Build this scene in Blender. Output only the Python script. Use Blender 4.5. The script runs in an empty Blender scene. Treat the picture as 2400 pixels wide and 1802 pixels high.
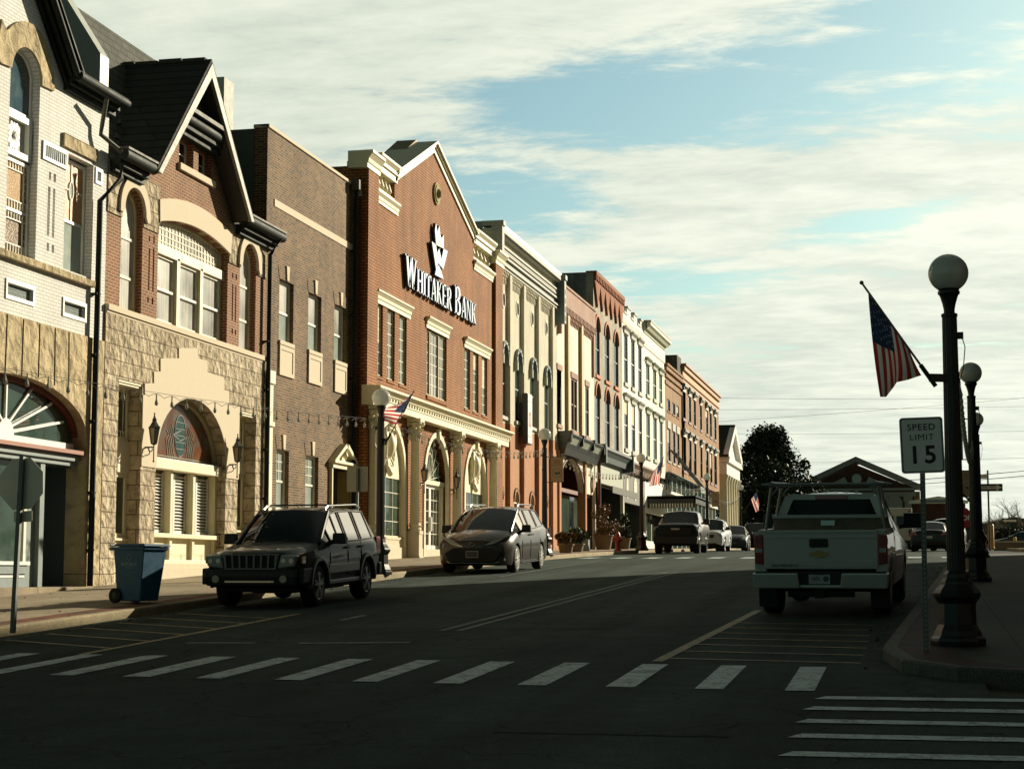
import bpy, bmesh, math, random
from mathutils import Vector, Matrix
from mathutils.geometry import tessellate_polygon
R = math.radians
random.seed(7)
S = bpy.context.scene
C = S.collection
# ------------------------------------------------------------------ camera (the street runs along +Y, camera is the origin)
FOC = 4107.0
YAW = math.atan(930/FOC); PITCH = math.atan(444/FOC)
cd = bpy.data.cameras.new('camera'); cam = bpy.data.objects.new('camera', cd); C.objects.link(cam)
cd.sensor_width = 36; cd.lens = FOC/2400*36; cd.clip_start = 0.1; cd.clip_end = 3000
cam.rotation_euler = (R(90)+PITCH, 0, YAW)
S.camera = cam
# ------------------------------------------------------------------ light
SUN_AZ = R(32); SUN_EL = R(20)
S.view_settings.view_transform = 'Standard'; S.view_settings.look = 'None'
S.view_settings.exposure = 0.58; S.view_settings.gamma = 1.0
S.cycles.max_bounces = 6; S.cycles.diffuse_bounces = 3; S.cycles.glossy_bounces = 3; S.cycles.transparent_max_bounces = 6
sl = bpy.data.lights.new('sun', 'SUN'); sl.energy = 5.0; sl.angle = R(0.5); sl.color = (1.0, 0.89, 0.67)
so = bpy.data.objects.new('sun', sl); C.objects.link(so)
sdir = Vector((math.sin(SUN_AZ)*math.cos(SUN_EL), math.cos(SUN_AZ)*math.cos(SUN_EL), math.sin(SUN_EL)))
so.rotation_euler = sdir.to_track_quat('Z', 'Y').to_euler(); so.location = (30, 40, 40)
W = bpy.data.worlds.new('World'); S.world = W; W.use_nodes = True
nt = W.node_tree; nt.nodes.clear()
def N(nt, typ, **k):
    n = nt.nodes.new(typ)
    for a, b in k.items():
        if a.startswith('i_'):
            key = a[2:]; key = int(key) if key.isdigit() else key.replace('_', ' ')
            n.inputs[key].default_value = b
        else: setattr(n, a, b)
    return n
def MA(nt, op, a, b=None, c=None, clamp=False):
    n = nt.nodes.new('ShaderNodeMath'); n.operation = op; n.use_clamp = clamp
    for i, v in enumerate((a, b, c)):
        if v is None: continue
        if isinstance(v, (int, float)): n.inputs[i].default_value = v
        else: nt.links.new(v, n.inputs[i])
    return n.outputs[0]
def ramp(nt, fac, stops, interp='LINEAR'):
    n = nt.nodes.new('ShaderNodeValToRGB'); n.color_ramp.interpolation = interp
    el = n.color_ramp.elements
    while len(el) < len(stops): el.new(0.5)
    for e, (p, c) in zip(el, stops):
        e.position = p; e.color = (c, c, c, 1) if isinstance(c, (int, float)) else (*c, 1)
    nt.links.new(fac, n.inputs[0]); return n.outputs[0]
def mixc(nt, f, a, b, blend='MIX'):
    n = nt.nodes.new('ShaderNodeMix'); n.data_type = 'RGBA'; n.blend_type = blend
    for i, v in ((0, f), (6, a), (7, b)):
        if isinstance(v, (int, float)): n.inputs[i].default_value = v
        elif isinstance(v, tuple): n.inputs[i].default_value = (*v, 1)
        else: nt.links.new(v, n.inputs[i])
    return n.outputs[2]
sky = N(nt, 'ShaderNodeTexSky', sky_type='NISHITA', sun_disc=False, sun_elevation=SUN_EL, sun_rotation=SUN_AZ,
        altitude=200, air_density=1.0, dust_density=1.6, ozone_density=2.0)
tc = N(nt, 'ShaderNodeTexCoord'); sp = N(nt, 'ShaderNodeSeparateXYZ'); nt.links.new(tc.outputs['Generated'], sp.inputs[0])
x, y, z = sp.outputs
az = MA(nt, 'ARCTAN2', x, y); el_ = MA(nt, 'ARCSINE', z)
zz = MA(nt, 'ADD', MA(nt, 'MAXIMUM', z, 0.0), 0.10)
cb = N(nt, 'ShaderNodeCombineXYZ')
nt.links.new(MA(nt, 'DIVIDE', x, zz), cb.inputs[0]); nt.links.new(MA(nt, 'DIVIDE', y, zz), cb.inputs[1])
mp = N(nt, 'ShaderNodeMapping'); mp.inputs['Rotation'].default_value = (0, 0, R(-38)); mp.inputs['Scale'].default_value = (0.8, 1.5, 1)
mp.inputs['Location'].default_value = (3.1, 1.7, 0)
nt.links.new(cb.outputs[0], mp.inputs[0])
n1 = N(nt, 'ShaderNodeTexNoise', i_Scale=0.9, i_Detail=9.0, i_Roughness=0.58, i_Distortion=0.35); nt.links.new(mp.outputs[0], n1.inputs['Vector'])
n2 = N(nt, 'ShaderNodeTexNoise', i_Scale=5.5, i_Detail=10.0, i_Roughness=0.66, i_Distortion=0.2); nt.links.new(mp.outputs[0], n2.inputs['Vector'])
def blob(a0, e0, sa, se, tilt=0.0):
    da = MA(nt, 'SUBTRACT', az, R(a0)); de = MA(nt, 'SUBTRACT', MA(nt, 'SUBTRACT', el_, R(e0)), MA(nt, 'MULTIPLY', da, tilt))
    q = MA(nt, 'ADD', MA(nt, 'POWER', MA(nt, 'ABSOLUTE', MA(nt, 'DIVIDE', da, R(sa))), 2.0), MA(nt, 'POWER', MA(nt, 'ABSOLUTE', MA(nt, 'DIVIDE', de, R(se))), 2.0))
    return MA(nt, 'EXPONENT', MA(nt, 'MULTIPLY', q, -1.0))
# clear windows in the cloud: (azimuth, elevation, widths, tilt)
bl = None
for b in ((-6.5, 15.8, 8.5, 2.2, 0.05), (1.5, 17.3, 7, 3.4, 0.05), (-13, 12.0, 4.2, 2.1, -0.15), (-8.0, 9.6, 6.0, 1.1, 0.0), (-1.0, 11.0, 4.5, 0.9, 0.1), (-11.0, 8.4, 5, 1.0, -0.2), (-24, 18.9, 3.5, .5, 0)):
    v = blob(*b); bl = v if bl is None else MA(nt, 'MAXIMUM', bl, v)
cov = MA(nt, 'SUBTRACT', MA(nt, 'ADD', MA(nt, 'MULTIPLY', n1.outputs[0], 1.0), MA(nt, 'MULTIPLY', n2.outputs[0], 0.85)), MA(nt, 'MULTIPLY', bl, 0.46))
cm = ramp(nt, cov, [(0.52, 0.0), (0.76, 1.0)], 'EASE')
ccol = mixc(nt, ramp(nt, MA(nt, 'ADD', MA(nt, 'MULTIPLY', n2.outputs[0], .6), MA(nt, 'MULTIPLY', n1.outputs[0], .4)), [(.36, 0.0), (.60, 1.0)]), (0.585, 0.63, 0.60), (0.84, 0.85, 0.78))
# cloud tint by sun angle; teal behind the camera is added as fill
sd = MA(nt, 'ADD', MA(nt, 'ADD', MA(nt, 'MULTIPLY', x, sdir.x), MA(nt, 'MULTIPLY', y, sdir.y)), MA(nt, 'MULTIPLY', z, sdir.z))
glow = ramp(nt, sd, [(0.0, (.085, .165, .155)), (0.32, (.07, .125, .12)), (0.45, (.20, .26, .25)), (0.53, (.64, .67, .60)), (0.80, (.74, .76, .70)), (0.91, (.84, .85, .78)), (0.96, (.55, .57, .52))])  # last stop dims the unseen sky round the sun to lower the fill
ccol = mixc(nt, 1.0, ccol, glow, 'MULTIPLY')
over = ramp(nt, z, [(0.33, 1.0), (0.55, 0.22)])       # unseen sky overhead dimmed, clouds and clear alike, to cut the fill light
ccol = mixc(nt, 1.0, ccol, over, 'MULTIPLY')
bank = ramp(nt, MA(nt, 'DIVIDE', az, R(90)), [(0.07, 1.0), (0.20, 0.55)])       # unseen sky right of view dimmed to cut fill light; not a cloud bank
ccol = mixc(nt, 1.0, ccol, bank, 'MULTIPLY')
bg1 = N(nt, 'ShaderNodeBackground', i_Strength=0.070); bg2 = N(nt, 'ShaderNodeBackground', i_Strength=1.0)
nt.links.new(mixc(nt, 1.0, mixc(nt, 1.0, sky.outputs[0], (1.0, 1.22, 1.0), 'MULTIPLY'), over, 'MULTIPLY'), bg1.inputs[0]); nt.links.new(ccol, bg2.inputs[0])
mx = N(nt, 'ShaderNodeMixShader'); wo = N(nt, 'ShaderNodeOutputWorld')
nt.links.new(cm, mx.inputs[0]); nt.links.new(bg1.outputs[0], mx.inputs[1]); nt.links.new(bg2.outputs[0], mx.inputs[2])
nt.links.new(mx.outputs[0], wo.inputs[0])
# ------------------------------------------------------------------ measuring helpers
_f = (-math.sin(YAW)*math.cos(PITCH), math.cos(YAW)*math.cos(PITCH), math.sin(PITCH))
_r = (math.cos(YAW), math.sin(YAW), 0)
_u = (_r[1]*_f[2]-_r[2]*_f[1], _r[2]*_f[0]-_r[0]*_f[2], _r[0]*_f[1]-_r[1]*_f[0])
def ray(px, py):
    a = (px-1200)/FOC; b = -(py-901)/FOC
    return tuple(_r[i]*a+_u[i]*b+_f[i] for i in range(3))
WX = -16.8                                            # the building line on the left of the street
def F(px, py, w=0.0):                                 # point of the facade plane (y, z) read off the photograph
    d = ray(px, py); t = (WX+w)/d[0]; return (d[1]*t, d[2]*t)
def K(ox, oy, sc):
    return lambda x, y, w=0.0: F(ox+x/sc, oy+y/sc, w)
YS = [-80, 45, 61, 81, 115, 160, 230, 400, 900]; ZS = [-4.95, .05, .54, .98, 1.55, 2.2, 3.0, 4.2, 6]
def g0(y):
    if y >= 900: return 6.0
    for i in range(8):
        if y <= YS[i+1]: return ZS[i]+(y-YS[i])/(YS[i+1]-YS[i])*(ZS[i+1]-ZS[i])
def g(y): return (g0(y-5)+2*g0(y)+g0(y+5))/4            # height of the road
def G(px, py, dz=0.0):
    d = ray(px, py); t = 5.0
    while t < 800 and d[2]*t > g(d[1]*t)+dz: t += 0.05
    return tuple(v*t for v in d)
# ------------------------------------------------------------------ mesh helpers
ORG = {}
def root(name, label, cat, loc, rz=0.0, group=None, rx=0.0):
    o = bpy.data.objects.new(name, None); C.objects.link(o); o.location = loc; o.rotation_euler = (rx, 0, rz); o.empty_display_size = .3
    o['label'] = label; o['category'] = cat
    if group: o['group'] = group
    ORG[o.name] = Vector(loc); return o
class MB:
    def __init__(s): s.v = []; s.f = []
    def add(s, vs, fs):
        n = len(s.v); s.v += [tuple(v) for v in vs]; s.f += [tuple(i+n for i in f) for f in fs]; return s
    def box(s, x0, x1, y0, y1, z0, z1):
        if x0 > x1: x0, x1 = x1, x0
        if y0 > y1: y0, y1 = y1, y0
        if z0 > z1: z0, z1 = z1, z0
        return s.add([(x0,y0,z0),(x1,y0,z0),(x1,y1,z0),(x0,y1,z0),(x0,y0,z1),(x1,y0,z1),(x1,y1,z1),(x0,y1,z1)],
                     [(0,3,2,1),(4,5,6,7),(0,1,5,4),(1,2,6,5),(2,3,7,6),(3,0,4,7)])
    def fb(s, w0, w1, y0, y1, z0, z1):                 # box given by distance from the facade plane
        return s.box(WX+w0, WX+w1, y0, y1, z0, z1)
    def bar(s, p, q, a, b=None, up=(0,0,1)):           # rectangular bar from p to q
        b = b or a; p = Vector(p); q = Vector(q); d = (q-p).normalized(); u = Vector(up)
        if abs(d.dot(u)) > .98: u = Vector((1,0,0))
        sx = d.cross(u).normalized(); sy = sx.cross(d).normalized()
        vs = [c+sx*i*a/2+sy*j*b/2 for c in (p, q) for i, j in ((-1,-1),(1,-1),(1,1),(-1,1))]
        return s.add(vs, [(0,1,2,3),(7,6,5,4),(0,4,5,1),(1,5,6,2),(2,6,7,3),(3,7,4,0)])
    def tube(s, pts, r, n=8, caps=True):
        pts = [Vector(p) for p in pts]; rs = r if isinstance(r, (list, tuple)) else [r]*len(pts); vs = []; fs = []
        for i, p in enumerate(pts):
            d = (pts[min(i+1, len(pts)-1)]-pts[max(i-1, 0)]).normalized()
            u = Vector((0,0,1)) if abs(d.z) < .95 else Vector((1,0,0))
            a = d.cross(u).normalized(); b = a.cross(d)
            for k in range(n):
                t = 2*math.pi*k/n; vs.append(p+(a*math.cos(t)+b*math.sin(t))*rs[i])
        for i in range(len(pts)-1):
            for k in range(n): fs.append((i*n+k, i*n+(k+1)%n, (i+1)*n+(k+1)%n, (i+1)*n+k))
        if caps: fs.append(tuple(range(n-1, -1, -1))); fs.append(tuple((len(pts)-1)*n+k for k in range(n)))
        return s.add(vs, fs)
    def lathe(s, prof, c=(0,0,0), n=16, square=False, flute=0):  # profile [(radius, z)]
        vs = []; fs = []; off = math.pi/4 if square else 0; n = 4 if square else n; k2 = math.sqrt(2) if square else 1
        for r, z in prof:
            for k in range(n):
                t = 2*math.pi*k/n+off; rr = r*k2*(1-flute*(k % 2))
                vs.append((c[0]+rr*math.cos(t), c[1]+rr*math.sin(t), c[2]+z))
        for i in range(len(prof)-1):
            for k in range(n): fs.append((i*n+k, i*n+(k+1)%n, (i+1)*n+(k+1)%n, (i+1)*n+k))
        fs.append(tuple(range(n-1, -1, -1))); fs.append(tuple((len(prof)-1)*n+k for k in range(n)))
        return s.add(vs, fs)
    def ball(s, c, r, n=24, m=14, sz=1.0):
        prof = [(max(r*math.sin(math.pi*i/m), 1e-3), -r*sz*math.cos(math.pi*i/m)) for i in range(m+1)]
        return s.lathe(prof, c, n)
    def disc(s, c, r, axis, t, n=20):                  # short cylinder along axis
        a = Vector(axis).normalized(); c = Vector(c); return s.tube([c-a*t/2, c+a*t/2], r, n)
    def pr(s, poly, w0, w1, holes=(), axis='X', base=None, double=False):
        """polygon in (y,z) (axis X), (x,z) (axis Y) or (x,y) (axis Z) extruded; absolute coordinates unless base given"""
        def P(p, w):
            if axis == 'X': return (w, p[0], p[1])
            if axis == 'Y': return (p[0], w, p[1])
            return (p[0], p[1], w)
        loops = [list(poly)]+[list(h) for h in holes]
        tris = tessellate_polygon([[Vector((p[0], p[1], 0)) for p in l] for l in loops])
        allp = [p for l in loops for p in l]; n = len(allp)
        vs = [P(p, w0) for p in allp]+[P(p, w1) for p in allp]; fs = []
        for t in tris: fs.append(tuple(t)); fs.append(tuple(i+n for i in reversed(t)))
        k = 0
        for l in loops:
            m = len(l)
            for i in range(m): fs.append((k+i, k+(i+1) % m, n+k+(i+1) % m, n+k+i))
            k += m
        return s.add(vs, fs)
    def fp(s, poly, w0, w1, holes=()): return s.pr(poly, WX+w0, WX+w1, holes)
    def build(s, name, m, parent=None, smooth=False, label=None, local=False, kind=None, cat=None, group=None, bevel=0, recalc=True, org=None):
        me = bpy.data.meshes.new(name); o0 = org if org is not None else (Vector((0,0,0)) if (local or parent is None) else ORG[parent.name])
        o0 = Vector(o0)
        me.from_pydata([Vector(v)-o0 for v in s.v], [], s.f)
        if recalc or bevel:
            bm = bmesh.new(); bm.from_mesh(me)
            bmesh.ops.remove_doubles(bm, verts=bm.verts, dist=1e-5)
            bmesh.ops.recalc_face_normals(bm, faces=bm.faces)
            if bevel:
                ed = [e for e in bm.edges if len(e.link_faces) == 2 and e.calc_face_angle(0) > R(40)]
                bmesh.ops.bevel(bm, geom=ed, offset=bevel, segments=2, affect='EDGES', profile=.6, clamp_overlap=True)
            bm.to_mesh(me); bm.free()
        for mm in (m if isinstance(m, (list, tuple)) else [m]): me.materials.append(mm)
        if smooth:
            me.shade_smooth(); me.set_sharp_from_angle(angle=R(38 if smooth is True else smooth))
        o = bpy.data.objects.new(name, me); C.objects.link(o)
        if parent is not None: o.parent = parent; ORG[o.name] = (ORG[parent.name] if not local else Vector((0,0,0)))
        elif org is not None: o.location = org
        if label: o['label'] = label
        if cat: o['category'] = cat
        if kind: o['kind'] = kind
        if group: o['group'] = group
        return o
def components(b):
    par = list(range(len(b.v)))
    def find(i):
        while par[i] != i: par[i] = par[par[i]]; i = par[i]
        return i
    for f in b.f:
        r = find(f[0])
        for i in f[1:]: par[find(i)] = r
    gr = {}
    for f in b.f: gr.setdefault(find(f[0]), []).append(f)
    out = []
    for fs in gr.values():
        idx = sorted({i for f in fs for i in f}); mp_ = {i: k for k, i in enumerate(idx)}; c = MB(); c.v = [b.v[i] for i in idx]; c.f = [tuple(mp_[i] for i in f) for f in fs]; out.append(c)
    return out
def kids(o): return [c for c in bpy.data.objects if c.parent == o]
def dup(o, loc=None, rz=None, label=None, parent=None, rx=None, scale=None):
    c = o.copy(); C.objects.link(c)
    if parent is not None: c.parent = parent
    if loc is not None: c.location = loc
    if rz is not None: c.rotation_euler.z = rz
    if rx is not None: c.rotation_euler.x = rx
    if scale is not None: c.scale = scale
    if label: c['label'] = label
    for k in kids(o): dup(k, parent=c)
    return c
def arc(cy, cz, ry, rz, a0, a1, n):
    return [(cy+ry*math.cos(R(a0+(a1-a0)*i/n)), cz+rz*math.sin(R(a0+(a1-a0)*i/n))) for i in range(n+1)]
def seg_arch(y0, y1, zs, zc, n=14):                    # points of a segmental arch from (y1,zs) over crown zc to (y0,zs)
    h = zc-zs; w = (y1-y0)/2; rr = (w*w+h*h)/(2*h); cz = zc-rr; a = math.degrees(math.asin(min(1, w/rr)))
    if h > w: return [(p[0], p[1]) for p in arc((y0+y1)/2, zs, w, h, 0, 180, n)]
    return arc((y0+y1)/2, cz, rr, rr, 90-a, 90+a, n)
def rect(y0, y1, z0, z1): return [(y0,z0),(y1,z0),(y1,z1),(y0,z1)]
def archp(y0, y1, z0, zs, zc, n=14): return [(y0,z0),(y1,z0)]+seg_arch(y0, y1, zs, zc, n)
def text_obj(txt, size, m, parent=None, loc=(0,0,0), rot=(0,0,0), ext=.003, off=0.0, name='lettering', sx=1.0, align='CENTER', space=1.0):
    cu = bpy.data.curves.new('t', 'FONT'); cu.body = txt; cu.size = size; cu.extrude = ext; cu.offset = off; cu.align_x = align; cu.align_y = 'CENTER'; cu.space_character = space
    cu.resolution_u = 4
    t = bpy.data.objects.new('t', cu); C.objects.link(t); bpy.context.view_layer.update()
    me = bpy.data.meshes.new_from_object(t.evaluated_get(bpy.context.evaluated_depsgraph_get())); bpy.data.objects.remove(t); me.name = name
    me.materials.clear(); me.materials.append(m)
    mt = Matrix.Translation(loc) @ Matrix.LocRotScale(None, __import__('mathutils').Euler(rot), (sx,1,1)); me.transform(mt)
    o = bpy.data.objects.new(name, me); C.objects.link(o)
    if parent is not None: o.parent = parent
    return o
# ------------------------------------------------------------------ materials
def mat(name, col, rough=.6, metal=0.0, spec=.5, coat=0.0, bump=0.0, bscale=40, var=0.0, vscale=6, emit=None, alpha=None, coatr=.05, dirt=None):
    m = bpy.data.materials.new(name); m.use_nodes = True; nt = m.node_tree; b = nt.nodes['Principled BSDF']
    b.inputs['Base Color'].default_value = (*col, 1); b.inputs['Roughness'].default_value = rough; b.inputs['Metallic'].default_value = metal
    b.inputs['Specular IOR Level'].default_value = spec; b.inputs['Coat Weight'].default_value = coat; b.inputs['Coat Roughness'].default_value = coatr
    if var or bump or dirt:
        ge = N(nt, 'ShaderNodeNewGeometry')
    if var:
        n = N(nt, 'ShaderNodeTexNoise', i_Scale=vscale, i_Detail=6.0, i_Roughness=.65); nt.links.new(ge.outputs['Position'], n.inputs['Vector'])
        f = ramp(nt, n.outputs[0], [(.3, 0.0), (.7, 1.0)])
        c = mixc(nt, f, tuple(v*(1-var) for v in col), tuple(min(1, v*(1+var)) for v in col))
        nt.links.new(c, b.inputs['Base Color'])
        if rough < .9: nt.links.new(MA(nt, 'ADD', MA(nt, 'MULTIPLY', f, .15), rough-.07, clamp=True), b.inputs['Roughness'])
    if bump:
        n = N(nt, 'ShaderNodeTexNoise', i_Scale=bscale, i_Detail=5.0, i_Roughness=.6); nt.links.new(ge.outputs['Position'], n.inputs['Vector'])
        bu = N(nt, 'ShaderNodeBump', i_Strength=min(1, bump), i_Distance=.02*max(1, bump)); nt.links.new(n.outputs[0], bu.inputs['Height']); nt.links.new(bu.outputs[0], b.inputs['Normal'])
    return m
def wallvec(nt):
    ge = N(nt, 'ShaderNodeNewGeometry'); sp = N(nt, 'ShaderNodeSeparateXYZ'); nt.links.new(ge.outputs['Position'], sp.inputs[0])
    cb = N(nt, 'ShaderNodeCombineXYZ'); nt.links.new(MA(nt, 'ADD', sp.outputs[0], sp.outputs[1]), cb.inputs[0]); nt.links.new(sp.outputs[2], cb.inputs[1])
    return ge, cb.outputs[0]
def brick(name, c1, c2, mortar, bw=.215, rh=.072, ms=.010, rough=.85, stain=.25, odd=None, bump=.5, mortar_smooth=.1, bias=0.0, var2=.12, off=.5):
    m = bpy.data.materials.new(name); m.use_nodes = True; nt = m.node_tree; b = nt.nodes['Principled BSDF']
    ge, v = wallvec(nt)
    br = N(nt, 'ShaderNodeTexBrick', offset=off); nt.links.new(v, br.inputs['Vector'])
    br.inputs['Scale'].default_value = 1.0; br.inputs['Brick Width'].default_value = bw; br.inputs['Row Height'].default_value = rh
    br.inputs['Mortar Size'].default_value = ms; br.inputs['Mortar Smooth'].default_value = mortar_smooth; br.inputs['Bias'].default_value = bias
    br.inputs['Color1'].default_value = (*c1, 1); br.inputs['Color2'].default_value = (*c2, 1); br.inputs['Mortar'].default_value = (*mortar, 1)
    col = br.outputs['Color']
    if odd:                                           # a few bricks of another firing
        b2 = N(nt, 'ShaderNodeTexBrick', offset=off); nt.links.new(v, b2.inputs['Vector'])
        for k in ('Scale', 'Brick Width', 'Row Height'): b2.inputs[k].default_value = br.inputs[k].default_value
        b2.inputs['Mortar Size'].default_value = ms; b2.inputs['Bias'].default_value = -.72
        b2.inputs['Color1'].default_value = (0,0,0,1); b2.inputs['Color2'].default_value = (1,1,1,1); b2.inputs['Mortar'].default_value = (0,0,0,1)
        mpn = N(nt, 'ShaderNodeMapping'); mpn.inputs['Location'].default_value = (bw*34, rh*58, 0); nt.links.new(v, mpn.inputs[0]); nt.links.new(mpn.outputs[0], b2.inputs['Vector'])
        f = ramp(nt, b2.outputs['Color'], [(.25, 0.0), (.6, 1.0)])
        col = mixc(nt, f, col, odd)
    n = N(nt, 'ShaderNodeTexNoise', i_Scale=.7, i_Detail=7.0, i_Roughness=.62); nt.links.new(ge.outputs['Position'], n.inputs['Vector'])
    st = ramp(nt, n.outputs[0], [(.32, 1-stain), (.62, 1.0)])
    col = mixc(nt, 1.0, col, st, 'MULTIPLY')
    n3 = N(nt, 'ShaderNodeTexNoise', i_Scale=28.0, i_Detail=4.0); nt.links.new(ge.outputs['Position'], n3.inputs['Vector'])
    col = mixc(nt, 1.0, col, ramp(nt, n3.outputs[0], [(.3, 1-var2*2), (.7, 1.0)]), 'MULTIPLY')
    mps = N(nt, 'ShaderNodeMapping'); mps.inputs['Scale'].default_value = (2.2, 2.2, .16); nt.links.new(ge.outputs['Position'], mps.inputs[0])
    n4 = N(nt, 'ShaderNodeTexNoise', i_Scale=1.0, i_Detail=6.0, i_Roughness=.65); nt.links.new(mps.outputs[0], n4.inputs['Vector'])
    col = mixc(nt, 1.0, col, ramp(nt, n4.outputs[0], [(.36, 1-stain*.8), (.56, 1.0)]), 'MULTIPLY')      # rain streaks
    nt.links.new(col, b.inputs['Base Color']); b.inputs['Roughness'].default_value = rough; b.inputs['Specular IOR Level'].default_value = .25
    h = MA(nt, 'SUBTRACT', MA(nt, 'MULTIPLY', n3.outputs[0], .35), br.outputs['Fac'])
    bu = N(nt, 'ShaderNodeBump', i_Strength=bump, i_Distance=.012); nt.links.new(h, bu.inputs['Height']); nt.links.new(bu.outputs[0], b.inputs['Normal'])
    return m
def stone(name, c1, c2, bw=.62, rh=.34, ms=.012, mortar=(.25,.2,.13), rock=.1, noise=4.0, stain=.45):
    m = bpy.data.materials.new(name); m.use_nodes = True; nt = m.node_tree; b = nt.nodes['Principled BSDF']
    ge, v = wallvec(nt)
    br = N(nt, 'ShaderNodeTexBrick', offset=.5); nt.links.new(v, br.inputs['Vector'])
    br.inputs['Scale'].default_value = 1.0; br.inputs['Brick Width'].default_value = bw; br.inputs['Row Height'].default_value = rh; br.inputs['Mortar Size'].default_value = ms
    br.inputs['Mortar Smooth'].default_value = .3
    br.inputs['Color1'].default_value = (*c1, 1); br.inputs['Color2'].default_value = (*c2, 1); br.inputs['Mortar'].default_value = (*mortar, 1)
    n = N(nt, 'ShaderNodeTexNoise', i_Scale=noise, i_Detail=9.0, i_Roughness=.6, i_Distortion=.6); nt.links.new(ge.outputs['Position'], n.inputs['Vector'])
    n2 = N(nt, 'ShaderNodeTexNoise', i_Scale=1.1, i_Detail=5.0, i_Roughness=.7); nt.links.new(ge.outputs['Position'], n2.inputs['Vector'])
    vo = N(nt, 'ShaderNodeTexVoronoi', i_Scale=noise*1.1); nt.links.new(ge.outputs['Position'], vo.inputs['Vector'])
    col = mixc(nt, 1.0, br.outputs['Color'], ramp(nt, n.outputs[0], [(.30, 1-stain), (.55, 1.0)]), 'MULTIPLY')
    col = mixc(nt, 1.0, col, ramp(nt, n2.outputs[0], [(.3, .72), (.6, 1.0)]), 'MULTIPLY')
    nt.links.new(col, b.inputs['Base Color']); b.inputs['Roughness'].default_value = .9; b.inputs['Specular IOR Level'].default_value = .2
    h = MA(nt, 'ADD', MA(nt, 'ADD', MA(nt, 'MULTIPLY', n.outputs[0], 1.0), MA(nt, 'MULTIPLY', vo.outputs[0], .5)), MA(nt, 'MULTIPLY', br.outputs['Fac'], -.35))
    bu = N(nt, 'ShaderNodeBump', i_Strength=1.0, i_Distance=rock); nt.links.new(h, bu.inputs['Height']); nt.links.new(bu.outputs[0], b.inputs['Normal'])
    return m
M = {}
M['white_brick'] = brick('white_brick', (.88,.88,.84), (.84,.84,.80), (.52,.52,.48), ms=.006, stain=.10, bump=.7, var2=.04)
M['red_brick'] = brick('red_brick', (.34,.13,.055), (.25,.09,.042), (.52,.42,.28), ms=.010, stain=.2)
M['brown_brick'] = brick('brown_brick', (.28,.145,.065), (.085,.052,.032), (.44,.35,.22), ms=.010, stain=.3, odd=(.30,.10,.055))
M['bank_brick'] = brick('bank_brick', (.60,.255,.085), (.50,.20,.065), (.22,.09,.035), bw=.25, rh=.095, ms=.020, stain=.32, bump=.8)
M['cream_brick'] = brick('cream_brick', (.82,.78,.62), (.78,.74,.58), (.62,.58,.46), ms=.007, stain=.18, var2=.06)
M['salmon_brick'] = brick('salmon_brick', (.60,.30,.16), (.54,.26,.13), (.46,.25,.14), bw=.24, rh=.08, ms=.008, stain=.15, var2=.06)
M['pink_brick'] = brick('pink_brick', (.68,.45,.36), (.62,.40,.32), (.40,.25,.2), ms=.010, stain=.2)
M['grey_brick'] = brick('grey_brick', (.70,.65,.54), (.58,.53,.44), (.44,.39,.30), ms=.012, stain=.35, odd=(.42,.28,.19))
M['orange_brick'] = brick('orange_brick', (.64,.36,.17), (.52,.28,.13), (.30,.19,.11), bw=.24, rh=.085, ms=.016, stain=.3)
M['dark_red_brick'] = brick('dark_red_brick', (.18,.07,.05), (.14,.055,.04), (.12,.07,.055), ms=.010)
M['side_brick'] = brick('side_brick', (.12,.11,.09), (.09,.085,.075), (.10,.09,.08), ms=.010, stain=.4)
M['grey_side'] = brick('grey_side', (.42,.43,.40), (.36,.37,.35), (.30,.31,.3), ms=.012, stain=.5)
M['paver'] = brick('paver', (.26,.085,.04), (.19,.06,.03), (.12,.07,.045), bw=.2, rh=.1, ms=.008, stain=.4)
M['tan_stone'] = stone('tan_stone', (.60,.49,.30), (.54,.44,.27), bw=9, rh=9, rock=.10, noise=3.2, stain=.35)
M['quarry_stone'] = stone('quarry_stone', (.66,.56,.40), (.56,.46,.32), bw=.62, rh=.33, rock=.13, noise=4.2, stain=.55)
M['limestone'] = mat('limestone', (.66,.57,.42), .85, var=.08, vscale=3, bump=.25, bscale=18)
M['cream_trim'] = mat('cream_trim', (.74,.68,.47), .55, var=.05, bump=.1, bscale=25)
M['pale_trim'] = mat('pale_trim', (.78,.75,.62), .5, var=.04)
M['white_paint'] = mat('white_paint', (.80,.80,.76), .45, var=.03)
M['white_stucco'] = mat('white_stucco', (.86,.85,.77), .8, var=.05, vscale=1.5, bump=.15)
M['cream_stucco'] = mat('cream_stucco', (.78,.72,.56), .8, var=.07, vscale=1.5, bump=.15)
M['pale_green'] = mat('pale_green', (.74,.76,.60), .7, var=.04, vscale=1.5)
M['grey_trim'] = mat('grey_trim', (.42,.42,.37), .7, var=.08)
M['olive_trim'] = mat('olive_trim', (.40,.36,.22), .6, var=.06)
M['sage'] = mat('sage', (.33,.36,.28), .6, var=.06)
M['blue_grey'] = mat('blue_grey', (.17,.22,.22), .5, var=.06)
M['dark_metal'] = mat('dark_metal', (.018,.026,.023), .35, metal=.0, spec=.6, var=.1)
M['gutter'] = mat('gutter', (.020,.027,.023), .65, spec=.15, var=.15, vscale=3)
M['pipe'] = mat('pipe', (.10,.10,.08), .6, spec=.2, var=.1)
M['slate'] = brick('slate', (.115,.120,.095), (.085,.09,.072), (.02,.02,.018), bw=.40, rh=.22, ms=.012, stain=.2, bump=1.0)
M['dark_slate'] = brick('dark_slate', (.055,.06,.052), (.045,.05,.043), (.01,.01,.01), bw=5, rh=.22, ms=.012, stain=.2, bump=1.0)
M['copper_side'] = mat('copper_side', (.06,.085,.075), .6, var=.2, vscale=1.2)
M['roofing'] = mat('roofing', (.10,.11,.11), .7, var=.15)
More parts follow.
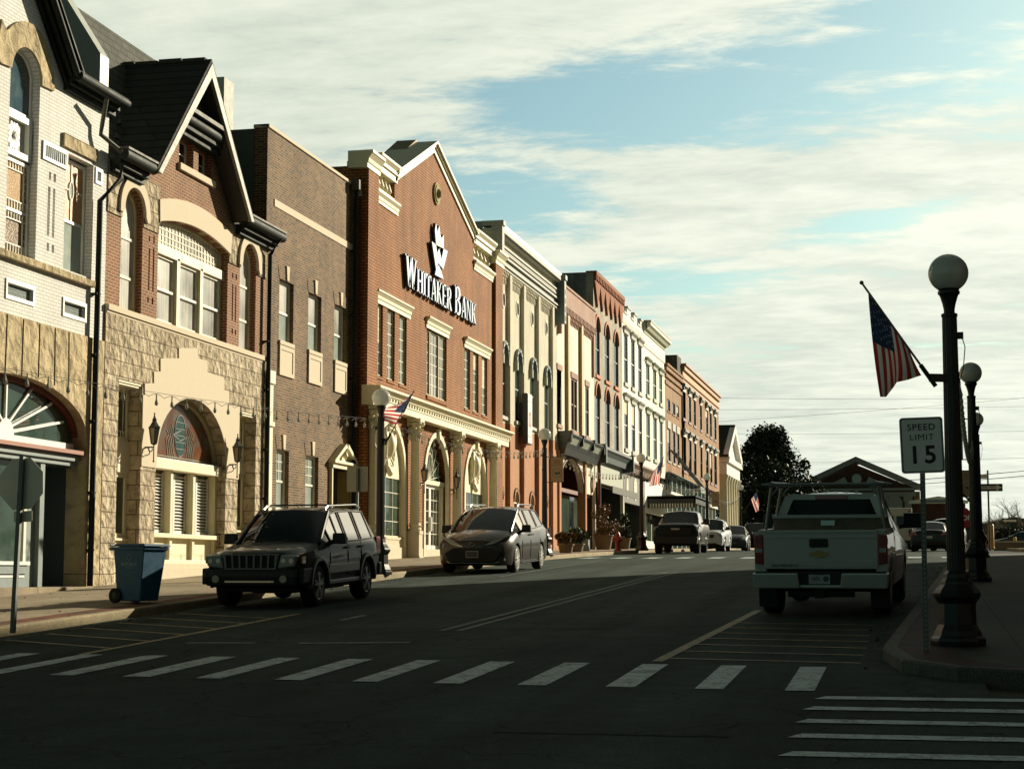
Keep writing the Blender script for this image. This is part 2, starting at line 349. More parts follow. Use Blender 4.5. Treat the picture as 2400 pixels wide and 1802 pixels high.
M['terracotta'] = mat('terracotta', (.50,.17,.07), .8, var=.15)
M['maroon'] = mat('maroon', (.16,.05,.035), .6, var=.15)
M['rust'] = mat('rust', (.30,.10,.05), .6, var=.2)
M['brownwood'] = mat('brownwood', (.20,.11,.06), .6, var=.1)
M['black_iron'] = mat('black_iron', (.012,.014,.013), .38, spec=.5, bump=.2, bscale=60)
M['black'] = mat('black', (.006,.006,.006), .7)
M['rubber'] = mat('rubber', (.015,.015,.015), .85, bump=.2)
M['glass'] = mat('glass', (.022,.028,.026), .03, spec=.6, var=.3, vscale=1.3)
M['glass_green'] = mat('glass_green', (.05,.085,.07), .05, spec=.6, var=.35, vscale=.9)
M['glass_pale'] = mat('glass_pale', (.36,.42,.37), .12, spec=.6, var=.12, vscale=2)
M['curtain'] = mat('curtain', (.62,.61,.55), .3, spec=.3, coat=1.0, var=.06, vscale=1.2)
_nt = M['curtain'].node_tree; _ge = N(_nt, 'ShaderNodeNewGeometry'); _mp = N(_nt, 'ShaderNodeMapping'); _mp.inputs['Scale'].default_value = (7, 7, .25); _nt.links.new(_ge.outputs['Position'], _mp.inputs[0])
_n = N(_nt, 'ShaderNodeTexNoise', i_Scale=1.6, i_Detail=3.0); _nt.links.new(_mp.outputs[0], _n.inputs['Vector'])      # folds of the net curtain
_n2 = N(_nt, 'ShaderNodeTexNoise', i_Scale=.55, i_Detail=2.0); _nt.links.new(_ge.outputs['Position'], _n2.inputs['Vector'])
_c = mixc(_nt, ramp(_nt, _n.outputs[0], [(.38, 0.0), (.6, 1.0)]), (.44,.44,.39), (.66,.65,.58)); _c = mixc(_nt, 1.0, _c, ramp(_nt, _n2.outputs[0], [(.40, .55), (.55, 1.0)]), 'MULTIPLY')
_nt.links.new(_c, _nt.nodes['Principled BSDF'].inputs['Base Color'])
M['gold_glass'] = mat('gold_glass', (.55,.33,.12), .35, spec=.7, bump=1.5, bscale=55, var=.45, vscale=30)
M['brown_glass'] = mat('brown_glass', (.22,.13,.06), .3, spec=.7, bump=1.2, bscale=55, var=.5, vscale=30)
M['amber_glass'] = mat('amber_glass', (.50,.24,.08), .35, spec=.6, bump=.7, bscale=50, var=.2, vscale=8)
M['asphalt'] = None
# ------------------------------------------------------------------ ground
def ground_mat(name, c, kind):
    m = bpy.data.materials.new(name); m.use_nodes = True; nt = m.node_tree; b = nt.nodes['Principled BSDF']
    ge = N(nt, 'ShaderNodeNewGeometry')
    def noise(s, d=6.0, r=.6, dist=0.0, sc=None):
        n = N(nt, 'ShaderNodeTexNoise', i_Scale=s, i_Detail=d, i_Roughness=r, i_Distortion=dist)
        if sc:
            mpn = N(nt, 'ShaderNodeMapping'); mpn.inputs['Scale'].default_value = sc; nt.links.new(ge.outputs['Position'], mpn.inputs[0]); nt.links.new(mpn.outputs[0], n.inputs['Vector'])
        else: nt.links.new(ge.outputs['Position'], n.inputs['Vector'])
        return n.outputs[0]
    big = noise(.35, 7, .62, .4); fine = noise(60, 3); mid = noise(3.0, 8, .7)
    col = mixc(nt, 1.0, tuple(c), ramp(nt, big, [(.3, .72), (.65, 1.15)]), 'MULTIPLY')
    col = mixc(nt, 1.0, col, ramp(nt, mid, [(.35, .80), (.6, 1.05)]), 'MULTIPLY')
    col = mixc(nt, 1.0, col, ramp(nt, fine, [(.32, .55), (.68, 1.4)]), 'MULTIPLY')
    h = MA(nt, 'MULTIPLY', fine, .5)
    if kind == 'asphalt':
        tr = noise(.9, 3, .5, 0, (1.3, .05, 1))       # tyre-polished bands along the street
        col = mixc(nt, 1.0, col, ramp(nt, tr, [(.35, .72), (.6, 1.15)]), 'MULTIPLY')
        vo = N(nt, 'ShaderNodeTexVoronoi', feature='DISTANCE_TO_EDGE', i_Scale=.33); 
        mpn = N(nt, 'ShaderNodeVectorMath', operation='ADD'); 
        nn = N(nt, 'ShaderNodeTexNoise', i_Scale=1.2, i_Detail=6.0); nt.links.new(ge.outputs['Position'], nn.inputs['Vector'])
        nt.links.new(ge.outputs['Position'], mpn.inputs[0]); nt.links.new(nn.outputs[1], mpn.inputs[1]); nt.links.new(mpn.outputs[0], vo.inputs['Vector'])
        ck = ramp(nt, vo.outputs[0], [(.0, .35), (.006, 1.0)])
        col = mixc(nt, 1.0, col, ck, 'MULTIPLY')
    if kind == 'concrete':
        v = N(nt, 'ShaderNodeTexBrick', offset=0.0); 
        mp2 = N(nt, 'ShaderNodeMapping'); mp2.inputs['Location'].default_value = (.35, .2, 0); nt.links.new(ge.outputs['Position'], mp2.inputs[0]); nt.links.new(mp2.outputs[0], v.inputs['Vector'])
        v.inputs['Scale'].default_value = 1.0; v.inputs['Brick Width'].default_value = 1.5; v.inputs['Row Height'].default_value = 1.5; v.inputs['Mortar Size'].default_value = .012
        v.inputs['Color1'].default_value = (1,1,1,1); v.inputs['Color2'].default_value = (.86,.86,.86,1); v.inputs['Mortar'].default_value = (.35,.35,.35,1)
        col = mixc(nt, 1.0, col, v.outputs['Color'], 'MULTIPLY')
    nt.links.new(col, b.inputs['Base Color']); b.inputs['Roughness'].default_value = .88 if kind != 'asphalt' else .9
    b.inputs['Specular IOR Level'].default_value = .3 if kind != 'asphalt' else .04
    bu = N(nt, 'ShaderNodeBump', i_Strength=.7, i_Distance=.012); nt.links.new(h, bu.inputs['Height']); nt.links.new(bu.outputs[0], b.inputs['Normal'])
    return m
M['asphalt'] = ground_mat('asphalt', (.060,.082,.073), 'asphalt')
M['concrete'] = ground_mat('concrete', (.33,.27,.18), 'concrete')
M['kerb'] = ground_mat('kerb', (.34,.28,.17), 'kerb')
M['earth'] = ground_mat('earth', (.07,.075,.035), 'earth')
def wornpaint(name, c, wear):
    m = mat(name, c, .7); nt = m.node_tree; b = nt.nodes['Principled BSDF']
    ge = N(nt, 'ShaderNodeNewGeometry'); n = N(nt, 'ShaderNodeTexNoise', i_Scale=5.0, i_Detail=10.0, i_Roughness=.75); nt.links.new(ge.outputs['Position'], n.inputs['Vector'])
    n2 = N(nt, 'ShaderNodeTexNoise', i_Scale=40.0, i_Detail=4.0); nt.links.new(ge.outputs['Position'], n2.inputs['Vector'])
    vo = N(nt, 'ShaderNodeTexVoronoi', feature='DISTANCE_TO_EDGE', i_Scale=2.2); nt.links.new(ge.outputs['Position'], vo.inputs['Vector'])
    f = ramp(nt, MA(nt, 'ADD', MA(nt, 'MULTIPLY', n.outputs[0], .8), MA(nt, 'MULTIPLY', n2.outputs[0], .25)), [(wear-.07, 0.0), (wear+.09, 1.0)])
    f = MA(nt, 'MULTIPLY', f, ramp(nt, vo.outputs[0], [(0, .2), (.02, 1.0)]))
    nt.links.new(mixc(nt, f, (.060,.080,.070), tuple(c)), b.inputs['Base Color']); return m
M['road_white'] = wornpaint('road_white', (.48,.60,.58), .45)
M['road_white_old'] = wornpaint('road_white_old', (.34,.35,.33), .56)
M['road_yellow'] = wornpaint('road_yellow', (.34,.23,.04), .50)
M['road_yellow_old'] = wornpaint('road_yellow_old', (.15,.125,.05), .66)

def sheet(name, fx0, fx1, y0, y1, dz, m, step=1.0, kind='structure'):
    b = MB(); n = max(1, int(round((y1-y0)/step))); vs = []
    for i in range(n+1):
        yy = y0+(y1-y0)*i/n
        a = fx0(yy) if callable(fx0) else fx0; c = fx1(yy) if callable(fx1) else fx1
        vs += [(a, yy, g(yy)+dz), (c, yy, g(yy)+dz)]
    b.add(vs, [(2*i, 2*i+1, 2*i+3, 2*i+2) for i in range(n)])
    return b.build(name, m, kind=kind, recalc=False)
# one sheet to the horizon
b = MB(); ys = [-80]+list(range(-78, 402, 4))+[450, 520, 600, 750, 900, 1300, 2000]; xs = [-1500, -300, -60, 60, 300, 1500]
vs = [(xx, yy, g(yy)-.06-(0 if abs(xx) < 100 else .5)) for yy in ys for xx in xs]
b.add(vs, [(i*6+j, i*6+j+1, i*6+j+7, i*6+j+6) for i in range(len(ys)-1) for j in range(5)])
b.build('ground', M['earth'], kind='structure', recalc=False)
LK = -12.27
def RK(yy): return -.33+.047*(yy-20.5) if yy >= 20.5 else -.33
sheet('road', -60, 60, -60, 16.6, -.004, M['asphalt'])
sheet('road', LK-.6, lambda yy: RK(yy)+1.0, 16.6, 66, -.004, M['asphalt'])
sheet('road', LK-.6, 60, 66, 80, -.004, M['asphalt'])
sheet('road', LK-.6, 5.0, 80, 300, -.004, M['asphalt'])
# pavements: a kerb step of 0.13 m
KH = .13
sheet('pavement_left', WX-.6, LK-.62, 8, 210, KH, M['concrete'])
sheet('pavement_brick_band', LK-.62, LK-.15, 8, 210, KH, M['paver'])
def kerb_line(name, pts, w=.16, side=1, mm=None):
    """pts: polyline of the kerb's road face (x,y)"""
    P = []
    for (a, c) in zip(pts[:-1], pts[1:]):
        n = max(1, int(math.hypot(c[0]-a[0], c[1]-a[1])/1.5))
        P += [(a[0]+(c[0]-a[0])*i/n, a[1]+(c[1]-a[1])*i/n) for i in range(n)]
    P.append(pts[-1]); vs = []; fs = []
    for i, p in enumerate(P):
        a = P[max(i-1, 0)]; c = P[min(i+1, len(P)-1)]; d = Vector((c[0]-a[0], c[1]-a[1])).normalized(); nn = Vector((d.y, -d.x))*side
        zz = g(p[1])
        prof = [(0, -.1), (.0, KH-.02), (.02, KH+.004), (w, KH+.004), (w, -.1)]
        for t, h in prof: vs.append((p[0]+nn.x*t, p[1]+nn.y*t, zz+h))
    for i in range(len(P)-1):
        for k in range(4): fs.append((i*5+k, (i+1)*5+k, (i+1)*5+k+1, i*5+k+1))
    b = MB(); b.add(vs, fs); return b.build(name, mm or M['kerb'], kind='structure')
kerb_line('kerb_left', [(LK, 8), (LK, 210)], side=-1)
# right pavement with a rounded corner
cor = [(20, 17.4), (2.6, 17.4), (1.3, 17.5), (.42, 17.9), (-.12, 18.7), (-.33, 20.2)]
rp = cor+[(RK(yy), yy) for yy in range(21, 61, 3)]+[(RK(60), 60)]+[(2.0, 62.5), (3.2, 64.0), (5.2, 64.8), (20, 64.8)]
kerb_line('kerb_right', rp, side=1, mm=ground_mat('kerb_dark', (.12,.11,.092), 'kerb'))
b = MB(); vs = []; fs = []
def rkx(yy):
    for a, c in zip(rp[:-1], rp[1:]):
        if c[1] != a[1] and min(a[1], c[1]) <= yy <= max(a[1], c[1]): return a[0]+(c[0]-a[0])*(yy-a[1])/(c[1]-a[1])
    return 20
yy = 17.42; row = []
while yy < 64.75:
    row.append(yy); yy += .25 if yy < 21 or yy > 59.5 else 1.0
sheetv = [[(rkx(v)+.15+t, v, g(v)+KH) for t in (0, .55)]+[(20, v, g(v)+KH)] for v in row]
b.add([p for r_ in sheetv for p in r_], [(i*3+1, i*3+2, i*3+5, i*3+4) for i in range(len(row)-1)])
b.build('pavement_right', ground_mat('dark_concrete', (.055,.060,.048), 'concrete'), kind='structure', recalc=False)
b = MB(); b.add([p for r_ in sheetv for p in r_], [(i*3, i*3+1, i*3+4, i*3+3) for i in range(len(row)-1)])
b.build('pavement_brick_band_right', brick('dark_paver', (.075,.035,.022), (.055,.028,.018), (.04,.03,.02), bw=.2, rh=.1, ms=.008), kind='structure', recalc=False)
sheet('pavement_far', 5.3, 40, 80.5, 200, KH, M['concrete'], 2)
kerb_line('kerb_far', [(40, 80.4), (6.4, 80.4), (5.4, 80.9), (5.0, 82), (5.0, 200)], side=-1)
# repairs let into the asphalt
M['patch'] = ground_mat('patch', (.054,.072,.064), 'asphalt'); M['seal'] = mat('crack_seal', (.022,.026,.024), .9, spec=.1)
for (x0_, x1_, y0_, y1_) in ((-5.6, -4.1, 24.5, 27.2), (-8.9, -7.9, 12.2, 13.5), (-3.2, -1.4, 13.4, 14.8), (-7.4, -5.9, 33.5, 38.0), (-1.6, -.2, 22.5, 24.0)):
    b = MB(); n = 6; b.add([(x, y_, g(y_)+.0005) for k in range(n+1) for y_ in (y0_+(y1_-y0_)*k/n,) for x in (x0_+.06*math.sin(k*2.1), x1_+.05*math.cos(k*1.7))], [(2*k, 2*k+1, 2*k+3, 2*k+2) for k in range(n)]); b.build('road_patch', M['patch'], kind='structure', recalc=False)
rnd = random.Random(11)
for (x_, y_, dx, dy, n) in ((-6.9, 20.5, .06, 1, 16), (-4.4, 27, .1, 1, 20), (-7, 13.4, 1, .1, 7)):
    b = MB(); L = [(x_, y_)]
    for k in range(n): x_ += dx*.9+rnd.uniform(-.16, .16); y_ += dy*.9+rnd.uniform(-.12, .12); L.append((x_, y_))
    for (a0, a1), (c0, c1) in zip(L[:-1], L[1:]):
        d = Vector((c0-a0, c1-a1)).normalized(); q = Vector((d.y, -d.x))*rnd.uniform(.005, .010); b.add([(a0-q.x, a1-q.y, g(a1)+.0012), (a0+q.x, a1+q.y, g(a1)+.0012), (c0+q.x, c1+q.y, g(c1)+.0012), (c0-q.x, c1-q.y, g(c1)+.0012)], [(0, 1, 2, 3)])
    b.build('sealed_crack', M['seal'], kind='structure', recalc=False)
# painted markings
def quad_mark(bb, pts, dz=.004):                      # polygon given on the road in metres, split along y to follow the slope
    bb.add([(p[0], p[1], g(p[1])+dz) for p in pts], [tuple(range(len(pts)))])
def line_mark(bb, a, c, w):
    d = Vector((c[0]-a[0], c[1]-a[1])); L = d.length; d.normalize(); nn = Vector((d.y, -d.x))*w/2; n = max(1, int(L/2))
    for i in range(n):
        p = Vector(a[:2])+d*L*i/n; q = Vector(a[:2])+d*L*(i+1)/n
        quad_mark(bb, [p-nn, p+nn, q+nn, q-nn])
b = MB()
for i in range(13):
    x0 = -1.17-.862*i+random.uniform(-.02, .02); y0 = 16.72+.055*i; y1 = y0+2.42
    w = .29+random.uniform(-.02, .02)
    quad_mark(b, [(x0, y0), (x0+w, y0), (x0+w, (y0+y1)/2), (x0, (y0+y1)/2)]); quad_mark(b, [(x0, (y0+y1)/2), (x0+w, (y0+y1)/2), (x0+w, y1), (x0, y1)])
b.build('crosswalk_markings', M['road_white'], kind='structure', recalc=False)
b = MB()
line_mark(b, (-7.7, 21.6), (-6.3, 21.9), .16); line_mark(b, (-9.2, 21.5), (-8.3, 21.6), .14)
for k in range(7): line_mark(b, (-8.6+.5*k*2.1, 26+3*k), (-8.6+.5*k*2.1, 27.2+3*k), .1) if k < 1 else None
b.build('old_crosswalk_markings', M['road_white_old'], kind='structure', recalc=False)
b = MB()
for y0 in (16.05, 15.22, 14.33, 13.42, 12.45, 11.6, 10.7):
    xx = -.78 if y0 > 16 else -.84
    for k in range(8):
        xa = xx+k*1.0; xb = xa+1.0; s_ = -.09 if k == 0 else 0
        quad_mark(b, [(xa+s_, y0), (xb, y0), (xb, y0+.24), (xa, y0+.24)])
b.build('side_crosswalk_markings', M['road_white'], kind='structure', recalc=False)
b = MB()
for k in range(12): xa = -11.6+k*1.15; quad_mark(b, [(xa, 61.6), (xa+.5, 61.6), (xa+.5, 64.2), (xa, 64.2)])
b.build('far_crosswalk_markings', M['road_white'], kind='structure', recalc=False)
b = MB()
line_mark(b, (-9.78, 19.7), (-9.82, 27.5), .12)
for k in range(6): line_mark(b, (-9.85, 20.6+k*1.15), (-11.9, 21.7+k*1.15), .10)
line_mark(b, (-2.78, 19.6), (-2.44, 29.0), .13)
for k in range(7): line_mark(b, (-2.70+.035*k, 20.0+k*1.0), (-.55, 19.65+k*1.0), .09)
b.build('yellow_bay_markings', M['road_yellow'], kind='structure', recalc=False)
b = MB()
for xo in (-6.45, -6.20): line_mark(b, (xo, 24), (xo+.35, 45), .09)
line_mark(b, (-9.85, 42), (-9.9, 58), .1)
b.build('yellow_centre_lines', M['road_yellow_old'], kind='structure', recalc=False)
b = MB()
for k in range(1, 4): line_mark(b, (-9.9, 30.6+k*7.2), (-11.9, 30.6+k*7.2), .1)
b.build('parking_bay_lines', M['road_white_old'], kind='structure', recalc=False)
# ------------------------------------------------------------------ facade helpers
SPLIT = {'corner_pier': 'corner_pier', 'brick_pier': 'brick_pier', 'snow_guards': 'snow_guard', 'recess_backing': 'recess_backing', 'voussoir_joints': 'voussoir_joint', 'posts': 'post', 'shopfront_posts': 'post', 'dentils': 'dentil', 'console': 'console', 'cornice_panel': 'cornice_panel',
         'flat_arch': 'flat_arch', 'pier_slots': 'pier_slot', 'parapet': 'parapet', 'ridge_tiles': 'ridge_tile', 'bed': 'bed_side', 'corbel_drop': 'corbel_drop', 'cut_frame': 'frame', 'louvre_band': 'louvre_band', 'window_band': 'window', 'pilaster_strip': 'pilaster', 'mullions': 'mullion', 'base_panel': 'base_panel', 'door_handles': 'door_handle'}
def part(bb, name, m, parent, **k):
    mm = M[m] if isinstance(m, str) else m
    if name in SPLIT:
        cs = components(bb)
        if 1 < len(cs) <= 90:
            for c in cs: o = c.build(SPLIT[name], mm, parent, **k)
            return o
    return bb.build(name, mm, parent, **k)
def band(p, q, t0, t1):                               # strip parallel to the line p->q, offset to its left by t0..t1
    d = Vector((q[0]-p[0], q[1]-p[1])).normalized(); n = Vector((-d.y, d.x))
    return [(p[0]+n.x*t0, p[1]+n.y*t0), (q[0]+n.x*t0, q[1]+n.y*t0), (q[0]+n.x*t1, q[1]+n.y*t1), (p[0]+n.x*t1, p[1]+n.y*t1)]
def win(P, y0, y1, z0, z1, zc=None, w=-.14, fr=.07, fm='pale_trim', gm='curtain', rails=(), mull=(), grid=None, sill=None, name='window', label=None, lower=None, gridm=None, dp=.06):
    """one window: the frame is the part, its pane(s), sill and muntins are its sub-parts"""
    zc_ = zc if zc is not None else z1
    def shape(i): return archp(y0+i, y1-i, z0+i, z1 if zc is not None else z1-i, zc_-i) if zc is not None else rect(y0+i, y1-i, z0+i, z1-i)
    b = MB(); b.fp(shape(0), w, w+dp, [shape(fr)])
    for m_ in mull: b.fb(w, w+dp+.02, m_-.045, m_+.045, z0+fr, (z1 if zc is None else z1))
    for r_ in rails: b.fb(w, w+dp-.015, y0+fr, y1-fr, r_-.03, r_+.03)
    fo = part(b, name, fm, P, label=label)
    if lower:                                         # another glass below the meeting rail
        rz = rails[0]; b = MB(); 
        b.fp((archp(y0+fr/2, y1-fr/2, rz, z1, zc_-fr/2) if zc is not None else rect(y0+fr/2, y1-fr/2, rz, z1-fr/2)), w+.004, w+.02); part(b, 'pane', gm, fo)
        b = MB(); b.fp(rect(y0+fr/2, y1-fr/2, z0+fr/2, rz-.002), w+.002, w+.014); part(b, 'pane', lower, fo)
    else:
        b = MB(); b.fp(shape(fr/2), w+.004, w+.02); part(b, 'pane', gm, fo)
    if name == 'window' and gm in ('glass', 'glass_pale', 'glass_green') and zc is None and random.random() < .3:      # a blind drawn part of the way
        b = MB(); b.fb(w+.021, w+.026, y0+fr*.8, y1-fr*.8, z1-fr-(z1-z0)*random.choice((.25, .4, .5)), z1-fr*.8); part(b, 'blind', random.choice(('curtain', 'grey_trim', 'limestone')), fo)
    if grid:
        ny, nz, za, zb = grid if len(grid) == 4 else (*grid, z0+fr, z1-fr); b = MB()
        for i in range(1, ny):
            yy = y0+fr+(y1-y0-2*fr)*i/ny; top = zb
            if zc is not None and zb > z1: 
                t = abs((yy-(y0+y1)/2)/((y1-y0)/2)); top = z1+(zc_-z1)*math.sqrt(max(0, 1-t*t))-fr
            b.fb(w+.015, w+.036, yy-.011, yy+.011, za, top)
        for j in range(1, nz):
            zq = za+(zb-za)*j/nz
            ya, yb = y0+fr, y1-fr
            if zc is not None and zq > z1:
                t = (zq-z1)/(zc_-z1); hw = (y1-y0)/2*math.sqrt(max(0, 1-t*t)); ya = max(ya, (y0+y1)/2-hw+fr*.8); yb = min(yb, (y0+y1)/2+hw-fr*.8)
            if yb > ya: b.fb(w+.013, w+.034, ya, yb, zq-.011, zq+.011)
        if b.f: part(b, 'muntins', gridm or fm, fo)
    if sill:
        sm, pj, h, ov = sill; b = MB(); b.fb(w+.02, pj, y0-ov, y1+ov, z0-h, z0+.012); part(b, 'sill', sm, fo, bevel=.008)
    return fo
def cornice(b, y0, y1, zb, prof, wret=0.0):           # moulded horizontal band: prof = [(w, z above zb)] open profile, returned at the ends
    pts = [(WX+w_, zb+h) for w_, h in prof]; b.pr(pts, y0, y1, axis='Y')
def body(P, y0, y1, zt, m, depth=13.0, roof='roofing', wf=-.4, z0=-2.0, name='side_wall'):
    b = MB(); b.fb(wf, -depth, y0, y1, z0, zt); part(b, name, m, P)
    b = MB(); b.fb(wf-.3, -depth+.3, y0+.3, y1-.3, zt, zt+.02); part(b, 'roof', roof, P)

# ================================================================== 1. white brick house with stone arch
q1 = K(0, 0, 4.153); q1b = K(0, 380, 4.153); q1c = K(0, 760, 4.153); q1d = K(0, 1100, 4.153)
YB1 = F(245, 700)[0]
B1 = root('brick_house', 'white painted brick house with round stone arch shopfront at the left edge', 'building', (WX, 32, -.3))
za = q1(640, 870)[1]; ya = q1(640, 870)[0]; yb_, zb_ = q1(345, 0); sl_ = (zb_-za)/(yb_-ya); yap = 30.6; zap = za+sl_*(yap-ya)
y0w = 26.5
A0, A1 = q1(97, 900)[0], q1(390, 900)[0]; Asp = q1(388, 760)[1]; Acr = q1(240, 465)[1]; Abt = q1b(355, 960)[1]
Bw0, Bw1 = q1b(628, 500)[0], q1b(898, 500)[0]; Bt = q1(662, 1490)[1]; Bb = q1b(612, 1035)[1]
bz = q1c(940, 150)[1]                                 # top of the stone ground floor
def slits(q, segs): return [rect(q(xa, ya_)[0], q(xb, ya_)[0], q(xa, yb2)[1], q(xa, ya_)[1]) for xa, xb, ya_, yb2 in segs]
SL = slits(q1b, [(478, 499, 92, 168), (522, 547, 110, 192), (468, 493, 238, 716), (517, 540, 258, 738), (456, 478, 785, 860), (504, 528, 805, 880)])
pan = [rect(q1b(68, 1150)[0], q1b(318, 1150)[0], q1b(68, 1290)[1], q1b(68, 1170)[1]), rect(q1b(620, 1340)[0], q1b(822, 1340)[0], q1b(620, 1465)[1], q1b(620, 1350)[1])]
sq = rect(q1b(938, 90)[0], q1b(980, 90)[0], q1b(940, 180)[1], q1b(938, 85)[1])
vent = rect(q1(425, 1450)[0], q1(637, 1450)[0], q1(427, 1520)[1], q1(427, 1405)[1])
b = MB(); b.fp([(y0w, bz), (YB1, bz), (YB1, za+.05), (ya, za+.05), (yap, zap), (y0w, zap+sl_*(yap-y0w)*1.0 if False else za+3.2)], -.4, 0,
               [archp(A0, A1, Abt, Asp, Acr), rect(Bw0, Bw1, Bb, Bt), sq, vent]+SL+pan)
part(b, 'wall', 'white_brick', B1)
b = MB()
for h in SL+[sq]: b.fp([(p[0]+(.004 if i in (0, 3) else -.004), p[1]) for i, p in enumerate(h)], -.40, -.12)
part(b, 'recess_backing', 'black', B1)
for h in pan:
    (a0, c0), (a1, _), (_, c1), _ = h
    b = MB(); b.fp(rect(a0-.002, a1+.002, c0-.002, c1+.002), -.3, -.06); po = part(b, 'blind_panel', 'grey_brick' if False else brick('grey_painted_brick', (.30,.35,.34), (.27,.32,.31), (.16,.19,.19), ms=.007), B1)
    b = MB(); b.fp(rect(a0-.06, a1+.08, c0-.08, c1+.08), .0, .025, [rect(a0, a1, c0, c1)]); part(b, 'frame', 'white_paint', po, bevel=.006)
(a0, c0), (a1, _), (_, c1), _ = vent
b = MB(); b.fp(rect(a0-.06, a1+.06, c0-.07, c1+.07), -.02, .035, [rect(a0, a1, c0, c1)]); vo_ = part(b, 'vent', 'white_paint', B1)
b = MB()
for i in range(11): yy = a0+(a1-a0)*(i+.5)/11; b.fb(-.02, .03, yy-.012, yy+.012, c0, c1)
part(b, 'grille', 'blue_grey', vo_)
b = MB(); b.fb(-.3, -.06, a0-.01, a1+.01, c0-.01, c1+.01); part(b, 'backing', 'black', vo_)
(a0, c0), (a1, _), (_, c1), _ = sq
b = MB(); b.fp(rect(a0-.06, a1+.06, c0-.07, c1+.07), -.0, .025, [rect(a0, a1, c0, c1)]); part(b, 'vent_frame', 'white_paint', B1)
# arched window, rosette panel and stained glass below
zp1 = q1(97, 1037)[1]; zp0 = q1(92, 1465)[1]
sky_glass = mat('sky_glass', (.02, .06, .08), .04, spec=.8, var=.5, vscale=.8)
win(B1, A0, A1, zp1, Asp, Acr, w=-.22, fr=.07, fm='white_paint', gm=sky_glass, name='arched_window')
b = MB(); b.fp(rect(A0, A1-.05, zp0, zp1), -.26, -.12, [rect(A0+.1, A1-.17, zp0+.12, zp1-.12)]); ro = part(b, 'rosette_panel', 'white_paint', B1)
b = MB(); b.fb(-.27, -.22, A0+.09, A1-.16, zp0+.11, zp1-.11); part(b, 'backing', 'grey_trim', ro)
b = MB(); cyy = (A0+A1-.07)/2; czz = (zp0+zp1)/2
for k in range(12):
    t = k*math.pi/6; rr = .24 if k % 3 else .20
    pts = [(cyy+math.cos(t)*rr*u_+math.cos(t+1.57)*v_, czz+1.25*(math.sin(t)*rr*u_+math.sin(t+1.57)*v_)) for u_, v_ in ((.25, 0), (.6, .035), (.9, .05), (1.1, 0), (.9, -.05), (.6, -.035))]
    b.fp(pts, -.235, -.19)
part(b, 'petals', 'white_paint', ro, bevel=.01)
b = MB(); b.disc((WX-.19, cyy, czz), .05, (1, 0, 0), .08); part(b, 'boss', 'grey_trim', ro)
zm = q1b(75, 410)[1]
fo = win(B1, A0, A1-.02, Abt, zp0-.05, w=-.22, fr=.06, fm='white_paint', gm='gold_glass', rails=(zm,), lower='brown_glass')
b = MB()
for zz0, zz1 in ((zm+.05, zp0-.12), (Abt+.07, zm-.05)):
    ins = .14
    b.fb(-.20, -.175, A0+.05, A1-.08, zz0+ins, zz0+ins+.02); b.fb(-.20, -.175, A0+.05, A1-.08, zz1-ins, zz1-ins+.02); b.fb(-.20, -.175, A1-.22, A1-.20, zz0, zz1)
    n = int((A1-A0)/.11)
    for i in range(n): yy = A0+.08+.11*i; b.fb(-.20, -.18, yy, yy+.014, zz0, zz0+ins); b.fb(-.20, -.18, yy, yy+.014, zz1-ins, zz1)
    n = int((zz1-zz0)/.14)
    for i in range(n): b.fb(-.20, -.18, A1-.20, A1-.08, zz0+.14*i, zz0+.14*i+.014)
part(b, 'leading', 'pale_trim', fo)
zm2 = q1b(632, 530)[1]
fo = win(B1, Bw0, Bw1-.02, Bb, Bt-.05, w=-.22, fr=.06, fm='white_paint', gm='amber_glass', rails=(zm2,), lower='glass_pale')
b = MB(); cy2 = (Bw0+Bw1)/2; cz2 = (zm2+Bt)/2; ring = arc(cy2, cz2, .10, .2, 0, 360, 18)[:-1]
b.fp(ring, -.2, -.17, [arc(cy2, cz2, .08, .175, 0, 360, 18)[:-1]]); b.fb(-.2, -.18, cy2-.012, cy2+.012, zm2, cz2-.19); b.fb(-.2, -.18, cy2-.012, cy2+.012, cz2+.19, Bt-.08)
b.fb(-.2, -.18, Bw0+.05, cy2-.09, cz2-.012, cz2+.012); b.fb(-.2, -.18, cy2+.09, Bw1-.07, cz2-.012, cz2+.012)
part(b, 'leading', 'pale_trim', fo)
b = MB(); b.fp(arc(cy2, cz2, .08, .175, 0, 360, 18)[:-1], -.2, -.185); part(b, 'oval_pane', 'glass_pale', fo)
# stone dressings
hood = [(65, 290), (100, 250), (160, 215), (215, 208), (300, 240), (370, 310), (430, 420), (480, 560), (500, 700), (515, 892), (393, 835)]
b = MB(); hp = [q1(*p) for p in hood]+[p for p in seg_arch(A0, A1, Asp, Acr, 20) if p[1] > q1(393, 835)[1]]+[(A0-.02, q1(97, 660)[1]), q1(0, 620), q1(-60, 560), q1(0, 190), q1(45, 300)]
b.fp(hp, .0, .05); part(b, 'stone_hood', 'tan_stone', B1)
b = MB(); b.fb(0, .06, q1(603, 1400)[0], q1(935, 1400)[0], q1(603, 1420)[1], q1(603, 1290)[1]); part(b, 'stone_lintel', 'tan_stone', B1)
b = MB(); b.fb(0, .12, y0w, q1b(886, 1200)[0], q1b(0, 918)[1], q1b(0, 850)[1]); part(b, 'stone_sill', 'tan_stone', B1, bevel=.015)
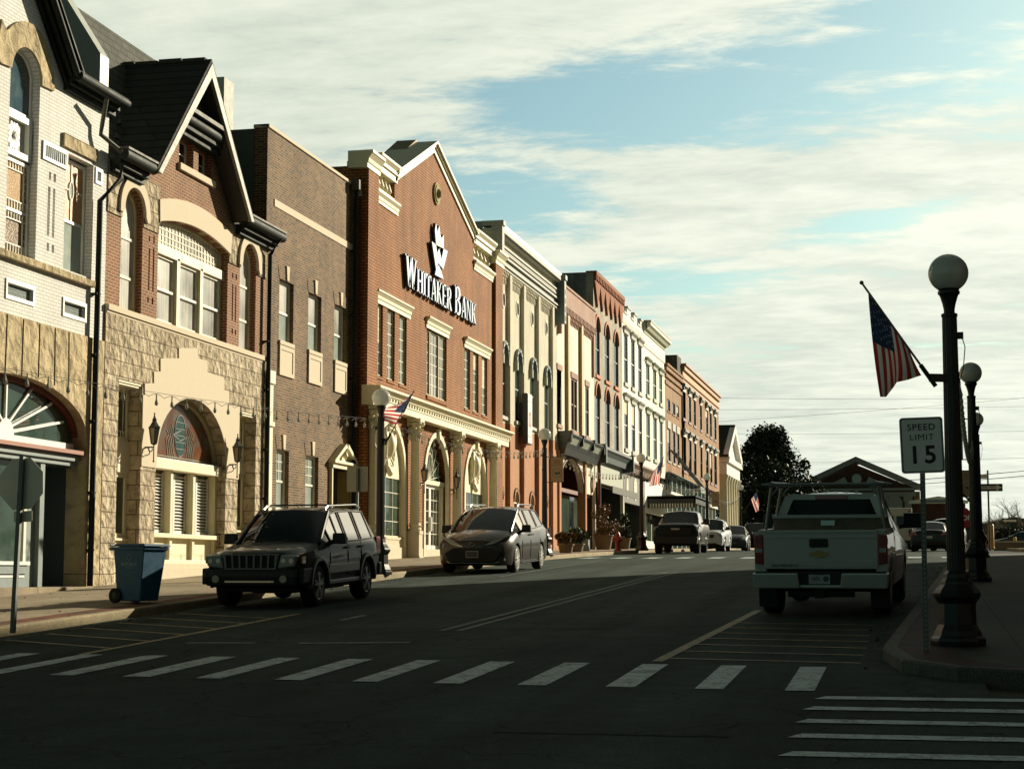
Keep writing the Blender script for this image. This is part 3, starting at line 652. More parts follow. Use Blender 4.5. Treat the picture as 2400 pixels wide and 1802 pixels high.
# rake and eave cornice
b = MB(); pa = (ya, za); pb = (yap, zap)
for w1, t0, t1 in ((.10, -.02, .10), (.20, .09, .19), (.30, .18, .30)):
    b.fp(band(pb, pa, t0, t1) , -.05, w1); b.fb(-.05, w1, ya-.1, YB1+.12, za+t0-.02, za+t1)
part(b, 'cornice', 'gutter', B1, bevel=.012)
b = MB(); b.tube([(WX+.34, ya-.1, za+.24), (WX+.34, YB1+.16, za+.24)], .10, 12); b.tube([(WX+.32, yap, zap+.20), (WX+.32, ya-.1, za+.24)], .07, 12); part(b, 'gutter', 'gutter', B1, smooth=True)
b = MB(); b.fp(band(pb, pa, .30, .34), -.3, .36); b.fb(-.3, .38, ya-.12, YB1+.17, za+.31, za+.34); part(b, 'flashing', 'gutter', B1)
# party wall parapet between the two roofs
b = MB(); zt0 = q1(1058, 860)[1]; zt1 = q1(1058, 575, -.35)[1]
yw = q1(1058, 700, -.35)[0]
b.pr([(WX-.35, za), (WX-.35, zt1), (WX-3.2, zt1+4.4), (WX-9, zt1+4.4), (WX-9, za)], yw-.42, yw, axis='Y'); part(b, 'party_wall', mat('party_metal', (.36,.39,.36), .5, var=.08), B1)
body(B1, y0w, YB1-.5, za, 'white_brick', wf=-.41, z0=bz-.4)
b = MB(); b.fb(-1.6, -13, y0w, YB1-.5, -2, bz-.4); part(b, 'back_wall', 'side_brick', B1)
b = MB(); b.pr([(WX-1.6, za+.1), (WX-6, za+4.5), (WX-11, za+.1)], 20, yw-.45, axis='Y'); part(b, 'slate_roof', 'slate', B1)
# stone ground floor with its big arch
ay1 = q1c(825, 1100)[0]; ayc = q1c(160, 900)[0]; ay0 = 2*ayc-ay1; asp = q1c(825, 1100)[1]; acr = q1c(120, 482)[1]; zfl = q1d(780, 1138)[1]; zbase = q1d(780, 1175)[1]
ybs = q1c(985, 1000)[0]
b = MB(); b.fp([(y0w, -1.4), (ay0, -1.4), (ay0, asp)]+list(reversed(arc(ayc, asp, ay1-ayc, acr-asp, 0, 180, 24)))[1:-1]+[(ay1, asp), (ay1, -1.4), (YB1-.02, -1.4), (YB1-.02, bz), (y0w, bz)], -.40, .04)
part(b, 'stone_wall', 'tan_stone', B1)
b = MB()                                              # voussoir joints
for k, xx in enumerate((-70, 48, 208, 368, 520, 655)):
    pt = q1c(xx, 60); pbm = q1c(xx-22+8*k if xx > 0 else xx, 520 if k < 4 else 600)
    b.bar((WX+.045, pt[0], bz-.02), (WX+.045, pbm[0]-.02*k, pbm[1]), .012, .02)
part(b, 'voussoir_joints', mat('joint', (.16,.12,.07), .9), B1)
wI = -.28
b = MB(); outer = arc(ayc, asp, ay1-ayc, acr-asp, 0, 180, 28); inner = arc(ayc, asp, ay1-ayc-.09, acr-asp-.10, 0, 180, 28)
b.fp(outer+list(reversed(inner)), wI, wI+.12); part(b, 'arch_trim', 'maroon', B1)
zt = q1c(0, 1108)[1]; zw = q1c(0, 1055)[1]
b = MB(); b.fp([(ayc+(p[0]-ayc)*.97, p[1]) for p in inner if p[1] > zw-.2]+[(ay0+.1, zw-.25), (ay1-.1, zw-.25)][::1], wI-.02, wI+.01); fan = part(b, 'fan_window', 'glass_green', B1)
b = MB(); hubr = .34; czf = zw
b.fp(arc(ayc, czf, hubr*.9, hubr, 0, 180, 12), wI, wI+.07)
for a in (18, 42, 66, 90, 114, 138, 162):
    t = R(a); e = .86; yy = ayc+math.cos(t)*(ay1-ayc)*e; zz = asp+math.sin(t)*(acr-asp)*.93
    b.bar((WX+wI+.04, ayc+math.cos(t)*hubr*.7, czf+math.sin(t)*hubr*.8), (WX+wI+.04, yy, max(zz, czf+.1)), .05, .05, up=(1, 0, 0))
part(b, 'fan_rays', 'white_paint', fan)
b = MB(); b.fb(wI, wI+.08, ay0+.1, ay1-.1, zw-.2, zw+.03); part(b, 'bottom_rail', 'white_paint', fan)
b = MB(); b.fb(wI, .03, ay0+.01, ay1-.01, zt-.10, zt-.02); part(b, 'rust_sill', 'rust', B1)
zbm0 = q1c(0, 1283)[1]
b = MB(); b.fb(wI-.1, wI+.14, ay0+.01, ay1-.01, zbm0, zt-.11); b.fb(wI-.1, wI+.20, ay0+.02, ay1-.02, zt-.24, zt-.10); part(b, 'transom_beam', 'blue_grey', B1, bevel=.012)
# shop window, pilaster and recessed door
yq = q1d(372, 600)[0]; yp0, yp1 = q1d(458, 700)[0], q1d(500, 700)[0]; zsl = q1d(0, 900)[1]
b = MB(); b.fb(-.5, wI-.05, ay0+.02, yq, zsl, zbm0); sw = part(b, 'shop_window', 'glass_green', B1)
b = MB(); b.fb(wI-.06, wI+.02, yq-.1, yq, zsl, zbm0); b.fb(wI-.06, wI+.02, yq-1.35, yq-1.27, zsl, zbm0); part(b, 'cut_frame', 'pale_trim', sw)
b = MB(); b.fb(wI-.06, wI+.10, ay0+.02, yq+.05, zsl-.05, zsl+.02); part(b, 'sill', 'white_paint', sw)
b = MB(); b.fb(-.5, wI+.02, ay0+.02, yq, zfl, zsl-.05); b.fb(-.5, wI+.06, ay0+.02, yq+.02, zfl, zfl+.16); b.fb(-.5, wI+.06, ay0+.02, yq+.02, zsl-.22, zsl-.05); sb = part(b, 'bulkhead', 'blue_grey', B1)
b = MB(); b.fb(wI+.02, wI+.035, ay0+.1, yq-.05, zfl+.19, zsl-.25); part(b, 'panel', 'white_paint', sb)
b = MB(); b.fb(-.9, wI+.0, yq+.01, yp0, zfl, zbm0); b.fb(-.5, wI+.10, yp0, yp1, zfl, zbm0); part(b, 'pilaster', 'blue_grey', B1)
b = MB(); b.fb(-1.5, -1.42, yp1, ay1+.3, zfl, zbm0); b.fb(-1.5, -.401, ay1+.02, ay1+.1, zfl, zbm0); b.fb(-1.5, wI-.01, yp1, ay1+.3, zbm0-.02, zbm0+.02); part(b, 'entrance_recess', mat('entrance_paint', (.05,.07,.07), .6), B1)
b = MB(); b.fb(-1.41, -1.36, yp1+.25, ay1-.25, zfl+.02, zfl+2.1); dd = part(b, 'door', 'blue_grey', B1)
b = MB(); b.fb(-1.36, -1.34, yp1+.45, ay1-.45, zfl+.8, zfl+1.95); part(b, 'door_pane', 'glass_green', dd)
b = MB(); b.fb(-1.6, .30, y0w, ay1-.02, -1.4, zfl); part(b, 'step', 'concrete', B1, bevel=.02)

# ================================================================== 2. stone and red brick house with steep gable
q2 = K(230, 100, 3.691); q2b = K(230, 420, 3.955); q2c = K(230, 840, 3.257)
YB2 = F(622, 700)[0]
B2 = root('gabled_house', 'stone and red brick house with steep slate gable and arched stained glass window', 'building', (WX, 39.5, 0))
zs = q2b(55, 1150)[1]                                 # top of belt course
zsb = q2b(55, 1205)[1]
n0, n1 = q2b(208, 700)[0], q2b(408, 700)[0]; t0_, t1_ = q2b(550, 900)[0], q2b(1200, 1000)[0]; m0, m1 = q2b(1310, 1100)[0], q2b(1460, 1100)[0]
nsp = q2b(213, 262)[1]; ncr = nsp+(n1-n0)*.5
tsp = q2b(565, 392)[1]; tcr = tsp+.26
msp = q2b(1322, 770)[1]; mcr = msp+(m1-m0)*.5
gl = q2(525, 1120, .5); ga = q2(983, 185, .5); gr = q2(1350, 1550, .5)
gy = (gl[0]+gr[0])/2; gz = (gl[1]+gr[1])/2            # symmetrical gable
za2 = ga[1]; ea = gz
print('gable', gl, ga, gr, 'win', n0, n1, t0_, t1_, m0, m1, 'z', zs, nsp, tsp, tcr, ea)
gy = ga[0]; gh = (gr[0]-gl[0])/2; gl_ = (gy-gh, ea); gr_ = (gy+gh, ea)
# upper brick wall
gw0, gw1 = q2(700, 950)[0], q2(825, 1000)[0]; gv0, gv1 = q2(868, 1000)[0], q2(980, 1100)[0]; gzt = q2(705, 800)[1]; gzb = q2(705, 1045)[1]
sls = []
for (qq, segs) in ((q2b, [(470, 482, 525, 575), (513, 525, 525, 600), (470, 482, 640, 1030), (510, 522, 640, 1045), (456, 470, 1090, 1140), (498, 512, 1100, 1160), (1243, 1254, 870, 915), (1275, 1287, 880, 930), (1243, 1253, 970, 1310), (1272, 1282, 985, 1325), (1238, 1250, 1385, 1430), (1268, 1280, 1395, 1440)]),): sls += slits(qq, segs)
b = MB(); zc_w = ea-.1
slp = (za2-ea)/gh
b.fp([(YB1, zsb), (YB2, zsb), (YB2, ea-.05), (gr_[0]-.05, ea-.05), (gy, za2-.25), (gl_[0]+.05, ea-.05), (YB1, ea-.05)], -.4, 0,
     [archp(n0, n1, zs, nsp, ncr), archp(t0_, t1_, zs, tsp, tcr), archp(m0, m1, zs, msp, mcr), rect(gw0, gw1, gzb, gzt), rect(gv0, gv1, gzb, gzt)]+sls)
part(b, 'brick_wall', 'red_brick', B2)
b = MB()
for h in sls: b.fp(h, -.39, -.06)
part(b, 'recess_backing', 'black', B2)
win(B2, n0, n1, zs, nsp, ncr, w=-.2, fr=.08, rails=(q2b(205, 870)[1], q2b(210, 500)[1]), fm='cream_trim', name='window')
win(B2, m0, m1, zs, msp, mcr, w=-.2, fr=.08, rails=(q2b(1310, 1280)[1], q2b(1312, 960)[1]), fm='cream_trim', name='window')
zt_ = q2b(560, 640)[1]; ztb = q2b(560, 590)[1]
ym = [t0_+(t1_-t0_)*f_ for f_ in (.335, .665)]
fo = win(B2, t0_, t1_, zs, tsp, tcr, w=-.24, fr=.09, fm='cream_trim', gm='curtain', mull=(), grid=(21, 5, ztb+.02, tcr), gridm='cream_trim', name='tripartite_window')
b = MB(); b.fb(-.22, -.10, t0_, t1_, zt_-.06, ztb+.05)
for y_ in ym: b.fb(-.23, -.10, y_-.09, y_+.09, zs, zt_)
part(b, 'mullions', 'cream_trim', fo, bevel=.008)
zmr = q2b(552, 985)[1]
for a_, c_ in ((t0_+.09, ym[0]-.09), (ym[0]+.09, ym[1]-.09), (ym[1]+.09, t1_-.09)):
    b = MB(); b.fp(rect(a_, c_, zs+.05, zt_-.06), -.22, -.17, [rect(a_+.05, c_-.05, zs+.12, zt_-.12)]); b.fb(-.22, -.16, a_, c_, zmr-.03, zmr+.03); part(b, 'sash', 'pale_trim', fo)
for a_, c_ in ((gw0, gw1), (gv0, gv1)): win(B2, a_, c_-.01, gzb, gzt, w=-.24, fr=.05, fm='pale_trim', gm='glass', grid=(2, 2), name='gable_window')
b = MB(); b.fb(0, .08, gw0-.06, gv1+.12, gzb-.16, gzb); part(b, 'gable_sill', 'limestone', B2, bevel=.01)
# belt course
b = MB(); b.fb(-.02, .10, YB1+.02, YB2-.05, zsb, zs); b.fb(-.02, .06, YB1+.02, YB2-.05, zsb-.06, zsb-.002); part(b, 'belt_course', 'limestone', B2, bevel=.008)
# stone spandrels beside the arches
def notch(y0, y1, z0, z1, openings):                  # slab polygon with arched notches in its lower edge
    pts = [(y0, z1), (y0, z0)]
    for a_, c_, s_, k_ in openings:
        pts += [(a_, z0)]+list(reversed(seg_arch(a_, c_, s_, k_, 14)))+[(c_, z0)] if a_ > y0 else []
    return pts+[(y1, z0), (y1, z1)]
zq = q2b(75, 240)[1]; zq2 = min(zq, nsp-.02)
b = MB(); b.fp(notch(YB1, t0_-.02, zq2-.12, ea-.06, [(n0, n1, nsp, ncr)]), .0, .03); part(b, 'stone_spandrel', 'quarry_stone', B2)
b = MB(); b.fp(notch(t1_+.02, YB2-.02, msp-.15, ea-.06, [(m0, m1, msp, mcr)]), .0, .03); part(b, 'stone_spandrel', 'quarry_stone', B2)
for (a_, c_, s_, k_) in ((n0, n1, nsp, ncr), (m0, m1, msp, mcr)):
    b = MB(); cy_ = (a_+c_)/2; hw = (c_-a_)/2
    o_ = arc(cy_, s_, hw+.22, k_-s_+.26, -4, 184, 18); i_ = arc(cy_, s_, hw, k_-s_, 0, 180, 18)
    b.fp(o_+[(cy_-hw-.22, s_-.10), (cy_-hw-.08, s_-.12)]+list(reversed(i_))+[(cy_+hw+.08, s_-.12), (cy_+hw+.22, s_-.10)], .0, .09); part(b, 'arch_hood', 'limestone', B2)
b = MB(); oc = q2b(545, 165)[1]; ocr = max(q2b(850, 230)[1], oc+.55)
b.fp([(t1_+.03, tsp-.05)]+seg_arch(t0_-.07, t1_+.12, tsp+.50, tsp+.80, 20)+[(t0_-.03, tsp-.05)]+list(reversed(seg_arch(t0_, t1_, tsp, tcr, 20))), .0, .06)
part(b, 'arch_stone', 'limestone', B2)
# ground floor: rock-faced stone
L0, L1 = q2c(130, 700)[0], q2c(318, 400)[0]; Lt = q2c(145, 155)[1]; Lb = q2c(100, 1650)[1]-.3
c0_, c1_ = q2c(418, 1100)[0], q2c(958, 1000)[0]; R0, R1 = q2c(1050, 1000)[0], q2c(1188, 700)[0]; Rt = q2c(1060, 395)[1]
cxm = (c0_+c1_)/2; csp = q2c(440, 745)[1]; crr = (c1_-c0_)/2; ccr = q2c(690, 305)[1]
zpl = q2c(560, 1600)[1]
print('gf', L0, L1, c0_, c1_, R0, R1, Lt, Rt, csp, ccr, zpl)
b = MB(); b.fp([(YB1+.0, -1.2), (L0, -1.2), (L0, Lt), (L1, Lt), (L1, -1.2), (c0_, -1.2), (c0_, csp)]+list(reversed(arc(cxm, csp, crr, ccr-csp, 0, 180, 22)))[1:-1]+[(c1_, csp), (c1_, -1.2), (R0, -1.2), (R0, Rt), (R1, Rt), (R1, -1.2), (YB2-.08, -1.2), (YB2-.08, zsb-.06), (YB1, zsb-.06)], -.45, .05)
part(b, 'stone_wall', 'quarry_stone', B2)
st = [(350, 280), (350, 190), (420, 190), (420, 100), (470, 100), (470, 0), (610, 0), (610, -78), (755, -78), (755, 0), (828, 18), (828, 105), (955, 150), (955, 245), (992, 250), (992, 350)]
stp = [q2c(*p, .05) for p in st]
zlo = q2c(320, 720)[1]
right_in = [(c1_, zlo-.3), (R0, zlo-.3), (R0, stp[-1][1])]
poly = [(L1, zlo-.3), (L1, stp[0][1])]+stp+[(R0, stp[-1][1]), (R0, zlo-.3), (c1_, zlo-.3), (c1_, csp)]+arc(cxm, csp, crr, ccr-csp, 0, 180, 22)[1:-1]+[(c0_, csp), (c0_, zlo-.3)]
b = MB(); b.fp(poly, .04, .075); part(b, 'smooth_stone_panel', 'limestone', B2)
wI = -.32
def tall_bay(P, a_, c_, top, zt0, zp0, zp1, zb0, sign=False):
    b = MB(); b.fb(wI-.05, wI+.10, a_, c_, zp0, zp1); pn = part(b, 'cream_panel', 'cream_trim', P)
    win(P, a_, c_-.02, zp1, top-.02, w=wI, fr=.10, fm='olive_trim', gm='glass_pale' if not sign else 'glass_green', grid=(7, 9), name='transom_window', gridm='pale_trim') if False else None
    fo = win(P, a_, c_-.02, zp1, top-.1, w=wI, fr=.09, fm='cream_trim', gm='glass_green', name='transom_window')
    b = MB(); zz = top-.19
    for i in range(7): yy = a_+.1+(c_-a_-.3)*i/6; b.fb(wI+.02, wI+.035, yy, yy+.012, zz-.16, zz); b.fb(wI+.02, wI+.035, yy, yy+.012, zp1+.09, zp1+.22)
    b.fb(wI+.02, wI+.035, a_+.09, c_-.11, zz-.16, zz-.148); b.fb(wI+.02, wI+.035, a_+.09, c_-.11, zp1+.21, zp1+.222); b.fb(wI+.02, wI+.035, c_-.24, c_-.228, zp1+.09, zz); part(b, 'leading', 'pale_trim', fo)
    b = MB(); b.fb(wI, .0, a_, c_, top-.1, top-.0); b.fb(wI, .03, a_-.0, c_+.0, top-.05, top); part(b, 'lintel', 'cream_trim', P)
    fo = win(P, a_, c_-.02, zb0, zp0, w=wI, fr=.11, fm='cream_trim', gm='glass_green', name='lower_window')
    b = MB(); b.fb(wI-.05, wI+.06, a_, c_, -1.2, zb0); b.fb(wI+.06, wI+.10, a_+.1, c_-.15, zb0-.75, zb0-.15) ; b.fb(wI, wI+.14, a_, c_, zb0-.05, zb0); part(b, 'base_panel', 'cream_trim', P)
tall_bay(B2, L0, L1, Lt, 0, q2c(120, 850)[1], q2c(130, 605)[1], q2c(105, 1365)[1])
tall_bay(B2, R0, R1, Rt, 0, q2c(1050, 865)[1], q2c(1058, 775)[1], q2c(1045, 1305)[1], True)
b = MB(); b.fb(wI+.021, wI+.028, R0+.15, R0+.48, q2c(1055, 1055)[1], q2c(1055, 985)[1]); nb = part(b, 'door_notice', 'white_paint', B2)
b = MB(); b.fb(wI+.028, wI+.03, R0+.18, R0+.45, q2c(1055, 1003)[1], q2c(1055, 997)[1]); b.disc((WX+wI+.03, R0+.32, q2c(1055, 1037)[1]), .05, (1,0,0), .004); part(b, 'print', 'black', nb)
# centre bay
amber = bpy.data.materials.new('stained_glass'); amber.use_nodes = True; nt_ = amber.node_tree; bb_ = nt_.nodes['Principled BSDF']
ge_ = N(nt_, 'ShaderNodeNewGeometry'); wv = N(nt_, 'ShaderNodeTexWave', i_Scale=1.1, i_Distortion=6.0, i_Detail=3.0); nt_.links.new(ge_.outputs['Position'], wv.inputs['Vector'])
nz_ = N(nt_, 'ShaderNodeTexNoise', i_Scale=3.0, i_Detail=4.0); nt_.links.new(ge_.outputs['Position'], nz_.inputs['Vector'])
nt_.links.new(mixc(nt_, ramp(nt_, nz_.outputs[0], [(.45, 0.0), (.7, .8)]), mixc(nt_, wv.outputs[1], (.13, .05, .025), (.20, .08, .04)), (.10, .16, .15)), bb_.inputs['Base Color']); bb_.inputs['Roughness'].default_value = .12
M['stained_glass'] = amber
ztr = q2c(440, 745)[1]; ztb2 = q2c(420, 828)[1]
b = MB(); o_ = arc(cxm, csp, crr, ccr-csp, 0, 180, 22); i_ = arc(cxm, csp, crr-.10, ccr-csp-.12, 0, 180, 22)
b.fp(o_+list(reversed(i_)), wI, wI+.12); fo = part(b, 'stained_glass_window', 'olive_trim', B2)
b = MB(); b.fp([(p[0], p[1]) for p in i_]+[(i_[-1][0], csp-.1), (i_[0][0], csp-.1)], wI-.02, wI+.03); part(b, 'pane', 'stained_glass', fo)
b = MB(); b.fp(arc(cxm, csp+.62, .33, .50, 0, 360, 24)[:-1], wI+.03, wI+.035); part(b, 'oval_pane', mat('teal_glass', (.035,.085,.08), .08, var=.3, vscale=5), fo)
b = MB(); lead = lambda pts, r=.009: b.tube([(WX+wI+.04, p[0], p[1]) for p in pts], r, 5)
lead(arc(cxm, csp+.62, .33, .50, 0, 360, 24)); lead([(cxm-.42, csp+.62), (cxm, csp+.74), (cxm+.42, csp+.62), (cxm, csp+.50), (cxm-.42, csp+.62)])
for s_ in (-1, 1):
    for k in range(4): lead([(cxm+s_*(.33+.12*k), csp+.05), (cxm+s_*(.45+.13*k), csp+.35+.05*k), (cxm+s_*(.38+.10*k), csp+.6), (cxm+s_*(.5+.1*k), csp+.85-.05*k)])
for k in range(5): lead([(cxm-.28, csp+.3+.16*k), (cxm+.28, csp+.3+.16*k)], .006)
lead([(c0_+.1, csp+.08), (c1_-.1, csp+.08)])
part(b, 'leading', 'grey_trim', fo)
b = MB(); b.fb(wI-.1, -.06, c0_+.0, c1_-.0, ztb2, ztr); part(b, 'transom', 'cream_trim', B2, bevel=.02)
zls = q2c(405, 1325)[1]; zl2 = q2c(405, 1385)[1]; zl3 = q2c(560, 1545)[1]
mm = [q2c(592, 1000, wI+.1)[0], q2c(740, 1000, wI+.1)[0]]
mm = [c0_+(c1_-c0_)*.345, c0_+(c1_-c0_)*.66]
b = MB(); b.fb(wI-.1, wI+.14, c0_, c0_+.10, zl3, ztb2); b.fb(wI-.1, wI+.14, c1_-.12, c1_, zl3, ztb2)
for y_ in mm: b.fb(wI-.1, wI+.14, y_-.07, y_+.07, zl3, ztb2)
b.fb(wI-.1, wI+.05, c0_, c1_, zl3, zls); b.fb(wI-.1, wI+.24, c0_+.02, c1_-.05, zls-.1, zls); b.fb(wI-.1, wI+.24, c0_+.02, c1_-.05, zl3-.06, zl3+.03); part(b, 'shutter_bay_frame', 'cream_trim', B2, bevel=.008)
for a_, c_ in ((c0_+.1, mm[0]-.07), (mm[0]+.07, mm[1]-.07), (mm[1]+.07, c1_-.12)):
    b = MB(); b.fb(wI-.09, wI-.07, a_, c_, zls, ztb2); wf_ = part(b, 'shuttered_window', 'glass', B2)
    b = MB(); b.fb(wI-.06, wI-.03, a_+.02, a_+.08, zls, ztb2-.05); b.fb(wI-.06, wI-.03, c_-.10, c_-.04, zls, ztb2-.05); mid_ = a_+(c_-a_)*.36
    b.fb(wI-.06, wI-.02, mid_-.045, mid_+.045, zls, ztb2-.05); b.fb(wI-.06, wI-.03, a_, c_, zls, zls+.09)
    n = 17
    for i in range(n):
        zz = zls+.14+(ztb2-zls-.25)*i/(n-1)
        b.bar((WX+wI-.045, a_+.06, zz), (WX+wI-.045, c_-.06, zz), .05, .012, up=(1, 0, 1.2))
    part(b, 'shutter', 'white_paint', wf_)
b = MB(); b.fb(-.3, .06, c0_-.0, c1_+.0, zpl-.02, zl3-.06); b.fb(-.3, .11, c0_-.0, c1_+.0, -1.2, zpl-.02); part(b, 'plinth', 'limestone', B2, bevel=.012)
# gable roof trim
b = MB(); apx = (gy, za2)
for w1, t0, t1 in ((.44, -.38, -.02),):
    b.fp(band(apx, gl_, -.14, .0) if False else [(gy, za2), (gl_[0], ea), (gl_[0]+.17, ea-.03), (gy, za2-.34)], .42, .52); b.fp([(gy, za2), (gy, za2-.34), (gr_[0]-.17, ea-.03), (gr_[0], ea)], .42, .52)
part(b, 'bargeboard', mat('bargeboard_paint', (.26,.25,.20), .6, var=.12), B2)
b = MB(); b.fp([(gy, za2-.02), (gl_[0]+.03, ea), (gl_[0]+.24, ea), (gy, za2-.42)], -.05, .43); b.fp([(gy, za2-.02), (gy, za2-.42), (gr_[0]-.24, ea), (gr_[0]-.03, ea)], -.05, .43); part(b, 'soffit', 'maroon' if False else mat('soffit', (.03,.028,.024), .7), B2)
for a_, c_ in ((YB1+.05, gl_[0]+.05), (gr_[0]-.05, YB2+.25)):
    b = MB(); b.fb(-.05, .16, a_, c_, ea-.30, ea-.18); b.fb(-.05, .28, a_, c_, ea-.18, ea-.04); part(b, 'cornice', 'gutter', B2, bevel=.01)
    b = MB(); b.tube([(WX+.36, a_-.05, ea+.06), (WX+.36, c_+.03, ea+.06)], .13, 14); part(b, 'gutter', 'gutter', B2, smooth=True)
    b = MB(); b.fb(.2, .49, a_-.06, c_+.04, ea+.16, ea+.21); part(b, 'gutter_edge', 'pipe', B2)
# beam across the gable
zg1 = q2(812, 580, .4)[1]; zg0 = q2(775, 690, .4)[1]
def hwid(zz): return gh*(za2-zz)/(za2-ea)
b = MB(); hw_ = hwid(zg0)-.25
b.fb(-.02, .20, gy-hw_-.1, gy+hw_+.1, zg0-.22, zg0-.08); b.fb(-.02, .30, gy-hw_, gy+hw_, zg0-.08, zg0+.04); part(b, 'gable_cornice', 'gutter', B2, bevel=.01)
b = MB(); b.tube([(WX+.30, gy-hw_, zg0+.15), (WX+.30, gy+hw_, zg0+.15)], .12, 14); part(b, 'gable_gutter', 'gutter', B2, smooth=True)
b = MB(); b.fb(.05, .48, gy-hwid(zg1)+.28, gy+hwid(zg1)-.28, zg0+.30, zg0+.40); part(b, 'gable_ledge', 'pipe', B2)
b = MB(); hz = zg0+.40; b.fp([(gy-hwid(hz)+.2, hz), (gy+hwid(hz)-.2, hz), (gy, za2-.45)], .01, .06); part(b, 'gable_shingles', mat('dark_shingles', (.10,.085,.05), .8, var=.3, vscale=9), B2)
# dormer roof planes and main roof
dr = 2.3
b = MB()
for s_, (ey) in ((-1, gl_[0]), (1, gr_[0])):
    pts = [(WX+.50, gy, za2+.02), (WX+.50, ey-s_*-.0, ea+.02), (WX-dr, ey, ea+.02), (WX-dr, gy, za2+.02)]
    up_ = [(p[0], p[1], p[2]+.10) for p in pts]; b.add(pts+up_, [(0,1,2,3), (7,6,5,4), (0,4,5,1), (1,5,6,2), (2,6,7,3), (3,7,4,0)])
part(b, 'gable_roof', 'dark_slate', B2)
b = MB()
for i in range(4): xx = WX+.35-.62*i; b.box(xx-.58, xx, gy-.09, gy+.09, za2+.06, za2+.15+.02*(i % 2)) 
part(b, 'ridge_tiles', 'dark_slate', B2)
rz1 = None
drx = 2.1; yr, zr = F(192, 25, -drx)
b = MB(); yr1 = YB2-.1
pts = [(WX-.45, YB1-.1, ea+.22), (WX-.45, yr1, ea+.22), (WX-drx, yr1, zr), (WX-drx, YB1-.1, zr)]; lo_ = [(p[0], p[1], p[2]-.12) for p in pts]
b.add(pts+lo_, [(0,1,2,3), (7,6,5,4), (0,4,5,1), (1,5,6,2), (2,6,7,3), (3,7,4,0)]); b.box(WX-drx-6, WX-drx, YB1, yr1, ea, zr-.1); part(b, 'slate_roof', 'slate', B2)
b = MB()
for px_, py_ in ((95, 655), (175, 705), (150, 828), (248, 880), (60, 600)):
    yy, zz = q2(px_, py_); k_ = (zz-ea)/(zr-ea) if zr > ea else 0; 
    d_ = ray(230+px_/3.691, 100+py_/3.691)
    # intersect the sight of the guard with the roof slope to get its place on the slates
    nrm = Vector((zr-ea-.22, 0, drx-.45)).normalized(); p0 = Vector((WX-.45, 0, ea+.22)); t_ = p0.dot(nrm)/Vector(d_).dot(nrm); c_ = Vector(d_)*t_
    b.box(c_.x-.02, c_.x+.08, c_.y-.08, c_.y+.08, c_.z, c_.z+.03); b.box(c_.x+.02, c_.x+.05, c_.y-.02, c_.y+.02, c_.z, c_.z+.12)
part(b, 'snow_guards', 'pipe', B2)
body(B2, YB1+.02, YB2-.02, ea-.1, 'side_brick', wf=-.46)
b = MB(); ch = q2(1082, 330, -4.0); b.box(WX-4.2, WX-3.8, ch[0]-.4, ch[0]+.4, ea, ch[1]); part(b, 'chimney', 'grey_trim', B2)
# downpipes
def pipe(P, pts, r=.055, m='gutter', name='downpipe', br=()):
    b = MB(); b.tube(pts, r, 10)
    for p in br: b.box(p[0]-.14, p[0]+.03, p[1]-.09, p[1]+.09, p[2]-.02, p[2]+.02)
    return part(b, name, m, P, smooth=True)
a_ = q1(1015, 1010, .35); c_ = q1(985, 1310, .15); d_ = q1(1180, 1475, .35)
pipe(B1, [(WX+.40, a_[0], a_[1]+.1), (WX+.16, c_[0]+.02, a_[1]-.35), (WX+.14, c_[0], c_[1]), (WX+.35, d_[0], d_[1])], .05, 'pipe')
e_ = q1b(1160, 110, .35); f_ = q1b(975, 375, .12)
pipe(B2, [(WX+.40, e_[0], e_[1]+.2), (WX+.40, e_[0], e_[1]-.12), (WX+.12, f_[0], f_[1]), (WX+.12, f_[0]-.02, -.25)], .062, 'gutter', br=[(WX+.12, f_[0], z_) for z_ in (5.9, 4.6, 3.2, 1.7, .5)])
pipe(B2, [(WX+.42, YB2-.02, ea), (WX+.14, YB2-.05, ea-.45), (WX+.14, YB2-.07, .25)], .062, 'gutter', br=[(WX+.14, YB2-.06, z_) for z_ in (6.2, 4.9, 3.3, 2.0, .9)])
# ================================================================== 3. brown brick building
YB3 = F(826, 700)[0]
q3 = K(600, 270, 7.223); q3b = K(600, 450, 7.223); q3c = K(500, 250, 2.373); q3d = K(500, 850, 2.602)
B3 = root('brown_brick_building', 'dark brown brick building with three small upper windows and cream pedimented doorway', 'building', (WX, 48, .3))
zt3 = q3(330, 292)[1]; zc3 = q3(330, 235)[1]
def vspan(q, x0, x1, yt, yb): return (q(x0, yt)[0], q(x1, yt)[0], q(x0, yb)[1], q(x0, yt)[1])
W3 = [vspan(q3c, 368, 448, 955, 1300), vspan(q3c, 529, 602, 1030, 1352), vspan(q3c, 674, 740, 1095, 1410)]
L3 = [vspan(q3d, 386, 462, 525, 895), vspan(q3d, 563, 642, 562, 905)]
dr0, dr1 = q3d(712, 700)[0], q3d(838, 700)[0]; drt = q3d(715, 640)[1]
z3b = -1.0
hol = [rect(a, c, z0, z1) for a, c, z0, z1 in W3+L3]
b = MB(); b.fp([(YB2, z3b), (dr0, z3b), (dr0, drt), (dr1, drt), (dr1, z3b), (YB3+.4, z3b), (YB3+.4, zt3), (YB2, zt3)], -.4, 0, hol); part(b, 'wall', 'brown_brick', B3)
b = MB(); b.fb(-.42, .04, YB2-.0, YB3, zt3, zc3); part(b, 'coping', 'limestone', B3, bevel=.01)
b = MB(); b.fb(-.0, .025, q3b(305, 180)[0], q3b(1622, 900)[0], q3b(310, 242)[1], q3b(310, 118)[1]); part(b, 'stone_band', 'limestone', B3)
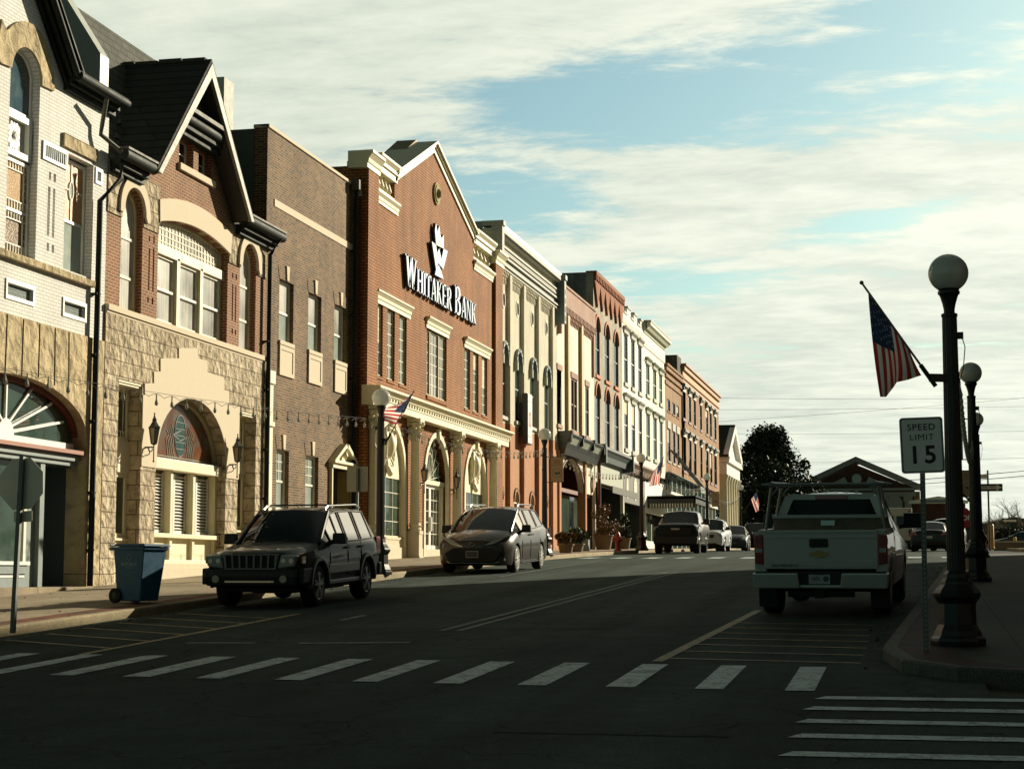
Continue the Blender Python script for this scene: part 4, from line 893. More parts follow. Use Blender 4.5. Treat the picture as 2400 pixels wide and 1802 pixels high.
for i, (a, c, z0, z1) in enumerate(W3):
    fo = win(B3, a, c-.01, z0, z1, w=-.16, fr=.06, fm='pale_trim', gm='curtain', rails=((z0*.52+z1*.48),), lower='glass_pale', sill=('limestone', .06, .10, .02))
    b = MB(); b.fb(0, .03, a+.0, c+.02, z0-.95, z0-.12, ); b.fp(rect(a+.0, c+.02, z0-.95, z0-.12), .03, .05, [rect(a+.10, c-.10, z0-.84, z0-.24)]); part(b, 'apron_panel', 'limestone', fo)
for i, (a, c, z0, z1) in enumerate(L3):
    fo = win(B3, a, c-.01, z0, z1, w=-.16, fr=.06, fm='pale_trim', gm='glass_pale', rails=((z0*.52+z1*.48),), lower='glass_pale', grid=(2, 3, z0*.5+z1*.5, z1-.06), sill=('limestone', .06, .10, .02))
for a, c, z0, z1 in W3+L3:
    m_ = (a+c)/2; b = MB(); b.fp([(m_-.07, z1+.02), (m_+.07, z1+.02), (m_+.12, z1+.42), (m_-.12, z1+.42)], 0, .05); part(b, 'keystone', 'limestone', B3)
    b = MB(); b.fp([(a-.02, z1), (m_-.075, z1), (m_-.12, z1+.36), (a-.14, z1+.36)], 0, .012); b.fp([(m_+.075, z1), (c+.02, z1), (c+.14, z1+.36), (m_+.12, z1+.36)], 0, .012); part(b, 'flat_arch', 'brown_brick', B3)
# doorway
wd = -.7
b = MB(); b.fb(wd-.05, wd, dr0, dr1, z3b, drt+.1); b.fb(wd, -.02, dr1-.06, dr1+.02, z3b, drt); part(b, 'doorway_recess', mat('ochre_paint', (.42,.30,.10), .6, var=.1), B3)
b = MB(); b.fb(wd, wd+.05, dr0+.25, dr1-.25, .3, 2.65); part(b, 'door', 'olive_trim', B3)
b = MB(); b.fb(-.3, .10, dr0-.10, dr0, z3b, drt); b.fb(-.3, .10, dr1, dr1+.12, z3b, drt); b.fb(-.3, .14, dr0-.12, dr1+.14, drt, drt+.14); b.fb(0, .22, dr0-.17, dr1+.19, drt+.14, drt+.22); part(b, 'door_surround', 'cream_trim', B3, bevel=.01)
pz = q3d(768, 500)[1]; py0, py1 = dr0-.17, dr1+.19; pm = (py0+py1)/2
b = MB(); b.fp([(py0, drt+.22), (py1, drt+.22), (pm, pz)], 0, .05); b.fp([(py0, drt+.22), (py0+.22, drt+.22), (pm-.08, pz-.10), (pm-.10, pz+.03)], 0, .22); b.fp([(py1, drt+.22), (py1-.22, drt+.22), (pm+.08, pz-.10), (pm+.10, pz+.03)], 0, .22); part(b, 'pediment', 'cream_trim', B3)
b = MB(); b.lathe([(.04, 0), (.09, .08), (.05, .2), (.10, .32), (.03, .44)], (WX+.14, pm, pz-.42), 10); part(b, 'pediment_urn', 'cream_trim', B3, smooth=True)
# ornate pilaster at its near corner
p0_, p1_ = q2c(1262, 700)[0], q2c(1300, 700)[0]; pt_ = q2c(1265, 85)[1]; 
b = MB(); zz0 = .2; b.fb(0, .10, p0_, p1_+.05, zz0, pt_); 
for za_, zb_2 in ((pt_-.35, pt_), (pt_-1.5, pt_-1.38), (zz0+1.35, zz0+1.5), (zz0, zz0+.3)): b.fb(0, .15, p0_-.03, p1_+.08, za_, zb_2)
for k in range(3): b.fb(.10, .125, p0_+.05+.09*k, p0_+.085+.09*k, zz0+.35, zz0+1.3)
for zz in (pt_-1.1, pt_-2.4): b.disc((WX+.11, (p0_+p1_)/2, zz), .10, (1,0,0), .04)
part(b, 'pilaster', 'cream_trim', B3, bevel=.006)
pipe(B3, [(WX+.16, YB3-.22, zt3-.1), (WX+.16, YB3-.22, .9)], .06, 'gutter', br=[(WX+.16, YB3-.22, z_) for z_ in (10, 8, 6, 4, 2)])
b = MB(); b.box(WX+.02, WX+.30, YB3-.36, YB3-.08, zt3-.18, zt3+.14); part(b, 'rain_hopper', 'pipe', B3, bevel=.02)
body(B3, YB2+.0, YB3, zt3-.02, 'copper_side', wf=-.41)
b = MB(); b.pr([(WX-.0, zt3), (WX-.42, zc3+.0), (WX-.0, zc3)], YB2-.005, YB2+.35, axis='Y'); b.box(WX-3.4, WX-.42, YB2-.01, YB2+.25, zt3-.1, zc3-.12); b.box(WX-5.2, WX-3.4, YB2-.01, YB2+.25, zt3-.1, zc3-.02); part(b, 'parapet', 'copper_side', B3)

# ================================================================== 4. the bank: orange brick, gabled parapet, columns
WB = .35
q4a = K(820, 320, 5.537); q4b = K(850, 640, 5.19); q4c = K(840, 920, 4.258)
def A4(q, x, y): return q(x, y, WB)
B4 = root('bank_building', 'orange brick bank with gabled parapet, balustrades and cream columned front', 'building', (WX, 62, .6))
b0 = F(853, 700, WB)[0]; b1 = F(1171, 700, WB)[0]
cl_ = A4(q4a, 325, 390); cr_ = F(1147, 600, WB)
pl1 = A4(q4a, 328, 600)[0]; pr0 = F(1155, 700, WB)[0]      # inner edges of the corner pilasters
bl1 = A4(q4a, 582, 620)[0]; br0 = A4(q4a, 1607, 1400)[0]
zbt = A4(q4a, 330, 400)[1]; zbb = A4(q4a, 330, 655)[1]; zct = A4(q4a, 203, 170)[1]
gax, gaz = A4(q4a, 1078, 215)
print('bank', b0, b1, pl1, bl1, br0, pr0, 'z', zbb, zbt, zct, gaz, gax)
gm = gax
W4 = []
for (x0_, x1_, yt, yb) in ((150, 246, 365, 1245), (300, 392, 430, 1305), (444, 536, 495, 1368), (1238, 1308, 900, 1640), (1343, 1410, 960, 1661), (1450, 1516, 1000, 1700)):
    W4.append((A4(q4b, x0_, 700)[0], A4(q4b, x1_, 700)[0]))
z41 = A4(q4b, 150, 350)[1]; z40 = A4(q4b, 150, 1235)[1]
cw = (A4(q4b, 778, 1000)[0], A4(q4b, 1022, 1000)[0]); cz1 = A4(q4b, 778, 665)[1]; cz0 = A4(q4b, 778, 1482)[1]
hol = [rect(a, c, z40, z41) for a, c in W4]+[rect(cw[0], cw[1], cz0, cz1), rect(pl1, bl1, zbb, zbt), rect(br0, pr0, zbb, zbt)]
zen = F(910.2, 911.8, WB+.45)[1]                       # top of the entablature
# arches on the ground floor
def A4c(x, y, w=WB): return q4c(x, y, w)
ar = []
for x0_, x1_, yc_, ysp in ((200, 468, 265, 830), (648, 905, 400, 900), (1050, 1278, 525, 990)):
    ar.append((A4c(x0_, 800)[0], A4c(x1_, 800)[0], A4c((x0_+x1_)/2+5, yc_)[1], A4c(x1_, ysp)[1]))
a1w = ar[2][1]-ar[2][0]
ar[0] = (ar[0][1]-a1w*1.0, ar[0][1], ar[0][2], ar[0][3])
azc = sum(a[2] for a in ar)/3; 
print('arches', ar, azc, zen)
asp4 = azc-a1w/2*1.02
zg4 = -.5
def arch_hole(a, c, zc_): h = (c-a)/2; return [(a, zc_-h)]+list(reversed(arc((a+c)/2, zc_-h, h, h, 0, 180, 20)))[1:-1]+[(c, zc_-h)]
outline = [(b0, zg4)]
for (a, c, _, _) in ar: outline += [(a, zg4)]+arch_hole(a, c, azc)+[(c, zg4)]
outline += [(b1, zg4), (b1, zct-.35), (pr0-.02, zct-.35), (pr0-.02, zbt+.02), (br0, zbt+.02), (gm, gaz), (bl1, zbt+.02), (pl1+.02, zbt+.02), (pl1+.02, zct-.35), (b0, zct-.35)]
b = MB(); b.fp(outline, -.25, WB, hol); part(b, 'wall', 'bank_brick', B4)
b = MB(); b.fb(WB, WB+.13, b0-.02, pl1, 1.1, zct-.35); b.fb(WB, WB+.13, pr0, b1+.02, 1.1, zct-.35); part(b, 'corner_pier', 'bank_brick', B4)
# parapet trim
def mould(y0, y1, zb, n=((0, 0), (.04, 0), (.04, .09), (.06, .12), (.07, .22), (.12, .29), (.14, .32), (.14, .38), (0, .38)), base=WB):
    b = MB(); b.pr([(WX+base+w_, zb+h) for w_, h in n], y0, y1, axis='Y'); return b
capn = ((-.5, 0), (.15, 0), (.15, .14), (.18, .18), (.20, .30), (.30, .44), (.33, .46), (.33, .55), (-.5, .55))
b = mould(b0-.22, pl1+.08, zct-.62, capn); part(b, 'pier_cap', 'cream_trim', B4)
b = mould(pr0-.08, b1+.22, zct-.62, capn); part(b, 'pier_cap', 'cream_trim', B4)
cn = ((-.35, 0), (.06, 0), (.06, .18), (.12, .22), (.12, .34), (.20, .44), (.22, .46), (.22, .54), (-.35, .54))
b = mould(pl1+.08, bl1+.14, zbt-.04, cn); part(b, 'cornice', 'cream_trim', B4)
b = mould(br0-.14, pr0-.08, zbt-.04, cn); part(b, 'cornice', 'cream_trim', B4)
for p, q_ in (((gm, gaz+.04), (bl1-.1, zbt-.0)), ((br0+.1, zbt-.0), (gm, gaz+.04))):
    b = MB()
    for w0_, w1_, t0, t1 in ((-.25, WB+.06, -.02, .17), (-.25, WB+.12, .17, .27), (-.9, WB+.20, .27, .36)):
        poly = band(q_, p, -t1, -t0) if False else None
        d = Vector((q_[0]-p[0], q_[1]-p[1])); L = d.length; s_ = 1
        lo = min(p, q_, key=lambda t: t[1]); hi = max(p, q_, key=lambda t: t[1])
        k = math.hypot(hi[0]-lo[0], hi[1]-lo[1])/abs(hi[0]-lo[0])
        b.fp([(lo[0], lo[1]+t0*k), (hi[0], hi[1]+t0*k), (hi[0], hi[1]+t1*k), (lo[0], lo[1]+t1*k)], w0_, w1_)
    part(b, 'raking_cornice', 'cream_trim', B4)
b = MB(); b.pr([(bl1+.1, zbt+.25), (gm, gaz+.52), (br0-.1, zbt+.25)], WX-1.0, WX-.27, axis='X'); part(b, 'parapet_back', mat('tan_membrane', (.30,.22,.13), .7, var=.2), B4)
for y0_, y1_ in ((pl1, bl1), (br0, pr0)):
    b = mould(y0_-.05, y1_+.32 if y0_ == pl1 else y1_-.0, zbb-.46); b.fb(-.25, WB-.002, y0_, y1_, zbb, zbb+.06); part(b, 'balcony_ledge', 'cream_trim', B4)
    n = 5
    for i in range(n):
        yy = y0_+(y1_-y0_)*(i+.6)/(n+.2); h = zbt-zbb-.06
        b = MB(); b.lathe([(.09, 0), (.09, .08*h), (.05, .12*h), (.115, .32*h), (.085, .48*h), (.045, .70*h), (.05, .86*h), (.085, .9*h), (.085, h)], (WX+WB-.14, yy, zbb+.06), 10); part(b, 'baluster', 'cream_trim', B4, smooth=True)
    b = MB(); b.fb(-.12, -.10, y0_+(y1_-y0_)*.78 if y0_ == pl1 else y0_+.1, y1_, zbb, zbt); part(b, 'screen', 'olive_trim', B4)
med = (A4(q4a, 1115, 745)); b = MB(); mr = A4(q4a, 1115, 600)[1]-A4(q4a, 1115, 745)[1]
b.disc((WX+WB+.03, med[0], med[1]), mr, (1,0,0), .08, 24); b.disc((WX+WB+.06, med[0], med[1]), mr*.8, (1,0,0), .08, 20); b.ball((WX+WB+.06, med[0], med[1]), mr*.45, 12, 8)
part(b, 'medallion', mat('moss_stone', (.38,.33,.15), .9, var=.35, vscale=12, bump=1.2, bscale=20), B4)
# upper windows
for a, c in W4:
    fo = win(B4, a, c-.02, z40, z41, w=WB-.12, fr=.07, fm='olive_trim' , gm='glass_pale', grid=(2, 6), gridm='pale_trim')
    b = MB(); b.fb(WB-.19, WB+.03, a-.02, c+.02, z40-.10, z40); part(b, 'sill', 'bank_brick', fo)
fo = win(B4, cw[0], cw[1]-.02, cz0, cz1, w=WB-.13, fr=.08, fm='olive_trim', gm='curtain', mull=(cw[0]+(cw[1]-cw[0])*.22, cw[0]+(cw[1]-cw[0])*.66), grid=(6, 6), gridm='pale_trim')
b = MB(); b.fb(WB-.19, WB+.05, cw[0]-.05, cw[1]+.05, cz0-.13, cz0); part(b, 'sill', 'bank_brick', fo)
for a, c, zz in ((W4[0][0]-.12, W4[2][1]+.35, z41), (cw[0]-.15, cw[1]+.2, cz1), (W4[3][0]-.12, W4[5][1]+.3, z41)):
    b = mould(a, c, zz+.12, ((-.1, -.12), (.04, -.12), (.04, 0), (.07, .02), (.08, .12), (.14, .20), (.17, .23), (.17, .28), (-.1, .28))); part(b, 'window_hood', 'cream_trim', B4)
# entablature
e0, e1 = b0-.1, b1+.15
zb = zen-.60; b = MB()
b.pr([(WX+WB-.02, zb), (WX+WB+.36, zb), (WX+WB+.36, zb+.20), (WX+WB+.39, zb+.22), (WX+WB+.39, zb+.34), (WX+WB+.44, zb+.37), (WX+WB+.46, zb+.43), (WX+WB+.56, zb+.50), (WX+WB+.60, zb+.52), (WX+WB+.60, zb+.59), (WX+WB-.02, zb+.62)], e0, e1, axis='Y'); part(b, 'entablature', 'cream_trim', B4)
b = MB()
for i in range(60): yy = e0+.1+(e1-e0-.2)*i/59; b.fb(WB+.39, WB+.43, yy, yy+.12, zb+.28, zb+.34)
part(b, 'dentils', 'cream_trim', B4)
# columns
cols = [A4(q4c, 60, 700)[0]+.15]+[q4c(x_, 900, WB+.25)[0] for x_ in (572, 990, 1350)]
g_b4 = lambda y_: g(y_)+KH
for yc_ in cols:
    z0_ = g_b4(yc_)-.05; zp = z0_+.95; zt_c = zb
    b = MB(); b.fb(WB-.02, WB+.44, yc_-.22, yc_+.22, z0_-.3, zp-.05); b.fb(WB-.02, WB+.47, yc_-.25, yc_+.25, z0_-.3, z0_+.12); b.fb(WB-.02, WB+.46, yc_-.24, yc_+.24, zp-.12, zp); ped = part(b, 'column', 'limestone', B4, bevel=.012)
    b = MB(); b.lathe([(.21, 0), (.22, .05), (.18, .10), (.18, .14), (.21, .18), (.19, .24), (.165, .27)], (WX+WB+.23, yc_, zp), 20); h = zt_c-zp-.75
    b.lathe([(.165, .27), (.162, h*.4), (.14, h+.02)], (WX+WB+.23, yc_, zp), 40, flute=.09); part(b, 'shaft', 'cream_trim', ped)
    b = MB(); zc0 = zp+h
    b.lathe([(.145, 0), (.165, .03), (.145, .06), (.15, .3), (.2, .55), (.23, .60)], (WX+WB+.23, yc_, zc0), 16)
    for k in range(8):
        t = k*math.pi/4
        for r_, hh in ((.18, .22), (.21, .42)):
            cx_, cy_ = WX+WB+.23+math.cos(t+(.39 if hh > .3 else 0))*r_, yc_+math.sin(t+(.39 if hh > .3 else 0))*r_
            b.tube([(cx_-math.cos(t)*.05, cy_-math.sin(t)*.05, zc0+hh-.2), (cx_, cy_, zc0+hh), (cx_+math.cos(t)*.07, cy_+math.sin(t)*.07, zc0+hh-.03)], [.05, .04, .02], 6)
    for sx_ in (-1, 1):
        for sy_ in (-1, 1): b.ball((WX+WB+.23+sx_*.2, yc_+sy_*.2, zc0+.56), .085, 8, 6)
    b.fb(WB-.05, WB+.48, yc_-.25, yc_+.25, zc0+.63, zt_c); part(b, 'capital', 'cream_trim', ped)
# arched bays
for i, (a, c, _, _) in enumerate(ar):
    h = (c-a)/2; m_ = (a+c)/2; s_ = azc-h; gz_ = g_b4(m_)
    b = MB(); o_ = arc(m_, s_, h+.02, h+.02, 0, 180, 22); i_ = arc(m_, s_, h-.17, h-.17, 0, 180, 22)
    b.fp([(m_+h+.02, gz_-.3)]+o_+[(m_-h-.02, gz_-.3), (m_-h+.17, gz_-.3)]+list(reversed(i_))+[(m_+h-.17, gz_-.3)], WB-.10, WB+.05); part(b, 'arch_architrave', 'cream_trim', B4)
    b = MB(); b.fp([(m_-.07, s_+h-.2), (m_+.07, s_+h-.2), (m_+.12, s_+h+.12), (m_-.12, s_+h+.12)], WB-.05, WB+.14); part(b, 'keystone', 'cream_trim', B4)
    a2, c2, h2 = a+.17, c-.17, h-.17
    if i != 1:
        zw1 = azc-2*h2*1.12 if False else A4c(440, 855)[1]; zsl_ = A4c(330, 1440)[1] if i == 0 else A4c(330, 1440)[1]
        b = MB(); b.fp([(a2, zw1), (c2, zw1), (c2, s_)]+arc(m_, s_, h2, h2, 0, 180, 20)[1:-1]+[(a2, s_)], WB-.22, WB-.10); tm = part(b, 'tympanum', 'cream_trim', B4)
        b = MB(); cz_ = (zw1+azc)/2+.1; X0 = WX+WB-.1
        b.ball((X0, m_, cz_), .30, 14, 10, sz=1.6)
        for k in range(9):
            t = k/8*math.pi; rr = .46
            b.tube([(X0+.02, m_+math.cos(t)*.2, cz_-.5*math.sin(t)), (X0+.10, m_+math.cos(t)*rr, cz_-.25-.55*math.sin(t)), (X0+.05, m_+math.cos(t)*rr*1.25, cz_-.1-.7*math.sin(t))], [.06, .07, .03], 6)
        for s2 in (-1, 1):
            b.tube([(X0+.04, m_+s2*.1, cz_+.55), (X0+.10, m_+s2*.38, cz_+.45), (X0+.10, m_+s2*.5, cz_+.1), (X0+.08, m_+s2*.42, cz_-.35), (X0+.05, m_+s2*.5, cz_-.7)], [.05, .09, .10, .09, .04], 8)
            b.ball((X0+.06, m_+s2*.3, cz_+.25), .10, 8, 6); b.ball((X0+.06, m_+s2*.36, cz_-.15), .09, 8, 6)
        b.tube([(X0+.05, m_-.25, cz_-.6), (X0+.12, m_, cz_-.95), (X0+.05, m_+.25, cz_-.6)], [.06, .10, .06], 8); b.tube([(X0+.04, m_-.1, cz_+.6), (X0+.1, m_, cz_+.78), (X0+.04, m_+.1, cz_+.6)], [.04, .07, .04], 8)
        part(b, 'relief_ornament', 'cream_trim', tm, smooth=70)
        fo = win(B4, a2, c2, zsl_, zw1, w=WB-.16, fr=.05, fm='cream_trim', gm='glass_green', grid=(4, 4), gridm='pale_trim', name='grid_window')
        for gl_p in kids(fo):
            if gl_p.name.startswith('muntins'): gl_p.scale = (1, 1, 1)
        b = MB(); b.fb(WB-.3, WB-.02, a2, c2, gz_-.3, zsl_-.06); b.fb(WB-.3, WB-.0, a2, c2, zsl_-.08, zsl_); part(b, 'stone_apron', 'limestone', B4)
        if i == 2: tymp_y = m_
    else:
        dz1 = A4c(680, 905)[1]; dz0 = gz_+.03
        b = MB(); b.fp([(a2, s_-.2), (c2, s_-.2), (c2, s_)]+arc(m_, s_, h2, h2, 0, 180, 20)[1:-1]+[(a2, s_)], WB-.30, WB-.27); b.fb(WB-.30, WB-.27, a2, c2, dz1+.15, s_-.2); fl = part(b, 'fanlight', 'glass_green', B4)
        b = MB(); X_ = WX+WB-.26
        for k in range(9):
            t = math.pi*(k+.5)/9; 
            ex, ez = m_+math.cos(t)*h2*.98, s_+math.sin(t)*h2*.98
            b.bar((X_, m_, dz1+.2), (X_, ex, ez), .02, .02, up=(1,0,0))
        sc_ = arc(m_, dz1+.2, .48, .95, 0, 180, 12); 
        for p, q_ in zip(sc_[:-1], sc_[1:]): b.bar((X_, *p), (X_, *q_), .03, .03, up=(1,0,0))
        for k in range(6):
            t0 = math.pi*k/6; p_ = arc(m_, s_, h2*.9, h2*.9, 30*k, 30*k+30, 4)
            pc = ((p_[0][0]+p_[-1][0])/2, (p_[0][1]+p_[-1][1])/2)
            b.tube([(X_, *p_[0]), (X_, m_+(pc[0]-m_)*.84, s_+(pc[1]-s_)*.84), (X_, *p_[-1])], .014, 5)
        part(b, 'tracery', 'pale_trim', fl)
        b = MB(); b.fb(WB-.32, WB-.12, a2, c2, dz1, dz1+.16); b.fb(WB-.32, WB-.16, a2, a2+.16, dz0, dz1); b.fb(WB-.32, WB-.16, c2-.16, c2, dz0, dz1); part(b, 'door_case', 'cream_trim', B4, bevel=.01)
        for sd in (0, 1):
            ya_ = a2+.16 if sd == 0 else m_+.005; yb_2 = m_-.005 if sd == 0 else c2-.16
            b = MB(); b.fp(rect(ya_, yb_2, dz0, dz1), WB-.30, WB-.24, [rect(ya_+.12, yb_2-.12, dz0+.35, dz1-.12)]); dd = part(b, 'door', 'white_paint', B4)
            b = MB(); b.fb(WB-.29, WB-.275, ya_+.11, yb_2-.11, dz0+.34, dz1-.11); part(b, 'door_pane', 'glass', dd)
            b = MB()
            for k in range(1, 5): zz = dz0+.35+(dz1-dz0-.47)*k/5; b.fb(WB-.275, WB-.25, ya_+.12, yb_2-.12, zz-.012, zz+.012)
            for k in range(1, 3): yy = ya_+.12+(yb_2-ya_-.24)*k/3; b.fb(WB-.275, WB-.25, yy-.008, yy+.008, dz0+.35, dz1-.12)
            part(b, 'muntins', 'pale_trim', dd)
            b = MB(); yy = yb_2-.06 if sd == 0 else ya_+.06; b.fb(WB-.24, WB-.17, yy-.02, yy+.02, dz0+.85, dz0+1.35); part(b, 'handle', 'white_paint', dd)
b = MB(); b.fb(-.25, WB+.03, b0, b1, -.6, g_b4(58)+.3); part(b, 'base_course', 'limestone', B4)
body(B4, b0+.02, b1-.02, zbb-.4, 'bank_brick', wf=-.26)
b = MB(); b.fb(-.26, -3, b0+.02, pl1-.1, zbb-.4, zct-.5); part(b, 'side_parapet', 'bank_brick', B4)
b = MB(); b.fb(-.9, WB-.1, b0-.05, b0+.04, zct-1.5, zct-1.1); part(b, 'camera_box', 'white_paint', B4)

# ------------------------------------------------------------------ raised sign on the bank
SG = root('bank_sign', 'raised pale blue WHITAKER BANK lettering with a torch emblem on orange brick', 'sign', (WX+WB, 62, 9))
lw = mat('sign_face', (.46,.60,.78), .5); ls = mat('sign_side', (.012,.02,.035), .5); lyel = mat('sign_flame', (.75,.75,.40), .4)
def letter_polys(ch):
    """strokes in a 1-high box, returned as polygons and the advance width"""
    T, t, sf = .17, .065, .05
    def st(x0, x1): return [(x0, 0), (x1, 0), (x1, 1), (x0, 1)]
    def serif(xc, w, z): return [(xc-w/2, z), (xc+w/2, z), (xc+w/2, z+sf), (xc-w/2, z+sf)]
    def dg(x0, x1, w, z0=0, z1=1): return [(x0, z0), (x0+w, z0), (x1+w, z1), (x1, z1)]
    P = {
     'W': ([dg(.26, .05, T), dg(.26, .44, t+.03), dg(.60, .44, T), dg(.64, .86, t+.02), serif(.12, .26, .95), serif(.90, .22, .95)], 1.02),
     'H': ([st(.06, .06+T), st(.50, .50+T), [(.2, .47), (.55, .47), (.55, .55), (.2, .55)]]+[serif(x_, .30, z_) for x_ in (.145, .585) for z_ in (0, .95)], .74),
     'I': ([st(.07, .07+T)]+[serif(.155, .30, z_) for z_ in (0, .95)], .33),
     'T': ([st(.22, .22+T), [(.0, .92), (.62, .92), (.62, 1), (.0, 1)], [(.0, .78), (.04, .78), (.07, .92), (0, .92)], [(.58, .78), (.62, .78), (.62, .92), (.55, .92)], serif(.305, .30, 0)], .64),
     'A': ([dg(.03, .25, t), dg(.46, .25, T), [(.14, .28), (.48, .28), (.47, .35), (.16, .35)], serif(.07, .2, 0), serif(.55, .26, 0)], .66),
     'K': ([st(.06, .06+T), dg(.20, .50, t+.02, .42, 1.0), [(.27, .55), (.34, .62), (.66, 0), (.48, 0)], serif(.145, .30, 0), serif(.145, .30, .95), serif(.56, .22, .95), serif(.59, .24, 0)], .70),
     'E': ([st(.06, .06+T), [(.05, .93), (.52, .93), (.52, 1), (.05, 1)], [(.05, 0), (.55, 0), (.55, .07), (.05, .07)], [(.2, .47), (.42, .47), (.42, .54), (.2, .54)], [(.48, .78), (.52, .78), (.52, .95), (.48, .95)], [(.51, .05), (.55, .05), (.55, .24), (.51, .24)]], .60),
     'R': ([st(.06, .06+T), serif(.145, .30, 0), [(.3, .48), (.42, .48), (.68, 0), (.50, 0)]]+[[(.1, 1), (.4, 1), (.55, .92), (.6, .76), (.55, .56), (.4, .47), (.1, .47), (.1, .54), (.33, .54), (.41, .62), (.43, .76), (.41, .87), (.33, .94), (.1, .94)]], .70),
     'B': ([st(.06, .06+T)]+[[(.0, 1), (.40, 1), (.54, .92), (.58, .78), (.54, .62), (.42, .53), (.58, .45), (.64, .27), (.58, .09), (.44, 0), (.0, 0), (.0, .05), (.34, .06), (.43, .14), (.46, .27), (.42, .42), (.32, .49), (.1, .49), (.1, .56), (.3, .56), (.38, .64), (.40, .77), (.37, .89), (.3, .95), (0, .95)]], .70),
     'N': ([dg(.07, .07, t), [(.05, 1), (.22, 1), (.60, 0), (.52, 0)], dg(.54, .54, t), serif(.1, .22, 0), serif(.08, .2, .95), serif(.575, .22, .95)], .70),
    }
    return P[ch]
def place_word(word, y0, y1, zb_, hbig, hsm):
    tot = sum(letter_polys(c)[1]*(hbig if i == 0 else hsm) for i, c in enumerate(word)); k = (y1-y0)/tot; yy = y0
    for i, c in enumerate(word):
        h = hbig if i == 0 else hsm; polys, adv = letter_polys(c); b = MB(); b2 = MB()
        for p in polys:
            pp = [(yy+u*h*k, zb_+v*h) for u, v in p]; b.fp(pp, WB+.13, WB+.15); b2.fp(pp, WB+.03, WB+.13)
        lo = part(b, 'letter', lw, SG); part(b2, 'return', ls, lo); yy += adv*h*k
sw0 = K(850, 640, 5.19)(470, 0, WB)[0]; sw1 = K(850, 640, 5.19)(1040, 300, WB)[0]; sb0 = K(850, 640, 5.19)(1075, 160, WB)[0]; sb1 = K(850, 640, 5.19)(1338, 500, WB)[0]
sbz = K(850, 640, 5.19)(1335, 635, WB)[1]; sz1 = K(850, 640, 5.19)(1335, 385, WB)[1]-sbz; szB = K(850, 640, 5.19)(1082, 155, WB)[1]-K(850, 640, 5.19)(1082, 500, WB)[1]
place_word('WHITAKER', sw0, sw1, sbz, szB, sz1*1.02); place_word('BANK', sb0, sb1, sbz, szB, sz1*1.02)
# torch emblem
def E4(x, y): return q4a(x, y, WB+.14)
def slab(pts, m_, nm, par=SG, w1=.15):
    b = MB(); b.fp(pts, WB+.12, WB+w1); o = part(b, nm, m_, par); b = MB(); b.fp(pts, WB+.03, WB+.12); part(b, 'return', ls, o); return o
qe = K(500, 250, 2.373)
def E5(x, y): return qe(x, y, WB+.14)
torch_l = [(1215, 750), (1238, 770), (1243, 815), (1255, 790), (1268, 850), (1280, 790), (1302, 805), (1278, 905), (1250, 870), (1238, 905)]
flame_w = [(1238, 768), (1232, 690), (1237, 648), (1246, 700), (1256, 662), (1261, 712), (1268, 735), (1280, 712), (1281, 790), (1262, 780)]
fl2 = [(1241, 770), (1240, 722), (1254, 706), (1262, 735), (1268, 728), (1274, 788)]
slab([E5(*p) for p in torch_l], lw, 'torch_bowl'); 
slab([E5(*p) for p in [(1238, 905), (1252, 880), (1266, 915), (1279, 960), (1232, 935)]], lw, 'torch_base')
f_ = slab([E5(*p) for p in flame_w], lw, 'torch_flame'); b = MB(); b.fp([E5(*p) for p in fl2], WB+.15, WB+.155); part(b, 'flame_core', lyel, f_)
# ================================================================== the row beyond the bank
q5 = K(1150, 530, 7.223); q5b = K(1100, 500, 3.3215); q5c = K(1150, 900, 3.687); q9 = K(1440, 850, 7.55); q8 = K(1440, 650, 8.304)
YB5 = F(1306, 800)[0]; YB6 = F(1391, 800)[0]; YB7 = F(1458, 800)[0]; YB8 = F(1508, 800)[0]; YB9 = F(1558, 900)[0]; YBA = F(1597, 900)[0]; YBB = F(1681, 950)[0]
def gp(y_): return g(y_)+KH
def hood_arch(P, a, c, s_, k_, m_, t=.16, pj=.12, n=14):
    cy_ = (a+c)/2; hw = (c-a)/2; b = MB()
    b.fp(arc(cy_, s_, hw+t, k_-s_+t, 0, 180, n)+list(reversed(arc(cy_, s_, hw, k_-s_, 0, 180, n))), 0, pj); return part(b, 'arch_hood', m_, P)
# ---- cream brick block with round attic windows
B5 = root('cream_brick_building', 'cream brick block with grey bracketed cornice, round attic windows and salmon ground floor', 'building', (WX, 77, 1))
zt5 = q5(200, 180)[1]; zc5 = q5(160, 20)[1]
T5 = [(F(p, 720)[0], F(p2, 720)[0]) for p, p2 in ((1170.5, 1189), (1203, 1222), (1238, 1256), (1271, 1289))]
zA1 = F(1212, 838)[1]; zA0 = F(1203, 985)[1]; 
wv = .62
z5s = F(1215, 1004)[1]
cn_ = [(a+c)/2 for a, c in T5]
zR = F(1212, 724)[1]
ac = [archp(m-.48, m+.48, zA0, zA1-.25, zA1+.25) for m in cn_]
rc = [arc(m, zR, .24, .30, 0, 360, 16)[:-1] for m in cn_]
b = MB(); b.fp([(b1, z5s), (YB5, z5s), (YB5, zt5), (b1, zt5)], -.4, 0, ac+rc); part(b, 'wall', 'cream_brick', B5)
G5 = [(F(p, 1180)[0]) for p in (1173, 1210, 1246, 1278)]
zg1_ = F(1165, 1142)[1]
gw = [archp(m-.42, m+.42, -.2, zg1_-.45, zg1_) for m in G5]
b = MB(); b.fp([(b1, -.6), (YB5, -.6), (YB5, z5s), (b1, z5s)], -.4, .0, [archp(m-.42, m+.42, gp(m)+.75, zg1_-.45, zg1_) for m in G5]); part(b, 'ground_floor_wall', 'salmon_brick', B5)
